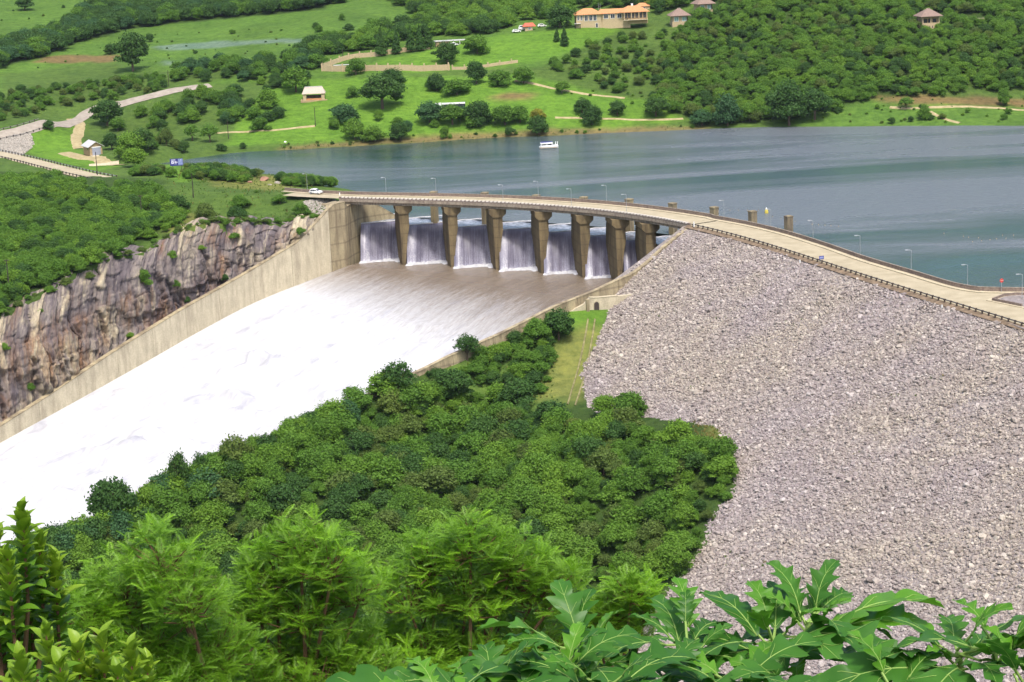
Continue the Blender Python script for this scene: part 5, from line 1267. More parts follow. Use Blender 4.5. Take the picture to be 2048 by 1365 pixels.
for x in (-6, -3, 3): MB().cyl((x, -1.1, 0.4), (x, -0.8, 0.4), 0.4, 10).build('wheel', M['rubber'], e)
MB().box((0.5, 0.2, 1.4), (10, 2.0, 1.3)).build('side', M['glass'], e)
# bench and white object on the shore
q = ground(570, 292); e = empty('picnic_bench', q, 0.1, 'small dark bench with a white canopy on the lake shore', 'bench')
MB().box((0, 0, 0.5), (1.6, 0.9, 0.1)).build('seat', M['wood_pole'], e)
for x in (-0.6, 0.6): MB().box((x, 0, 0.2), (0.12, 0.7, 0.55)).build('leg', M['wood_pole'], e)
MB().cyl((0, 0, 0.5), (0, 0, 1.6), 0.05, 6).build('canopy_pole', M['wood_pole'], e); MB().box((0.2, 0, 1.7), (1.0, 0.9, 0.4), taper=0.4).build('canopy', M['white'], e)
# boulders on the promontory
for i, (a, b, r, lab) in enumerate([(528, 362, 2.6, 'large reddish boulder in the grass above the bridge approach'), (556, 368, 1.7, 'grey boulder right of the large reddish boulder'), (500, 366, 1.2, 'small pale boulder left of the large reddish boulder'), (540, 371, 1.0, 'small pale boulder in front of the large reddish boulder')]):
    q = ground(a, b); mt = M.setdefault('boulder%d' % (i % 2), plain('boulder_rock_%d' % (i % 2), [(0.3, 0.17, 0.12), (0.36, 0.32, 0.28)][i % 2], 0.95, 0.1, var=0.35))
    o = link('boulder', rock_mesh(200 + i, mt, 3, 0.7), None, (q[0], q[1], q[2] + r * 0.15)); o.scale = (r * 1.3, r, r); tag(o, lab, 'boulder')
# ------------------------------------------------------------------ foliage
def leaf_mat(name, lo, hi, trans=0.3, var=0.38):
    t = NT(name); oi = t.node('ShaderNodeObjectInfo'); g = t.geo()
    n1 = t.noise(g, 0.55, 3); 
    c = t.mix(t.ramp(n1, [(0.3, (0, 0, 0)), (0.7, (1, 1, 1))]), (*lo, 1), (*hi, 1))
    v = t.ramp(oi.outputs['Random'], [(0.0, (0.34, 0.36, 0.36)), (0.35, (0.47, 0.5, 0.46)), (0.7, (0.55, 0.53, 0.46)), (1.0, (0.66, 0.6, 0.44))])
    c = t.mix(var, c, v, 'OVERLAY')
    t.set(c, 0.6, 0.2)
    tr = t.node('ShaderNodeBsdfTranslucent'); t.l.new(c, tr.inputs['Color'])
    mx = t.node('ShaderNodeMixShader'); mx.inputs[0].default_value = trans
    t.l.new(t.b.outputs[0], mx.inputs[1]); t.l.new(tr.outputs[0], mx.inputs[2]); t.l.new(mx.outputs[0], t.out.inputs[0])
    return t.m
LM = dict(mid=leaf_mat('leaves_mid_green', (0.085, 0.18, 0.022), (0.13, 0.265, 0.034)), dark=leaf_mat('leaves_dark_green', (0.042, 0.1, 0.022), (0.07, 0.155, 0.032)),
          light=leaf_mat('leaves_light_green', (0.115, 0.225, 0.024), (0.16, 0.3, 0.036)), olive=leaf_mat('leaves_olive', (0.095, 0.15, 0.03), (0.135, 0.2, 0.042)),
          yellow=leaf_mat('leaves_yellow_green', (0.2, 0.22, 0.03), (0.3, 0.3, 0.05)), blue=leaf_mat('leaves_blue_green', (0.042, 0.11, 0.04), (0.072, 0.165, 0.058)))
M['bark'] = plain('bark', (0.13, 0.095, 0.07), 0.95, 0.1, var=0.35, scale=2)
def crown_mesh(seed, style, mat, nleaf=1700, ls=0.05):
    r = np.random.default_rng(seed); lobes = []
    if style == 'conifer':
        for k in range(16):
            z = 0.12 + 0.85 * k / 15; rad = 0.42 * (1 - (k / 15) ** 1.3) + 0.05
            a = r.uniform(0, 6.28); lobes.append((np.array([math.cos(a) * rad * 0.3, math.sin(a) * rad * 0.3, z]), np.array([rad * 0.85, rad * 0.85, 0.06])))
    else:
        base = {'broad': 0.15, 'shrub': 0.08, 'round': 0.08, 'airy': 0.3}[style]
        nl = {'broad': 14, 'shrub': 12, 'round': 15, 'airy': 12}[style]
        lobes.append((np.array([0, 0, base + (0.95 - base) * 0.42]), np.array([0.3, 0.3, (1 - base) * 0.4])))
        for k in range(nl):
            a = k * 2.4 + r.uniform(-0.5, 0.5); q = math.sqrt((k + 0.5) / nl); rr = q * 0.36
            top = 0.8 - 0.33 * q ** 2 + r.uniform(-0.07, 0.07); z = max(base + 0.08, top * (1 - base) + base - 0.18)
            if r.random() < 0.3: z = base + (z - base) * r.uniform(0.2, 0.6)
            sz = r.uniform(0.08, 0.215) * (0.8 if style == 'airy' else 1)
            lobes.append((np.array([math.cos(a) * rr * r.uniform(0.7, 1.3), math.sin(a) * rr * r.uniform(0.7, 1.3), z + r.normal(0, 0.05)]), np.array([sz, sz, sz * r.uniform(0.7, 1.0)])))
    w = np.array([l[1][0] * l[1][2] + 0.004 for l in lobes]); w /= w.sum(); cnt = (w * nleaf).astype(int) + 5
    V, Fc = [], []
    for (c, e), n in zip(lobes, cnt):
        d = r.normal(size=(n, 3)); d[:, 2] = np.where(d[:, 2] < -0.35, -d[:, 2], d[:, 2]); d /= np.linalg.norm(d, axis=1)[:, None]
        pos = c + d * e * np.clip(r.normal(0.98, 0.2, (n, 1)), 0.5, 1.6)
        nrm = d + r.normal(size=(n, 3)) * 0.85; nrm /= np.linalg.norm(nrm, axis=1)[:, None]
        t1 = np.cross(nrm, r.normal(size=(n, 3))); t1 /= np.linalg.norm(t1, axis=1)[:, None]; t2 = np.cross(nrm, t1)
        s = ls * r.uniform(0.6, 1.35, (n, 1))
        q = np.stack([pos - t1 * s, pos - t2 * s * 0.62 + nrm * s * 0.2, pos + t1 * s, pos + t2 * s * 0.62 + nrm * s * 0.2], 1)
        b = sum(len(x) for x in V); V.append(q.reshape(-1, 3)); Fc.append(b + np.arange(n * 4).reshape(n, 4))
    if style not in ('airy',):                     # dim inner mass so that crowns are not see-through
        for c, e in lobes:
            bm = bmesh.new(); bmesh.ops.create_icosphere(bm, subdivisions=1, radius=1.0); b = sum(len(x) for x in V)
            vv = np.array([v.co[:] for v in bm.verts]) * e * 0.68 + c; tri = np.array([[v.index for v in f.verts] for f in bm.faces]); bm.free()
            V.append(vv); Fc.append(b + np.column_stack([tri, tri[:, 2]]))
    V = np.concatenate(V); Fc = np.concatenate(Fc); tri = Fc[:, 2] == Fc[:, 3]; Q, T = Fc[~tri], Fc[tri][:, :3]
    me = bpy.data.meshes.new('crown'); me.vertices.add(len(V)); me.vertices.foreach_set('co', V.ravel())
    me.loops.add(Q.size + T.size); me.loops.foreach_set('vertex_index', np.concatenate([Q.ravel(), T.ravel()]).astype(np.int32))
    me.polygons.add(len(Q) + len(T)); me.polygons.foreach_set('loop_start', np.concatenate([np.arange(0, Q.size, 4), Q.size + np.arange(0, T.size, 3)]).astype(np.int32))
    me.update(calc_edges=True); me.materials.append(mat); return me
def trunk_mesh(seed, style):
    r = random.Random(seed); m = MB(); h = {'conifer': 0.9, 'shrub': 0.35}.get(style, 0.5)
    m.tube([(0, 0, -0.06), (r.uniform(-.01, .01), r.uniform(-.01, .01), h * 0.5), (r.uniform(-.03, .03), r.uniform(-.03, .03), h)], [0.035, 0.027, 0.012], 6)
    if style != 'conifer':
        for k in range(4):
            a = k * 1.6 + r.uniform(0, 1); m.tube([(0, 0, h * 0.45), (math.cos(a) * 0.13, math.sin(a) * 0.13, h * 0.9 + 0.05), (math.cos(a) * 0.26, math.sin(a) * 0.26, h + 0.22)], [0.018, 0.012, 0.006], 5)
    return m.mesh('trunk', M['bark'])
CROWN, TRUNK = {}, {}
def get_crown(style, col, seed):
    k = (style, col, seed)
    if k not in CROWN: CROWN[k] = crown_mesh(hash((style, seed)) % 9973 if False else 100 * ['broad', 'shrub', 'round', 'airy', 'conifer'].index(style) + seed, style, LM[col], 4600 if style != 'airy' else 1800, 0.031 if style != 'conifer' else 0.05)
    return CROWN[k]
def get_trunk(style, seed):
    k = (style, seed)
    if k not in TRUNK: TRUNK[k] = trunk_mesh(seed + 7, style)
    return TRUNK[k]
tree_n = [0]
def plant(q, w, h, style, col, seed, label, cat='tree', group=None, name=None):
    e = empty(name or {'shrub': 'shrub', 'conifer': 'conifer_tree'}.get(style, 'broadleaf_tree'), q, RNG.uniform(0, 6.28), label, cat, group)
    e.scale = (w, w, h); tree_n[0] += 1
    link('trunk', get_trunk(style, seed % 3), e); link('crown', get_crown(style, col, seed), e)
    return e
# single trees the photograph shows: base position, height and width in photo pixels
SOLO = [
    (266, 143, 82, 68, 'broad', 'dark', 'large dark tree standing alone in the fields at upper left'),
    (222, 109, 24, 30, 'round', 'dark', 'dark low tree touching the left of the large lone field tree'),
    (300, 84, 18, 20, 'round', 'dark', 'small dark tree just right of the large lone field tree'),
    (391, 108, 8, 10, 'round', 'dark', 'tiny dark bush in the middle of the green field'),
    (465, 68, 10, 14, 'broad', 'mid', 'small tree above the blue green crop strip'),
    (50, 20, 30, 40, 'broad', 'dark', 'dark tree at the top left corner'),
    (127, 18, 9, 8, 'round', 'dark', 'tiny tree near the top of the upper left field'),
    (98, 259, 21, 25, 'round', 'dark', 'small round dark tree on the lawn beside the tarred road'),
    (215, 252, 55, 62, 'broad', 'dark', 'dark spreading tree right of the dirt track'),
    (236, 262, 30, 36, 'round', 'mid', 'lighter round bush in front of the dark spreading tree'),
    (224, 300, 36, 40, 'round', 'dark', 'dark tree directly behind the boathouse roof'),
    (262, 316, 56, 60, 'broad', 'light', 'pale green spreading tree right of the boathouse'),
    (270, 335, 42, 55, 'broad', 'light', 'bright green low tree right of the boathouse by the inlet'),
    (285, 305, 52, 58, 'broad', 'dark', 'dark green tree behind the bright tree near the inlet'),
    (333, 292, 38, 30, 'broad', 'olive', 'olive tree standing alone left of the dark pole'),
    (368, 305, 26, 24, 'round', 'dark', 'small dark round tree at the edge of the inlet'),
    (385, 282, 34, 38, 'airy', 'mid', 'open crowned tree with visible trunk on the lakeside lawn'),
    (420, 285, 40, 42, 'airy', 'mid', 'open crowned tree right of its twin on the lakeside lawn'),
    (442, 302, 16, 22, 'shrub', 'dark', 'small dark shrub at the water left of the bench'),
    (486, 298, 14, 16, 'shrub', 'dark', 'small dark shrub at the water between two shrubs'),
    (535, 216, 42, 46, 'round', 'light', 'bright green round tree left of the thatched shelter'),
    (592, 185, 56, 58, 'broad', 'mid', 'broad tree above the thatched shelter'),
    (470, 196, 30, 40, 'broad', 'dark', 'dark tree left of the bright green round tree'),
    (710, 280, 46, 46, 'round', 'light', 'bright green round tree on the shore, leftmost of three'),
    (748, 284, 36, 46, 'round', 'light', 'bright green low tree on the shore, middle of three'),
    (801, 282, 42, 48, 'round', 'dark', 'dark green round tree on the shore, rightmost of three'),
    (765, 218, 74, 92, 'broad', 'dark', 'wide dark tree below the garden wall'),
    (690, 245, 40, 60, 'broad', 'blue', 'grey green tree behind the three shore trees'),
    (785, 168, 34, 54, 'round', 'dark', 'dark round tree just below the long garden wall'),
    (712, 150, 36, 40, 'broad', 'mid', 'green tree in front of the left garden wall'),
    (895, 128, 46, 54, 'round', 'dark', 'dense dark round tree on the walled lawn'),
    (955, 108, 40, 54, 'broad', 'mid', 'pale green spreading tree on the walled lawn'),
    (874, 182, 38, 42, 'round', 'dark', 'dark tree left of the pair above the lakeside lawn'),
    (914, 190, 34, 60, 'broad', 'mid', 'wide low tree in the group above the lakeside lawn'),
    (953, 168, 48, 46, 'round', 'dark', 'dark upright tree right of the lakeside lawn group'),
    (1000, 172, 34, 48, 'broad', 'mid', 'green tree beside the start of the diagonal footpath'),
    (1048, 168, 36, 44, 'broad', 'mid', 'green tree above the diagonal footpath'),
    (860, 246, 46, 62, 'broad', 'blue', 'grey green tree on the shore behind the white vehicle'),
    (905, 250, 44, 60, 'broad', 'mid', 'green shore tree in front of the long white vehicle'),
    (958, 250, 52, 60, 'broad', 'dark', 'dark shore tree right of the long white vehicle'),
    (1010, 250, 42, 54, 'broad', 'mid', 'green tree in the middle of the shore row'),
    (1040, 246, 38, 42, 'broad', 'mid', 'green tree left of the yellowish shore tree'),
    (1076, 240, 24, 34, 'round', 'yellow', 'yellowish round tree on the shore'),
    (1078, 271, 42, 42, 'round', 'dark', 'dark round tree at the water below the yellowish tree'),
    (890, 278, 28, 22, 'shrub', 'mid', 'green shrub on the bank below the shore row'),
    (1018, 272, 20, 22, 'shrub', 'dark', 'dark shrub on the bank left of the boat'),
    (1124, 187, 26, 36, 'broad', 'mid', 'small spreading tree above the diagonal footpath right end'),
    (1164, 226, 32, 34, 'round', 'dark', 'dark tree of the pair on the right lawn, the upper one'),
    (1184, 250, 44, 44, 'round', 'dark', 'dark tree of the pair on the right lawn, the lower one'),
    (1235, 232, 34, 38, 'round', 'dark', 'isolated round dark tree on the right lawn'),
    (1312, 234, 42, 60, 'broad', 'dark', 'dark tree at the foot of the wooded hill'),
    (1404, 252, 34, 50, 'shrub', 'blue', 'bluish shrub at the water left of the big round tree'),
    (1455, 252, 68, 58, 'round', 'blue', 'big round bluish green tree on the far shore'),
    (1578, 252, 96, 80, 'broad', 'dark', 'very dark tall tree on the far shore'),
    (1630, 240, 66, 70, 'broad', 'dark', 'dark tree right behind the very dark shore tree'),
    (1500, 244, 40, 40, 'broad', 'mid', 'green tree between the two big shore trees'),
    (1848, 240, 34, 26, 'round', 'mid', 'small upright tree on the right shore meadow'),
    (1812, 218, 26, 36, 'airy', 'mid', 'small open tree above the right shore path'),
    (2007, 212, 36, 28, 'round', 'mid', 'green tree above the right shore path near the right edge'),
    (1120, 55, 48, 60, 'broad', 'dark', 'large dark tree left of the lodge'),
    (1136, 52, 12, 14, 'round', 'light', 'bright small bush against the left end of the lodge'),
    (1114, 84, 26, 12, 'conifer', 'dark', 'small narrow conifer on the lawn below the lodge, the left one'),
    (1129, 93, 36, 16, 'conifer', 'dark', 'small narrow conifer on the lawn below the lodge, the right one'),
    (763, 112, 50, 20, 'conifer', 'dark', 'tall dark conifer, leftmost in the row by the upper garden wall'),
    (794, 109, 46, 18, 'conifer', 'dark', 'tall dark conifer, second in the row by the upper garden wall'),
    (822, 105, 48, 18, 'conifer', 'dark', 'tall dark conifer, third in the row by the upper garden wall'),
    (840, 103, 48, 18, 'conifer', 'dark', 'tall dark conifer, fourth in the row by the upper garden wall'),
    (856, 99, 46, 20, 'conifer', 'dark', 'tall dark conifer, rightmost in the row by the upper garden wall'),
    (1310, 12, 22, 36, 'round', 'yellow', 'bright yellow green tree at the top edge right of the lodge'),
    (1276, 34, 16, 12, 'airy', 'olive', 'thin small tree at the right end of the lodge'),
    (475, 446, 36, 44, 'broad', 'dark', 'dark bush on the grassy slope above the cliff edge'),
    (480, 418, 30, 40, 'shrub', 'mid', 'green bush higher on the grassy slope above the cliff'),
    (412, 440, 36, 44, 'shrub', 'olive', 'olive bush on the grassy slope left of the dark bush'),
    (560, 408, 20, 30, 'shrub', 'mid', 'low bush on the slope below the bridge approach'),
    (602, 430, 26, 34, 'shrub', 'mid', 'bush at the cliff edge next to the left abutment'),
    (797, 800, 84, 84, 'airy', 'dark', 'tall dark tree with gaps standing out against the white water'),
    (935, 722, 58, 60, 'airy', 'dark', 'tree with a two lobed crown at the chute wall'),
    (1118, 680, 68, 66, 'broad', 'dark', 'dark tree at the top of the grass track'),
    (1075, 690, 56, 60, 'broad', 'mid', 'green tree left of the dark tree at the grass track'),
    (1036, 806, 52, 90, 'round', 'dark', 'rounded dark tree left of the lower grass track'),
    (905, 800, 66, 90, 'broad', 'dark', 'wide dark tree right of the tall tree at the white water'),
    (868, 724, 14, 18, 'shrub', 'dark', 'small lone shrub on the chute wall'),
    (336, 1004, 100, 52, 'airy', 'dark', 'slim open tree against the white water'),
    (378, 985, 78, 44, 'airy', 'dark', 'small open tree right of the slim tree against the white water'),
    (205, 1066, 116, 100, 'broad', 'dark', 'dark tree against the white water at lower left'),
    (446, 958, 84, 80, 'airy', 'olive', 'yellowish open tree on the crest of the thicket by the white water'),
    (1394, 820, 52, 48, 'round', 'mid', 'round tree by itself at the foot of the rock slope'),
    (1262, 838, 60, 72, 'broad', 'mid', 'green tree at the foot of the rock slope right of the grass track'),
    (1212, 832, 46, 60, 'broad', 'light', 'bright green tree at the lower end of the grass track'),
]
_rpx = proj(np.column_stack([RIGHT_C[:, :2], RIGHT_T]))[:, 0]
for i, (a, b, hp_, wp, st, co, lab) in enumerate(SOLO):
    if a in (205, 336, 378, 446):          # on the bank just outside the chute wall
        q = np.array([np.interp(a, _rpx[::-1], RIGHT_C[::-1, 0]) + 3.4, np.interp(a, _rpx[::-1], RIGHT_C[::-1, 1]) - 4.0, 0]); q[2] = float(height(q[:1], q[1:2])[0])
    else: q = ground(a, b)
    k = F_PX / proj(q)[0, 2]
    plant(q - np.array([0, 0, 0.15]), wp / k * 1.08, hp_ / k * 1.06, st, co, i % 4, lab, 'shrub' if st == 'shrub' else 'tree')

for i, (a, b, w, h, co, lab) in enumerate([(285, 568, 5.5, 5.0, 'mid', 'green bush growing in the hollow of the cliff face'), (262, 676, 2.6, 2.2, 'light', 'small bright shrub low on the cliff above the wall'), (164, 770, 2.6, 2.0, 'light', 'small shrub at the foot of the cliff beside the wall'),
        (60, 782, 3.0, 2.6, 'mid', 'shrub on the lower cliff near the left edge'), (8, 700, 3.0, 2.4, 'light', 'shrub on the cliff at the very left edge'), (82, 625, 2.0, 1.5, 'light', 'small shrub on the upper cliff near the left edge'), (350, 572, 2.6, 2.4, 'mid', 'shrub in a crack of the right part of the cliff'),
        (402, 500, 3.0, 1.8, 'light', 'bright low shrub on a ledge near the cliff top'), (345, 515, 3.4, 2.6, 'light', 'bright green shrub on the ledge at the middle of the cliff top'), (470, 478, 4.5, 2.4, 'mid', 'wide low shrub on the cliff ledge below the dark bush'), (375, 605, 2.0, 2.2, 'dark', 'dark shrub in the shaded cleft of the cliff'),
        (180, 560, 3.2, 2.6, 'olive', 'olive shrub on the cliff shoulder'), (450, 560, 2.2, 2.2, 'dark', 'dark shrub at the wall below the right cliff'), (600, 470, 3.2, 3.0, 'mid', 'green shrub in the corner between cliff and abutment')]):
    q = cliff_at(a, b); plant(q - np.array([0, 0, 0.3]), w, h, 'shrub', co, i % 4, lab, 'shrub', name='cliff_shrub')
# ------------------------------------------------------------------ thickets: candidates over the land, sorted by the ground they stand on
REG = [  # polygon, spacing, height range, colours, (names) kept apart as single things
    ('promontory', [(-60, 374), (100, 366), (185, 380), (300, 376), (332, 405), (372, 430), (335, 470), (260, 502), (150, 548), (60, 598), (0, 632), (-60, 665)], 3.6, (2.2, 6.6), 'mid mid dark light mid', 1.0),
    ('promontory', [(255, 352), (330, 345), (420, 342), (560, 360), (640, 368), (722, 380), (735, 388), (690, 386), (600, 380), (500, 372), (420, 362), (330, 356)], 3.0, (2.6, 4.6), 'mid light olive mid dark', 0.9),
    ('promontory', [(335, 400), (560, 380), (640, 440), (560, 440), (430, 443), (345, 466)], 6.5, (0.7, 2.0), 'olive mid olive', 0.7),
    ('valley', [(100, 1012), (250, 985), (420, 925), (620, 850), (760, 790), (850, 775), (1000, 805), (1070, 845), (1165, 862), (1215, 852), (1300, 872), (1370, 885), (1425, 905), (1450, 920), (1462, 985), (1424, 1055), (1402, 1100), (1328, 1172), (1262, 1250), (1150, 1420), (-60, 1420), (-60, 1090)], 3.5, (1.8, 5.2), 'mid mid dark olive light mid', 1.0),
    ('valley', [(100, 1012), (250, 985), (420, 925), (620, 850), (760, 790), (850, 775), (1000, 805), (1070, 845), (1165, 862), (1215, 852), (1300, 872), (1370, 885), (1425, 905), (1450, 920), (1462, 985), (1424, 1055), (1402, 1100), (1328, 1172), (1262, 1250), (1150, 1420), (-60, 1420), (-60, 1090)], 6.0, (4.4, 8.4), 'mid light dark light mid olive', 0.85),
    ('valley', [(-60, 1150), (0, 1125), (200, 1042), (400, 958), (600, 864), (720, 805), (730, 850), (600, 925), (400, 1030), (200, 1110), (0, 1190), (-60, 1210)], 3.6, (5.5, 9.5), 'mid light dark light mid blue', 1.0),
    ('bank', [(850, 745), (900, 722), (1000, 680), (1105, 640), (1108, 690), (1080, 790), (1000, 775), (860, 765)], 3.0, (2.2, 5.4), 'mid dark mid light', 0.97),
    ('bank', [(1060, 700), (1110, 700), (1085, 800), (1020, 800)], 4.0, (0.8, 2.4), 'mid olive dark', 0.6),
    ('right hill', [(1385, 40), (1470, -60), (2300, -60), (2300, 170), (2000, 190), (1760, 195), (1660, 225), (1560, 246), (1400, 246), (1300, 212), (1300, 150), (1340, 90)], 4.9, (3.0, 7.2), 'mid dark mid light mid light olive mid', 0.95),
    ('right hill', [(1060, 160), (1150, 100), (1230, 80), (1330, 62), (1340, 100), (1300, 150), (1290, 200), (1200, 180), (1110, 150)], 6.0, (3, 5.6), 'mid light mid dark olive', 0.72),
    ('right hill', [(1560, 240), (1780, 205), (2200, 205), (2200, 245), (1560, 252)], 9.0, (1.5, 3.5), 'mid olive dark light', 0.4),
    ('tree belt', [(-60, 100), (60, 85), (140, 50), (190, 12), (230, -40), (700, -60), (690, 8), (600, 22), (480, 34), (380, 42), (270, 58), (180, 78), (80, 118), (0, 137), (-60, 150)], 5.6, (6, 10), 'dark dark blue mid dark', 0.97),
    ('top wood', [(700, -60), (1500, -60), (1400, 5), (1330, 30), (1300, 22), (1150, 14), (1130, 42), (1060, 40), (1000, 62), (930, 78), (870, 74), (770, 96), (690, 106), (640, 118), (570, 118), (600, 96), (700, 84), (760, 66), (860, 46), (800, 18)], 6.2, (5.5, 9), 'mid dark mid light dark', 0.95),
    ('left scrub', [(-60, 190), (60, 182), (160, 172), (250, 160), (330, 150), (330, 178), (250, 198), (150, 212), (70, 228), (0, 246), (-60, 250)], 5.0, (2.6, 5), 'mid dark mid olive', 0.8),
    ('left scrub', [(350, 140), (450, 128), (560, 118), (640, 118), (640, 138), (560, 158), (450, 165), (350, 165)], 6.5, (4.5, 8), 'dark mid mid blue', 0.85),
    ('mid wood', [(300, 215), (420, 190), (470, 195), (520, 230), (560, 235), (555, 262), (480, 262), (400, 255), (340, 262), (290, 262), (270, 235)], 6.5, (4.5, 7.5), 'mid dark light mid dark blue', 0.85),
    ('mid wood', [(250, 300), (330, 270), (360, 300), (330, 318), (270, 332)], 6.0, (3, 5), 'mid dark olive', 0.6),
    ('mid wood', [(480, 180), (580, 150), (640, 150), (640, 165), (560, 190), (500, 200)], 9.0, (4, 6.5), 'mid dark light', 0.6),
    ('shore wood', [(650, 248), (820, 232), (1060, 228), (1060, 252), (850, 262), (660, 272)], 7.0, (3.5, 6), 'mid blue mid light', 0.55),
    ('lawn trees', [(680, 165), (1040, 150), (1040, 175), (830, 215), (690, 225)], 13.0, (3, 6), 'mid dark light', 0.45),
    ('field edge', [(620, 30), (760, 50), (700, 80), (600, 90)], 16.0, (3, 5), 'dark mid', 0.5),
    ('left scrub', [(0, 150), (200, 120), (330, 130), (560, 100), (700, 90), (700, 60), (480, 60), (300, 70), (60, 130)], 11.0, (0.5, 1.6), 'olive mid dark', 0.35),
    ('left scrub', [(-60, 60), (130, 40), (180, 0), (-60, 0)], 14.0, (0.5, 1.8), 'olive mid dark', 0.3),
    ('right hill', [(1100, 130), (1330, 70), (1400, 200), (1300, 240), (1150, 200)], 7.0, (0.6, 2.0), 'olive mid light', 0.5),
    ('right hill', [(1400, 200), (1800, 190), (2100, 190), (2100, 245), (1400, 250)], 5.5, (0.5, 1.6), 'olive mid light', 0.5),
    ('shore wood', [(560, 288), (900, 268), (1400, 252), (1400, 258), (900, 280), (560, 299)], 5.0, (0.6, 2.2), 'olive mid dark', 0.5),
    ('cliff', [(60, 610), (230, 520), (300, 505), (345, 470), (440, 446), (560, 442), (640, 436), (600, 455), (450, 470), (350, 490), (240, 540), (80, 630)], 4.5, (0.8, 2.6), 'mid light mid', 0.5),
]
cand = []
for nm, poly, sp_, (h0, h1), cols, dens in REG:
    pl_ = np.array([ground(a, b, 340.0) for a, b in poly]); x0, x1, y0, y1 = pl_[:, 0].min() - 4, pl_[:, 0].max() + 4, pl_[:, 1].min() - 4, pl_[:, 1].max() + 4
    gx, gy = np.meshgrid(np.arange(x0, x1, sp_), np.arange(y0, y1, sp_)); gx = gx.ravel() + RNG.uniform(-0.45, 0.45, gx.size) * sp_; gy = gy.ravel() + RNG.uniform(-0.45, 0.45, gy.size) * sp_
    z = height(gx, gy); pr = proj(np.column_stack([gx, gy, z]))
    ok = inpoly(pr[:, 0], pr[:, 1], poly) & (z > LZ + 0.1 if nm not in ('valley', 'bank', 'cliff', 'promontory') else np.ones(len(z), bool)) & (RNG.random(len(gx)) < dens)
    ok &= ~inpoly(gx, gy, CHUTE_POLY) & ~inpoly(gx, gy, VEG_WALL) & ((z > LZ + 0.1) | (gy < 560))
    if nm in ('valley', 'bank'): ok &= dam_z(gx, gy) < z + 0.2
    clump = vnoise(gx, gy, 16, 91); cl = cols.split()
    for i in np.nonzero(ok)[0]:
        h = h0 + (h1 - h0) * np.clip(0.5 * RNG.random() + 0.75 * (clump[i] - 0.15), 0, 1); w = h * RNG.uniform(0.95, 1.45)
        cand.append((nm, gx[i], gy[i], z[i], w, h, cl[int(RNG.integers(0, len(cl)))], pr[i, 2], pr[i, 0], pr[i, 1]))
for i in range(0, NCU, 2):
    if RNG.random() < 0.62:
        q = CL_TOP[i] + np.array([RNG.normal(0, 0.8), RNG.normal(0.4, 1.2), 0]); h = RNG.uniform(0.7, 2.4); pq = proj(q)[0]
        cand.append(('cliff', q[0], q[1], max(q[2], float(height(q[:1], q[1:2])[0])) - 0.3, h * RNG.uniform(1.1, 1.9), h, ['mid', 'light', 'olive', 'mid'][i % 4], pq[2], pq[0], pq[1]))
# thin undergrowth where houses, paths and single things stand
HOUSES = [(1215, 52, 75, 16), (1361, 45, 24, 12), (1412, 22, 22, 12), (1862, 48, 26, 16), (1945, 40, 50, 7), (1058, 58, 40, 10), (628, 200, 30, 14), (190, 305, 24, 18), (905, 88, 30, 10), (350, 340, 26, 14), (1287, 20, 22, 10), (630, 384, 90, 9), (528, 366, 34, 10)]
cand = [c for c in cand if not any(abs(c[8] - hx) < hw and abs(c[9] - hy) < hh for hx, hy, hw, hh in HOUSES)]
IN = [i for i, c in enumerate(cand) if -30 < c[8] < 2080 and c[9] > -60 and c[9] < 1400]
vis = [i for i in IN if not (c_ := cand[i])[0] == 'valley' or c_[9] < 1300]
score = {i: cand[i][4] * cand[i][5] / cand[i][7] ** 2 for i in vis}
NSOLO = 300 - 40
pick = set(sorted(score, key=lambda i: -score[i])[:NSOLO])
LAB = {'valley': 'bushy green tree in the dense thicket between the white chute and the rock slope', 'promontory': 'bushy green tree in the thicket on the promontory above the cliff', 'bank': 'green shrub on the bank between the chute wall and the grass track',
       'right hill': 'green tree in the scrub covering the hill beyond the lake on the right', 'tree belt': 'dark tree in the belt between the upper left fields', 'top wood': 'tree in the wood along the top edge beside the lodge', 'left scrub': 'green tree in the scrub beside the tarred road',
       'mid wood': 'tree in the grove between the boathouse and the shelter', 'shore wood': 'tree of the row along the far shore lawn', 'lawn trees': 'tree scattered on the lawn above the lake', 'field edge': 'small tree at the field edge near the top', 'cliff': 'small shrub growing on the cliff edge'}
print('tree candidates', len(cand), 'solo', len(SOLO) + len(pick))
STY = ['broad', 'round', 'broad', 'shrub', 'round']
for i in sorted(pick):
    nm, x, y, z, w, h, co, *_ = cand[i]
    px_, py_ = cand[i][8], cand[i][9]
    if nm == 'valley':
        zone = ('beside the white chute' if py_ < 1118 - px_ * 0.40 else 'at the foot of the rock slope' if px_ > 1240 else 'below the grass track' if py_ < 930 and px_ > 820 else 'just behind the foreground thorn trees' if py_ > 1130 else 'in the middle of the valley')
        if zone == 'in the middle of the valley': zone = 'in the %s %s of the valley' % ('upper' if py_ < 960 else 'lower' if py_ > 1045 else 'middle', 'left' if px_ < 500 else 'centre' if px_ < 850 else 'right')
        lab = '%s %s %s tree in the thicket %s' % ('tall' if h > 6.3 else 'low' if h < 4.6 else 'medium sized', {'mid': 'green', 'dark': 'dark green', 'light': 'bright green', 'olive': 'olive green', 'blue': 'bluish green'}[co], {'broad': 'spreading', 'round': 'rounded', 'shrub': 'bushy'}[STY[i % 5]], zone)
    else: lab = LAB[nm]
    plant((x, y, z - 0.1), w, h, STY[i % 5], co, i % 4, lab, 'tree', nm + ' trees')
srcs, keys = [], []
for co in ('mid', 'dark', 'light', 'olive', 'blue'):
    for st in ('broad', 'round', 'shrub'):
        for sd in range(2): keys.append((co, st, sd))
for k in keys: srcs.append(bpy.data.objects.new('thicket_source_%03d' % len(srcs), get_crown(k[1], k[0], k[2])))
TH = make_source('thicket_sources', srcs)
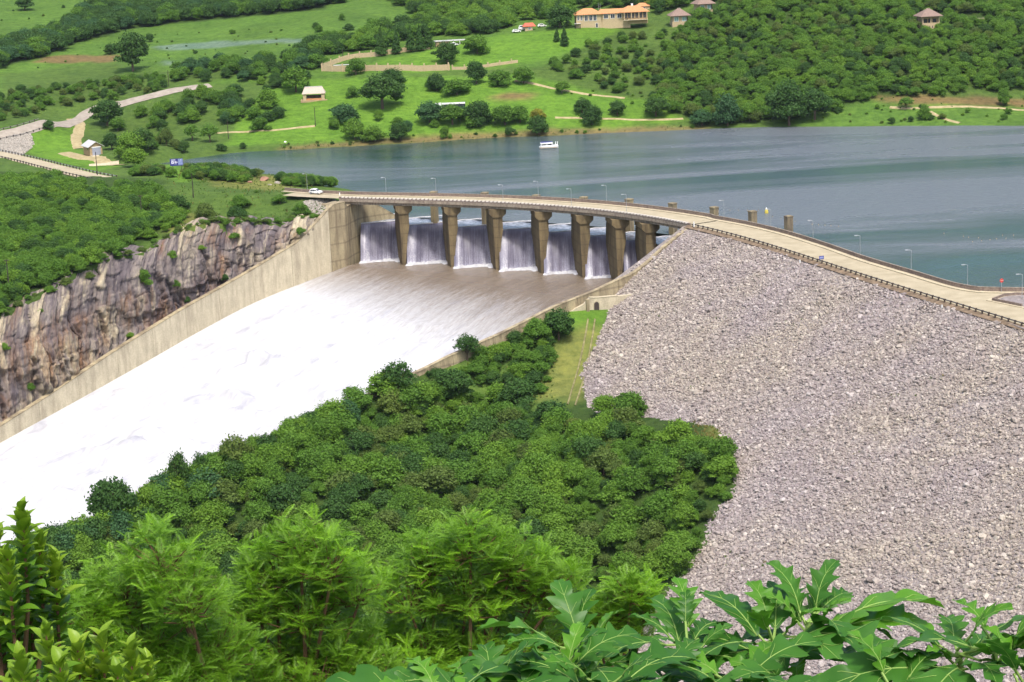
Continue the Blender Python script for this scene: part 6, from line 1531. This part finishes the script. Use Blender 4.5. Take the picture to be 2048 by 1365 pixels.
rest = [c for i, c in enumerate(cand) if i not in pick]
for part, nm, lab in ((lambda c: c[0] in ('valley', 'bank', 'cliff', 'promontory'), 'thicket', 'dense green thicket filling the near valley and the promontory'),
                      (lambda c: c[0] not in ('valley', 'bank', 'cliff', 'promontory'), 'hillside_scrub', 'mass of green scrub and far trees on the hillsides beyond the lake')):
    cc = [c for c in rest if part(c)]; n = len(cc); ci = ['mid', 'dark', 'light', 'olive', 'blue']
    ix = [ci.index(c[6]) * 6 + int(RNG.integers(0, 6)) for c in cc]
    o = scatter(nm, [(c[1], c[2], c[3] - 0.15) for c in cc], [(c[4], c[4], c[5]) for c in cc], [(0, 0, RNG.uniform(0, 6.28)) for _ in cc], ix, TH)
    tag(o, lab, 'thicket')
# ------------------------------------------------------------------ grass tufts
def tuft_mesh(seed, mat, nb=16):
    r = np.random.default_rng(seed); m = MB()
    for k in range(nb):
        a = r.uniform(0, 6.28); b = np.array([math.cos(a), math.sin(a), 0]); w = np.array([-b[1], b[0], 0]) * 0.07; o_ = b * r.uniform(0, 0.25); h = r.uniform(0.5, 1.0)
        m.add([tuple(o_ - w), tuple(o_ + w), tuple(o_ + b * r.uniform(0.1, 0.5) + np.array([0, 0, h]))], [(0, 1, 2)])
    return m.mesh('tuft', mat, fix=False)
LM['grass'] = leaf_mat('grass_blades', (0.075, 0.15, 0.02), (0.13, 0.21, 0.035)); LM['straw'] = leaf_mat('dry_grass_blades', (0.2, 0.17, 0.05), (0.3, 0.26, 0.09))
GT = make_source('grass_sources', [bpy.data.objects.new('grass_source_%d' % i, tuft_mesh(i, LM['grass'] if i < 3 else LM['straw'])) for i in range(5)])
gp_ = []
for poly, sp_, pd in [([(330, 345), (560, 350), (640, 380), (640, 440), (345, 466), (335, 400)], 1.5, 0.25), ([(1365, 812), (1455, 820), (1465, 885), (1400, 890)], 0.8, 0.8),
                      ([(860, 735), (1110, 628), (1110, 800), (1000, 790)], 1.2, 0.3), ([(560, 285), (1400, 250), (1400, 262), (560, 302)], 1.5, 0.45)]:
    pl_ = np.array([ground(a, b, 340.0) for a, b in poly]); gx, gy = np.meshgrid(np.arange(pl_[:, 0].min(), pl_[:, 0].max(), sp_), np.arange(pl_[:, 1].min(), pl_[:, 1].max(), sp_))
    gx = gx.ravel() + RNG.uniform(-.5, .5, gx.size) * sp_; gy = gy.ravel() + RNG.uniform(-.5, .5, gy.size) * sp_; z = height(gx, gy); pr = proj(np.column_stack([gx, gy, z]))
    ok = inpoly(pr[:, 0], pr[:, 1], poly) & (z > -60) & ((z > LZ + 0.05) | (gy < 640)) & ~inpoly(gx, gy, CHUTE_POLY)
    for i in np.nonzero(ok)[0]: gp_.append((gx[i], gy[i], z[i], 3 + int(RNG.integers(0, 2)) if RNG.random() < pd else int(RNG.integers(0, 3))))
for a, b, rad, k in [(1385, 608, 22, 26), (1300, 628, 26, 26), (1440, 642, 16, 12), (1580, 648, 18, 12), (1860, 755, 26, 26), (1802, 795, 16, 12), (1490, 1125, 18, 14), (1700, 915, 24, 14), (1480, 470, 14, 12), (1900, 612, 24, 16)]:
    for _ in range(k):
        q = hit(a + RNG.normal(0, rad), b + RNG.normal(0, rad * 0.35), dam_z); gp_.append((q[0], q[1], q[2] + 0.1, int(RNG.integers(0, 4))))
gp_ = [q for q, k in zip(gp_, vnoise(np.array([q[0] for q in gp_]), np.array([q[1] for q in gp_]), 8, 95)) if RNG.random() < (k - 0.25) * 1.8]
n = len(gp_); o = scatter('grass_tufts', [q[:3] for q in gp_], RNG.uniform(0.25, 0.8, n), np.column_stack([np.zeros(n), np.zeros(n), RNG.uniform(0, 6.28, n)]), [q[3] for q in gp_], GT)
tag(o, 'tufts of green and straw coloured grass on the open slopes', 'grass')
# ------------------------------------------------------------------ foreground: feathery thorn trees
def frame_of(d, up=(0, 0, 1)):
    d = np.asarray(d, float); d = d / np.linalg.norm(d); s = np.cross(np.asarray(up, float), d); s /= np.linalg.norm(s) + 1e-9; n = np.cross(d, s)
    return np.stack([d, s, n], 1)                     # columns: along, sideways, normal
def frond_mesh(seed, mat, pairs=13):
    r = np.random.default_rng(seed); v, f = [], []
    for k in range(pairs):
        t_ = 0.12 + 0.88 * (k + 0.5) / pairs; x = t_; z = -0.1 * t_ ** 2 + 0.05 * math.sin(t_ * 3)
        L = 0.25 * math.sin(math.pi * (0.16 + 0.8 * t_)) ** 0.7 * r.uniform(0.85, 1.1)
        for sd in (-1, 1):
            tip = (x + L * 0.62, sd * L, z - 0.05 * r.random() - L * 0.16); w = 0.034
            b = len(v); v += [(x - w, sd * 0.004, z), (x + w * 0.6 + L * 0.25, sd * L * 0.5, z + 0.004), tip, (x - w * 0.9 + L * 0.33, sd * L * 0.56, z - 0.002)]; f.append((b, b + 1, b + 2, b + 3))
    b = len(v); n = 6
    for k in range(n + 1):
        t_ = k / n; z = -0.1 * t_ ** 2 + 0.05 * math.sin(t_ * 3); v += [(t_, -0.008 * (1.2 - t_), z + 0.003), (t_, 0.008 * (1.2 - t_), z + 0.003)]
    for k in range(n): f.append((b + 2 * k, b + 2 * k + 1, b + 2 * k + 3, b + 2 * k + 2))
    return mesh_of('frond', v, f, mat)
def fg_leaf(name, lo, hi, rough=0.45, spec=0.35, trans=0.35):
    t = NT(name); oi = t.node('ShaderNodeObjectInfo'); g = t.geo(); n1 = t.noise(g, 3.0, 4)
    c = t.mix(t.ramp(n1, [(0.3, (0, 0, 0)), (0.7, (1, 1, 1))]), (*lo, 1), (*hi, 1))
    c = t.mix(0.45, c, t.ramp(oi.outputs['Random'], [(0.0, (0.38, 0.42, 0.4)), (0.5, (0.5, 0.5, 0.48)), (1.0, (0.6, 0.58, 0.5))]), 'OVERLAY')
    t.set(c, rough, spec); tr = t.node('ShaderNodeBsdfTranslucent'); t.l.new(c, tr.inputs['Color'])
    mx = t.node('ShaderNodeMixShader'); mx.inputs[0].default_value = trans; t.l.new(t.b.outputs[0], mx.inputs[1]); t.l.new(tr.outputs[0], mx.inputs[2]); t.l.new(mx.outputs[0], t.out.inputs[0])
    return t.m
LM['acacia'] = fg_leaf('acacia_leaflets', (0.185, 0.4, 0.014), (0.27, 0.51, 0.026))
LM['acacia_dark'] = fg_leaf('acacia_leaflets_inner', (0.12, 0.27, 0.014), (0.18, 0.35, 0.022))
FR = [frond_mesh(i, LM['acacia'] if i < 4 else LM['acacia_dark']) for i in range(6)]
FRV = [(np.array([v.co[:] for v in m.vertices]), [tuple(p.vertices) for p in m.polygons]) for m in FR]
M['branch'] = plain('reddish_branch_bark', (0.15, 0.085, 0.05), 0.9, 0.15, var=0.4, scale=4)
def acacia(label, lobes, base, Y, ntw, seed):
    """lobes: (px, py, radius px, depth offset)"""
    r = np.random.default_rng(seed)
    C = [(D(a, b, Y + dy), rad / F_PX * (Y + dy)) for a, b, rad, dy in lobes]
    bp = D(base[0], base[1], Y); gz_ = float(height(np.array([bp[0]]), np.array([bp[1]]), False)[0]); bp = np.array([bp[0], bp[1], gz_])
    e = empty('thorn_tree', bp, label=label, cat='tree'); B0 = np.array(e.location)
    top = D(base[0], base[1] - 20, Y); fork = bp + (top - bp) * 0.86
    m = MB(); m.tube([(0, 0, -0.3), tuple((fork - B0) * 0.5 + np.array([0.08, 0, 0])), tuple(fork - B0)], [0.13, 0.1, 0.06], 8); m.build('trunk', M['branch'], e)
    tw = []
    wts = np.array([c[1] ** 2 for c in C]); wts /= wts.sum()
    for (c, R), k in zip(C, np.maximum((wts * ntw).astype(int), 4)):
        # limb to the lobe
        a = fork - B0; b = c - B0; mid = (a + b) / 2 + r.normal(0, 0.06, 3) + np.array([0, 0, -0.12])
        lm = MB(); lm.tube([tuple(a), tuple(mid), tuple(b - np.array([0, 0, R * 0.3])), tuple(b + np.array([0, 0, R * 0.5]))], [0.036, 0.027, 0.018, 0.006], 6)
        for _ in range(k):
            d = r.normal(size=3); d[2] = abs(d[2]) * 1.1 - 0.35; d /= np.linalg.norm(d)
            rad = r.uniform(0.3, 1.25) ** 0.7; p = c + d * R * rad * np.array([1, 1, 0.9])
            tw.append((p, d, rad))
            if r.random() < 0.55:
                q = c + (p - c) * 0.25 - np.array([0, 0, R * 0.25]); mm = (p + q) / 2 + r.normal(0, 0.03, 3)
                lm.tube([tuple(q - B0), tuple(mm - B0), tuple(p - B0)], [0.013, 0.01, 0.005], 4, False)
        lm.build('limb', M['branch'], e)
    fr = []
    for p, d, rad in tw:
        ax = d * 0.5 + np.array([0, 0, 0.75]) + r.normal(0, 0.2, 3); ax /= np.linalg.norm(ax)
        a0 = r.uniform(0, 6.28)
        for k in range(int(r.integers(6, 9))):
            az = a0 + k * 2.4; out = np.array([math.cos(az), math.sin(az), 0]); el = r.uniform(-0.1, 1.15)
            dr = out * math.cos(el) + ax * math.sin(el); F3 = frame_of(dr); s = r.uniform(0.14, 0.26)
            pos = p + ax * r.uniform(-0.1, 0.12)
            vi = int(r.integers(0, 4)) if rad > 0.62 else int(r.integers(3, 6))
            fr.append((pos, F3, s, vi, rad + 0.4 * (pos[2] - B0[2]) / 10 - 0.03 * (pos[1] - Y)))
    order = sorted(range(len(fr)), key=lambda i: -fr[i][4])
    V, Fc = [], []; nb = 0
    for j, i in enumerate(order):
        pos, F3, s, vi, _ = fr[i]
        if j < 290:
            o = link('frond', FR[vi], e); o.matrix_local = Matrix([[*(F3[k] * s), pos[k] - B0[k]] for k in range(3)] + [[0, 0, 0, 1]])
        else:
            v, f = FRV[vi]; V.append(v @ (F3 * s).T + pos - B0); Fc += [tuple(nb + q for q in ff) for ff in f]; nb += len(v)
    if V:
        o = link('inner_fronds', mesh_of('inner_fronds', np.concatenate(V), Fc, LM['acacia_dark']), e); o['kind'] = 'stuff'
    return e
acacia('feathery bright green thorn tree in the foreground, leftmost of the four', [(330, 1129, 75, 0), (250, 1204, 90, .4), (380, 1214, 80, -.3), (180, 1239, 70, .2), (300, 1294, 100, .3), (150, 1314, 60, .5), (430, 1314, 90, .4), (250, 1374, 90, -.2), (380, 1384, 90, -.2), (150, 1389, 70, 0)], (450, 1430), 22.0, 680, 1)
acacia('feathery bright green thorn tree in the foreground beneath the white chute, second from the left', [(600, 1104, 60, 0), (550, 1154, 80, .3), (660, 1144, 75, -.2), (520, 1224, 80, .2), (620, 1234, 95, .2), (715, 1194, 60, .2), (560, 1324, 95, .4), (690, 1314, 80, .3), (520, 1389, 90, -.2), (640, 1389, 95, -.2), (740, 1374, 70, 0)], (612, 1440), 23.0, 740, 2)
acacia('feathery bright green thorn tree in the foreground, third from the left, the widest', [(940, 1099, 70, 0), (860, 1134, 70, .2), (1020, 1134, 75, .1), (820, 1204, 70, .1), (930, 1194, 95, .2), (1060, 1194, 85, .2), (1120, 1174, 55, 0), (850, 1294, 90, .3), (970, 1294, 95, .4), (1080, 1274, 80, .4), (760, 1304, 70, .3), (860, 1374, 90, -.2), (960, 1374, 80, -.2)], (900, 1450), 24.0, 900, 3)
acacia('small feathery thorn tree at the edge of the rock slope, rightmost of the four', [(1262, 1192, 42, 0), (1220, 1234, 45, .2), (1290, 1224, 30, .1), (1200, 1284, 50, .3), (1262, 1274, 40, .2)], (1240, 1420), 25.0, 230, 4)

# ------------------------------------------------------------------ foreground: broad leaved shrub at the left edge
def oval_leaf(seed, mat):
    r = np.random.default_rng(seed); v, f = [], []; n = 9
    for k in range(n + 1):
        t_ = k / n; w = 0.27 * math.sin(math.pi * min(1, t_ ** 0.8 * 0.97 + 0.02)) ** 0.85; z = 0.14 * math.sin(t_ * 2.2) - 0.16 * t_ ** 2
        wv = 0.012 * math.sin(t_ * 9 + seed)
        v += [(t_, -w, z + 0.42 * w + wv), (t_, -w * 0.5, z + 0.17 * w), (t_, 0, z), (t_, w * 0.5, z + 0.17 * w), (t_, w, z + 0.42 * w - wv)]
    for k in range(n):
        for j in range(4): f.append((k * 5 + j, k * 5 + j + 1, k * 5 + j + 6, k * 5 + j + 5))
    return mesh_of('leaf', v, f, mat, True)
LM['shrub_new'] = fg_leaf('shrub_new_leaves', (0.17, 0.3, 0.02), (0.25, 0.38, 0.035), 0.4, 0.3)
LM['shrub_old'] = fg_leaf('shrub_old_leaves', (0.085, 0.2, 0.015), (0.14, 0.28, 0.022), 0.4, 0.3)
OL = [oval_leaf(i, LM['shrub_new'] if i < 3 else LM['shrub_old']) for i in range(6)]
def leaf_shrub(label, tips, base, Y, seed):
    r = np.random.default_rng(seed); bp = D(base[0], base[1], Y); bp[2] = min(bp[2], float(height(np.array([bp[0]]), np.array([bp[1]]), False)[0]))
    e = empty('leafy_shrub', bp, label=label, cat='shrub'); B0 = np.array(e.location); cnt = 0; V, Fc, nb = [], [], 0
    for a, b, n, dy in tips:
        p = D(a, b, Y + dy); root = D(base[0] + (a - base[0]) * 0.5, base[1], Y + dy)
        low = p + np.array([(root[0] - p[0]) * 0.12, 0, -0.34])
        m = MB(); m.tube([tuple(np.array([root[0], root[1], root[2] - 0.35]) - B0), tuple((root + low) / 2 - B0), tuple(low - B0), tuple(p - B0)], [0.012, 0.01, 0.007, 0.003], 6); m.build('stem', M['branch'], e)
        a0 = r.uniform(0, 6.28)
        n += 7
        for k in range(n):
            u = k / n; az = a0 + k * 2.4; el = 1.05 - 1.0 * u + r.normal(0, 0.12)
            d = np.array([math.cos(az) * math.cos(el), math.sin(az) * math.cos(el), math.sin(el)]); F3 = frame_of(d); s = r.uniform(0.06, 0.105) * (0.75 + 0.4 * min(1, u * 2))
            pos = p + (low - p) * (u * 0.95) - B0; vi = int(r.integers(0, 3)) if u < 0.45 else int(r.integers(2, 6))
            M4 = [[*(F3[q] * s), pos[q]] for q in range(3)] + [[0, 0, 0, 1]]
            if cnt < 298: o = link('leaf', OL[vi], e); o.matrix_local = Matrix(M4)
            else:
                me = OL[vi]; v = np.array([x.co[:] for x in me.vertices]) @ (F3 * s).T + pos; V.append(v); Fc += [tuple(nb + q for q in p_.vertices) for p_ in me.polygons]; nb += len(v)
            cnt += 1
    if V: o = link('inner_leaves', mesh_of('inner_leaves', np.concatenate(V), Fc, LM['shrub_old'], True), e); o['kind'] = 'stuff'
leaf_shrub('glossy broad leaved shrub rising at the left edge of the foreground', [(44, 1022, 27, 0), (-10, 1060, 23, .1), (78, 1075, 25, .1), (15, 1110, 25, -.1), (110, 1118, 25, .1), (55, 1135, 25, .2), (-15, 1150, 23, 0), (30, 1185, 25, .2), (85, 1165, 25, .3), (-5, 1220, 23, .1), (60, 1225, 23, .3), (25, 1265, 21, .3), (-20, 1290, 21, .2)], (30, 1480), 6.4, 5)
leaf_shrub('low glossy shrub along the bottom left corner of the foreground', [(92, 1262, 25, 0), (155, 1292, 23, .1), (205, 1280, 25, .1), (262, 1300, 27, 0), (40, 1318, 23, -.1), (120, 1330, 23, -.1), (180, 1335, 23, .1), (235, 1345, 23, -.1), (295, 1330, 21, .1), (15, 1368, 21, 0), (90, 1375, 21, -.1), (160, 1385, 21, -.1), (280, 1385, 21, 0), (60, 1345, 19, .2)], (150, 1560), 6.0, 6)

# ------------------------------------------------------------------ foreground: large lobed leaves along the bottom right
def big_leaf(seed, mat, vmat, lobes=4, depth=0.42):
    r = np.random.default_rng(seed); n = 40; mid, L_, R_ = [], [], []
    ph = [r.uniform(-0.03, 0.03) for _ in range(2)]
    ctr = lambda t_: np.array([t_, 0.05 * math.sin(t_ * 2 + seed), 0.16 * math.sin(t_ * 2.0) - 0.34 * t_ ** 2])
    vt, ft = [], []
    for k in range(n + 1):
        t_ = k / n; c = ctr(t_); row = []
        for sd in (-1, 1):
            u = (t_ * lobes + 0.15 + ph[0 if sd < 0 else 1]) % 1.0
            saw = (u / 0.8) ** 1.25 if u < 0.8 else (1 - (u - 0.8) / 0.2)
            env = 0.34 * math.sin(math.pi * min(1, (t_ * 0.94 + 0.03)) ** 0.85) ** 0.75
            w = env * (1 - depth * (1 - saw)) if t_ < 0.93 else env * 0.9
            row.append((sd, max(w, 0.004)))
        (s0_, w0), (s1_, w1) = row
        fold = 0.16 + 0.1 * math.sin(t_ * 5 + seed); rip = 0.03 * math.sin(t_ * lobes * 6.28 + seed)
        for x, w in ((-1, w0), (-0.5, w0)): vt.append(c + np.array([0.42 * w * abs(x), x * w, abs(x) * w * fold + rip * abs(x) - 0.25 * (abs(x) * w) ** 2 * 2]))
        vt.append(c)
        for x, w in ((0.5, w1), (1, w1)): vt.append(c + np.array([0.42 * w * abs(x), x * w, abs(x) * w * fold - rip * abs(x) - 0.25 * (abs(x) * w) ** 2 * 2]))
    for k in range(n):
        for j in range(4): ft.append((k * 5 + j, k * 5 + j + 1, k * 5 + j + 6, k * 5 + j + 5))
    leaf = mesh_of('leaf_blade', vt, ft, mat, True)
    m = MB(); up = np.array([0, 0, 0.006])
    P_ = [np.array(vt[k * 5 + 2]) for k in range(n + 1)]
    m.tube([tuple(P_[k] + up * 0.3) for k in range(0, n + 1, 4)], [0.009 * (1.1 - k / n) + 0.001 for k in range(0, n + 1, 4)], 5)
    for i in range(lobes):
        for sd, col in ((-1, 0), (1, 4)):
            k1 = min(n - 2, int(n * (i + 0.57) / lobes)); k0 = max(1, k1 - 7)
            a, b = P_[k0], np.array(vt[k1 * 5 + col]); h_ = np.array(vt[((k0 + k1) // 2 + 1) * 5 + (1 if sd < 0 else 3)])
            m.tube([tuple(a + up * 0.4), tuple(h_ + up), tuple(a * 0.08 + b * 0.92 + up * 0.6)], [0.0042, 0.003, 0.001], 4, False)
    return leaf, m.mesh('leaf_veins', vmat, True)
LM['big'] = fg_leaf('large_leaf_green', (0.036, 0.13, 0.016), (0.068, 0.2, 0.024), 0.42, 0.28, 0.35)
LM['big_new'] = fg_leaf('large_leaf_bright', (0.075, 0.22, 0.016), (0.12, 0.3, 0.026), 0.42, 0.28, 0.35)
M['vein'] = plain('pale_leaf_vein', (0.22, 0.34, 0.08), 0.6, 0.3)
BL = [big_leaf(i, LM['big'] if i < 4 else LM['big_new'], M['vein'], 3 + (i % 2), 0.56 + 0.06 * (i % 3)) for i in range(6)]
def big_plant(label, ros, base, Y, seed):
    r = np.random.default_rng(seed); bp = D(base[0], base[1], Y); e = empty('large_leaved_plant', bp, label=label, cat='plant'); B0 = np.array(e.location)
    for a, b, dy, n, sc, extra in ros:
        p = D(a, b, Y + dy); m = MB(); low = D(a + (base[0] - a) * 0.4, base[1], Y + dy * 0.6)
        m.tube([tuple(low - B0), tuple((low + p) / 2 + np.array([0.02, 0, 0.02]) - B0), tuple(p - B0)], [0.022, 0.018, 0.01], 7); m.build('stem', M['vein2'], e)
        a0 = r.uniform(0, 6.28); specs = []
        for k in range(n):
            az = a0 + k * 2.4; specs.append((az, r.uniform(-0.25, 0.55) + 0.45 * (k < 3), sc * r.uniform(0.78, 1.12) * (0.65 if k < 3 else 1), int(r.integers(0, 4)) if k > 2 else int(r.integers(3, 6))))
        specs += extra
        for az, el, s, vi in specs:
            d = np.array([math.cos(az) * math.cos(el), math.sin(az) * math.cos(el), math.sin(el)]); F3 = frame_of(d)
            roll = r.normal(0, 0.25); Rm = np.array([[1, 0, 0], [0, math.cos(roll), -math.sin(roll)], [0, math.sin(roll), math.cos(roll)]]); F3 = F3 @ Rm
            st = p + d * 0.035 + np.array([0, 0, r.uniform(-0.06, 0.03)]); pos = st + d * 0.05 - B0
            o = link('leaf', BL[vi][0], e); o.matrix_local = Matrix([[*(F3[q] * s), pos[q]] for q in range(3)] + [[0, 0, 0, 1]])
            link('veins', BL[vi][1], o)
            pt = MB(); pt.tube([tuple(st - d * 0.05 - B0), tuple(pos + d * 0.01)], [0.006, 0.005], 5); pt.build('petiole', M['vein'], e)
M['vein2'] = plain('green_stem', (0.12, 0.2, 0.05), 0.7, 0.3)
PI = math.pi
big_plant('large lobed leaves at the bottom centre of the foreground', [(1165, 1312, 0, 9, 0.28, [(PI * 0.93, 0.42, 0.33, 4), (PI * 0.6, 0.9, 0.24, 0), (PI * 0.45, 1.0, 0.24, 1)]), (1120, 1350, -.2, 6, 0.29, [(PI * 1.02, 0.1, 0.42, 0), (PI * 1.12, 0.25, 0.34, 4)]), (985, 1392, -.3, 8, 0.31, [(PI * 1.03, 0.18, 0.4, 2), (PI * 0.92, 0.35, 0.36, 1)]), (1210, 1385, -.3, 9, 0.31, []), (880, 1412, -.4, 6, 0.29, [(PI * 0.98, 0.3, 0.36, 0)])], (1100, 1480), 7.2, 11)
big_plant('large lobed leaves in front of the rock slope, middle of the foreground', [(1375, 1302, 0, 9, 0.26, [(PI * 0.5, 0.9, 0.22, 5)]), (1545, 1292, .1, 10, 0.31, [(-0.45, 0.1, 0.42, 1), (PI * 1.15, 0.05, 0.4, 2)]), (1618, 1245, .2, 9, 0.28, [(0.12, 0.3, 0.46, 4), (0.0, 0.08, 0.42, 5), (0.8, 0.95, 0.22, 0), (2.2, 0.9, 0.24, 3)]), (1330, 1380, -.3, 9, 0.31, []), (1470, 1382, -.3, 10, 0.33, []), (1590, 1370, -.2, 5, 0.29, [])], (1460, 1500), 7.4, 12)
big_plant('large dark lobed leaves at the bottom right corner', [(1918, 1312, 0, 9, 0.31, [(PI * 1.08, 0.12, 0.46, 1), (-0.75, -0.05, 0.4, 0), (PI * 1.35, 0.0, 0.4, 2)]), (1990, 1302, -.1, 5, 0.31, [(0.15, 0.35, 0.46, 4), (0.02, 0.1, 0.46, 5)]), (1790, 1392, -.2, 6, 0.29, []), (2050, 1385, -.3, 7, 0.31, [])], (1930, 1500), 7.0, 13)

# ------------------------------------------------------------------ thin summer haze
m_ = MB(); m_.box((0, 2000, 60), (18000, 18000, 700)); hz = m_.build('haze', None)
hz.data.materials.clear(); hm = bpy.data.materials.new('pale_haze'); hm.use_nodes = True
for n__ in list(hm.node_tree.nodes):
    if n__.type != 'OUTPUT_MATERIAL': hm.node_tree.nodes.remove(n__)
pv = hm.node_tree.nodes.new('ShaderNodeVolumePrincipled'); pv.inputs['Color'].default_value = (0.78, 0.86, 0.95, 1); pv.inputs['Density'].default_value = 0.00003; pv.inputs['Anisotropy'].default_value = 0.2
hm.node_tree.links.new(pv.outputs[0], [n__ for n__ in hm.node_tree.nodes if n__.type == 'OUTPUT_MATERIAL'][0].inputs['Volume'])
hz.data.materials.append(hm); hz['kind'] = 'stuff'; hz['label'] = 'thin pale summer haze over the valley and lake'; hz['category'] = 'haze'
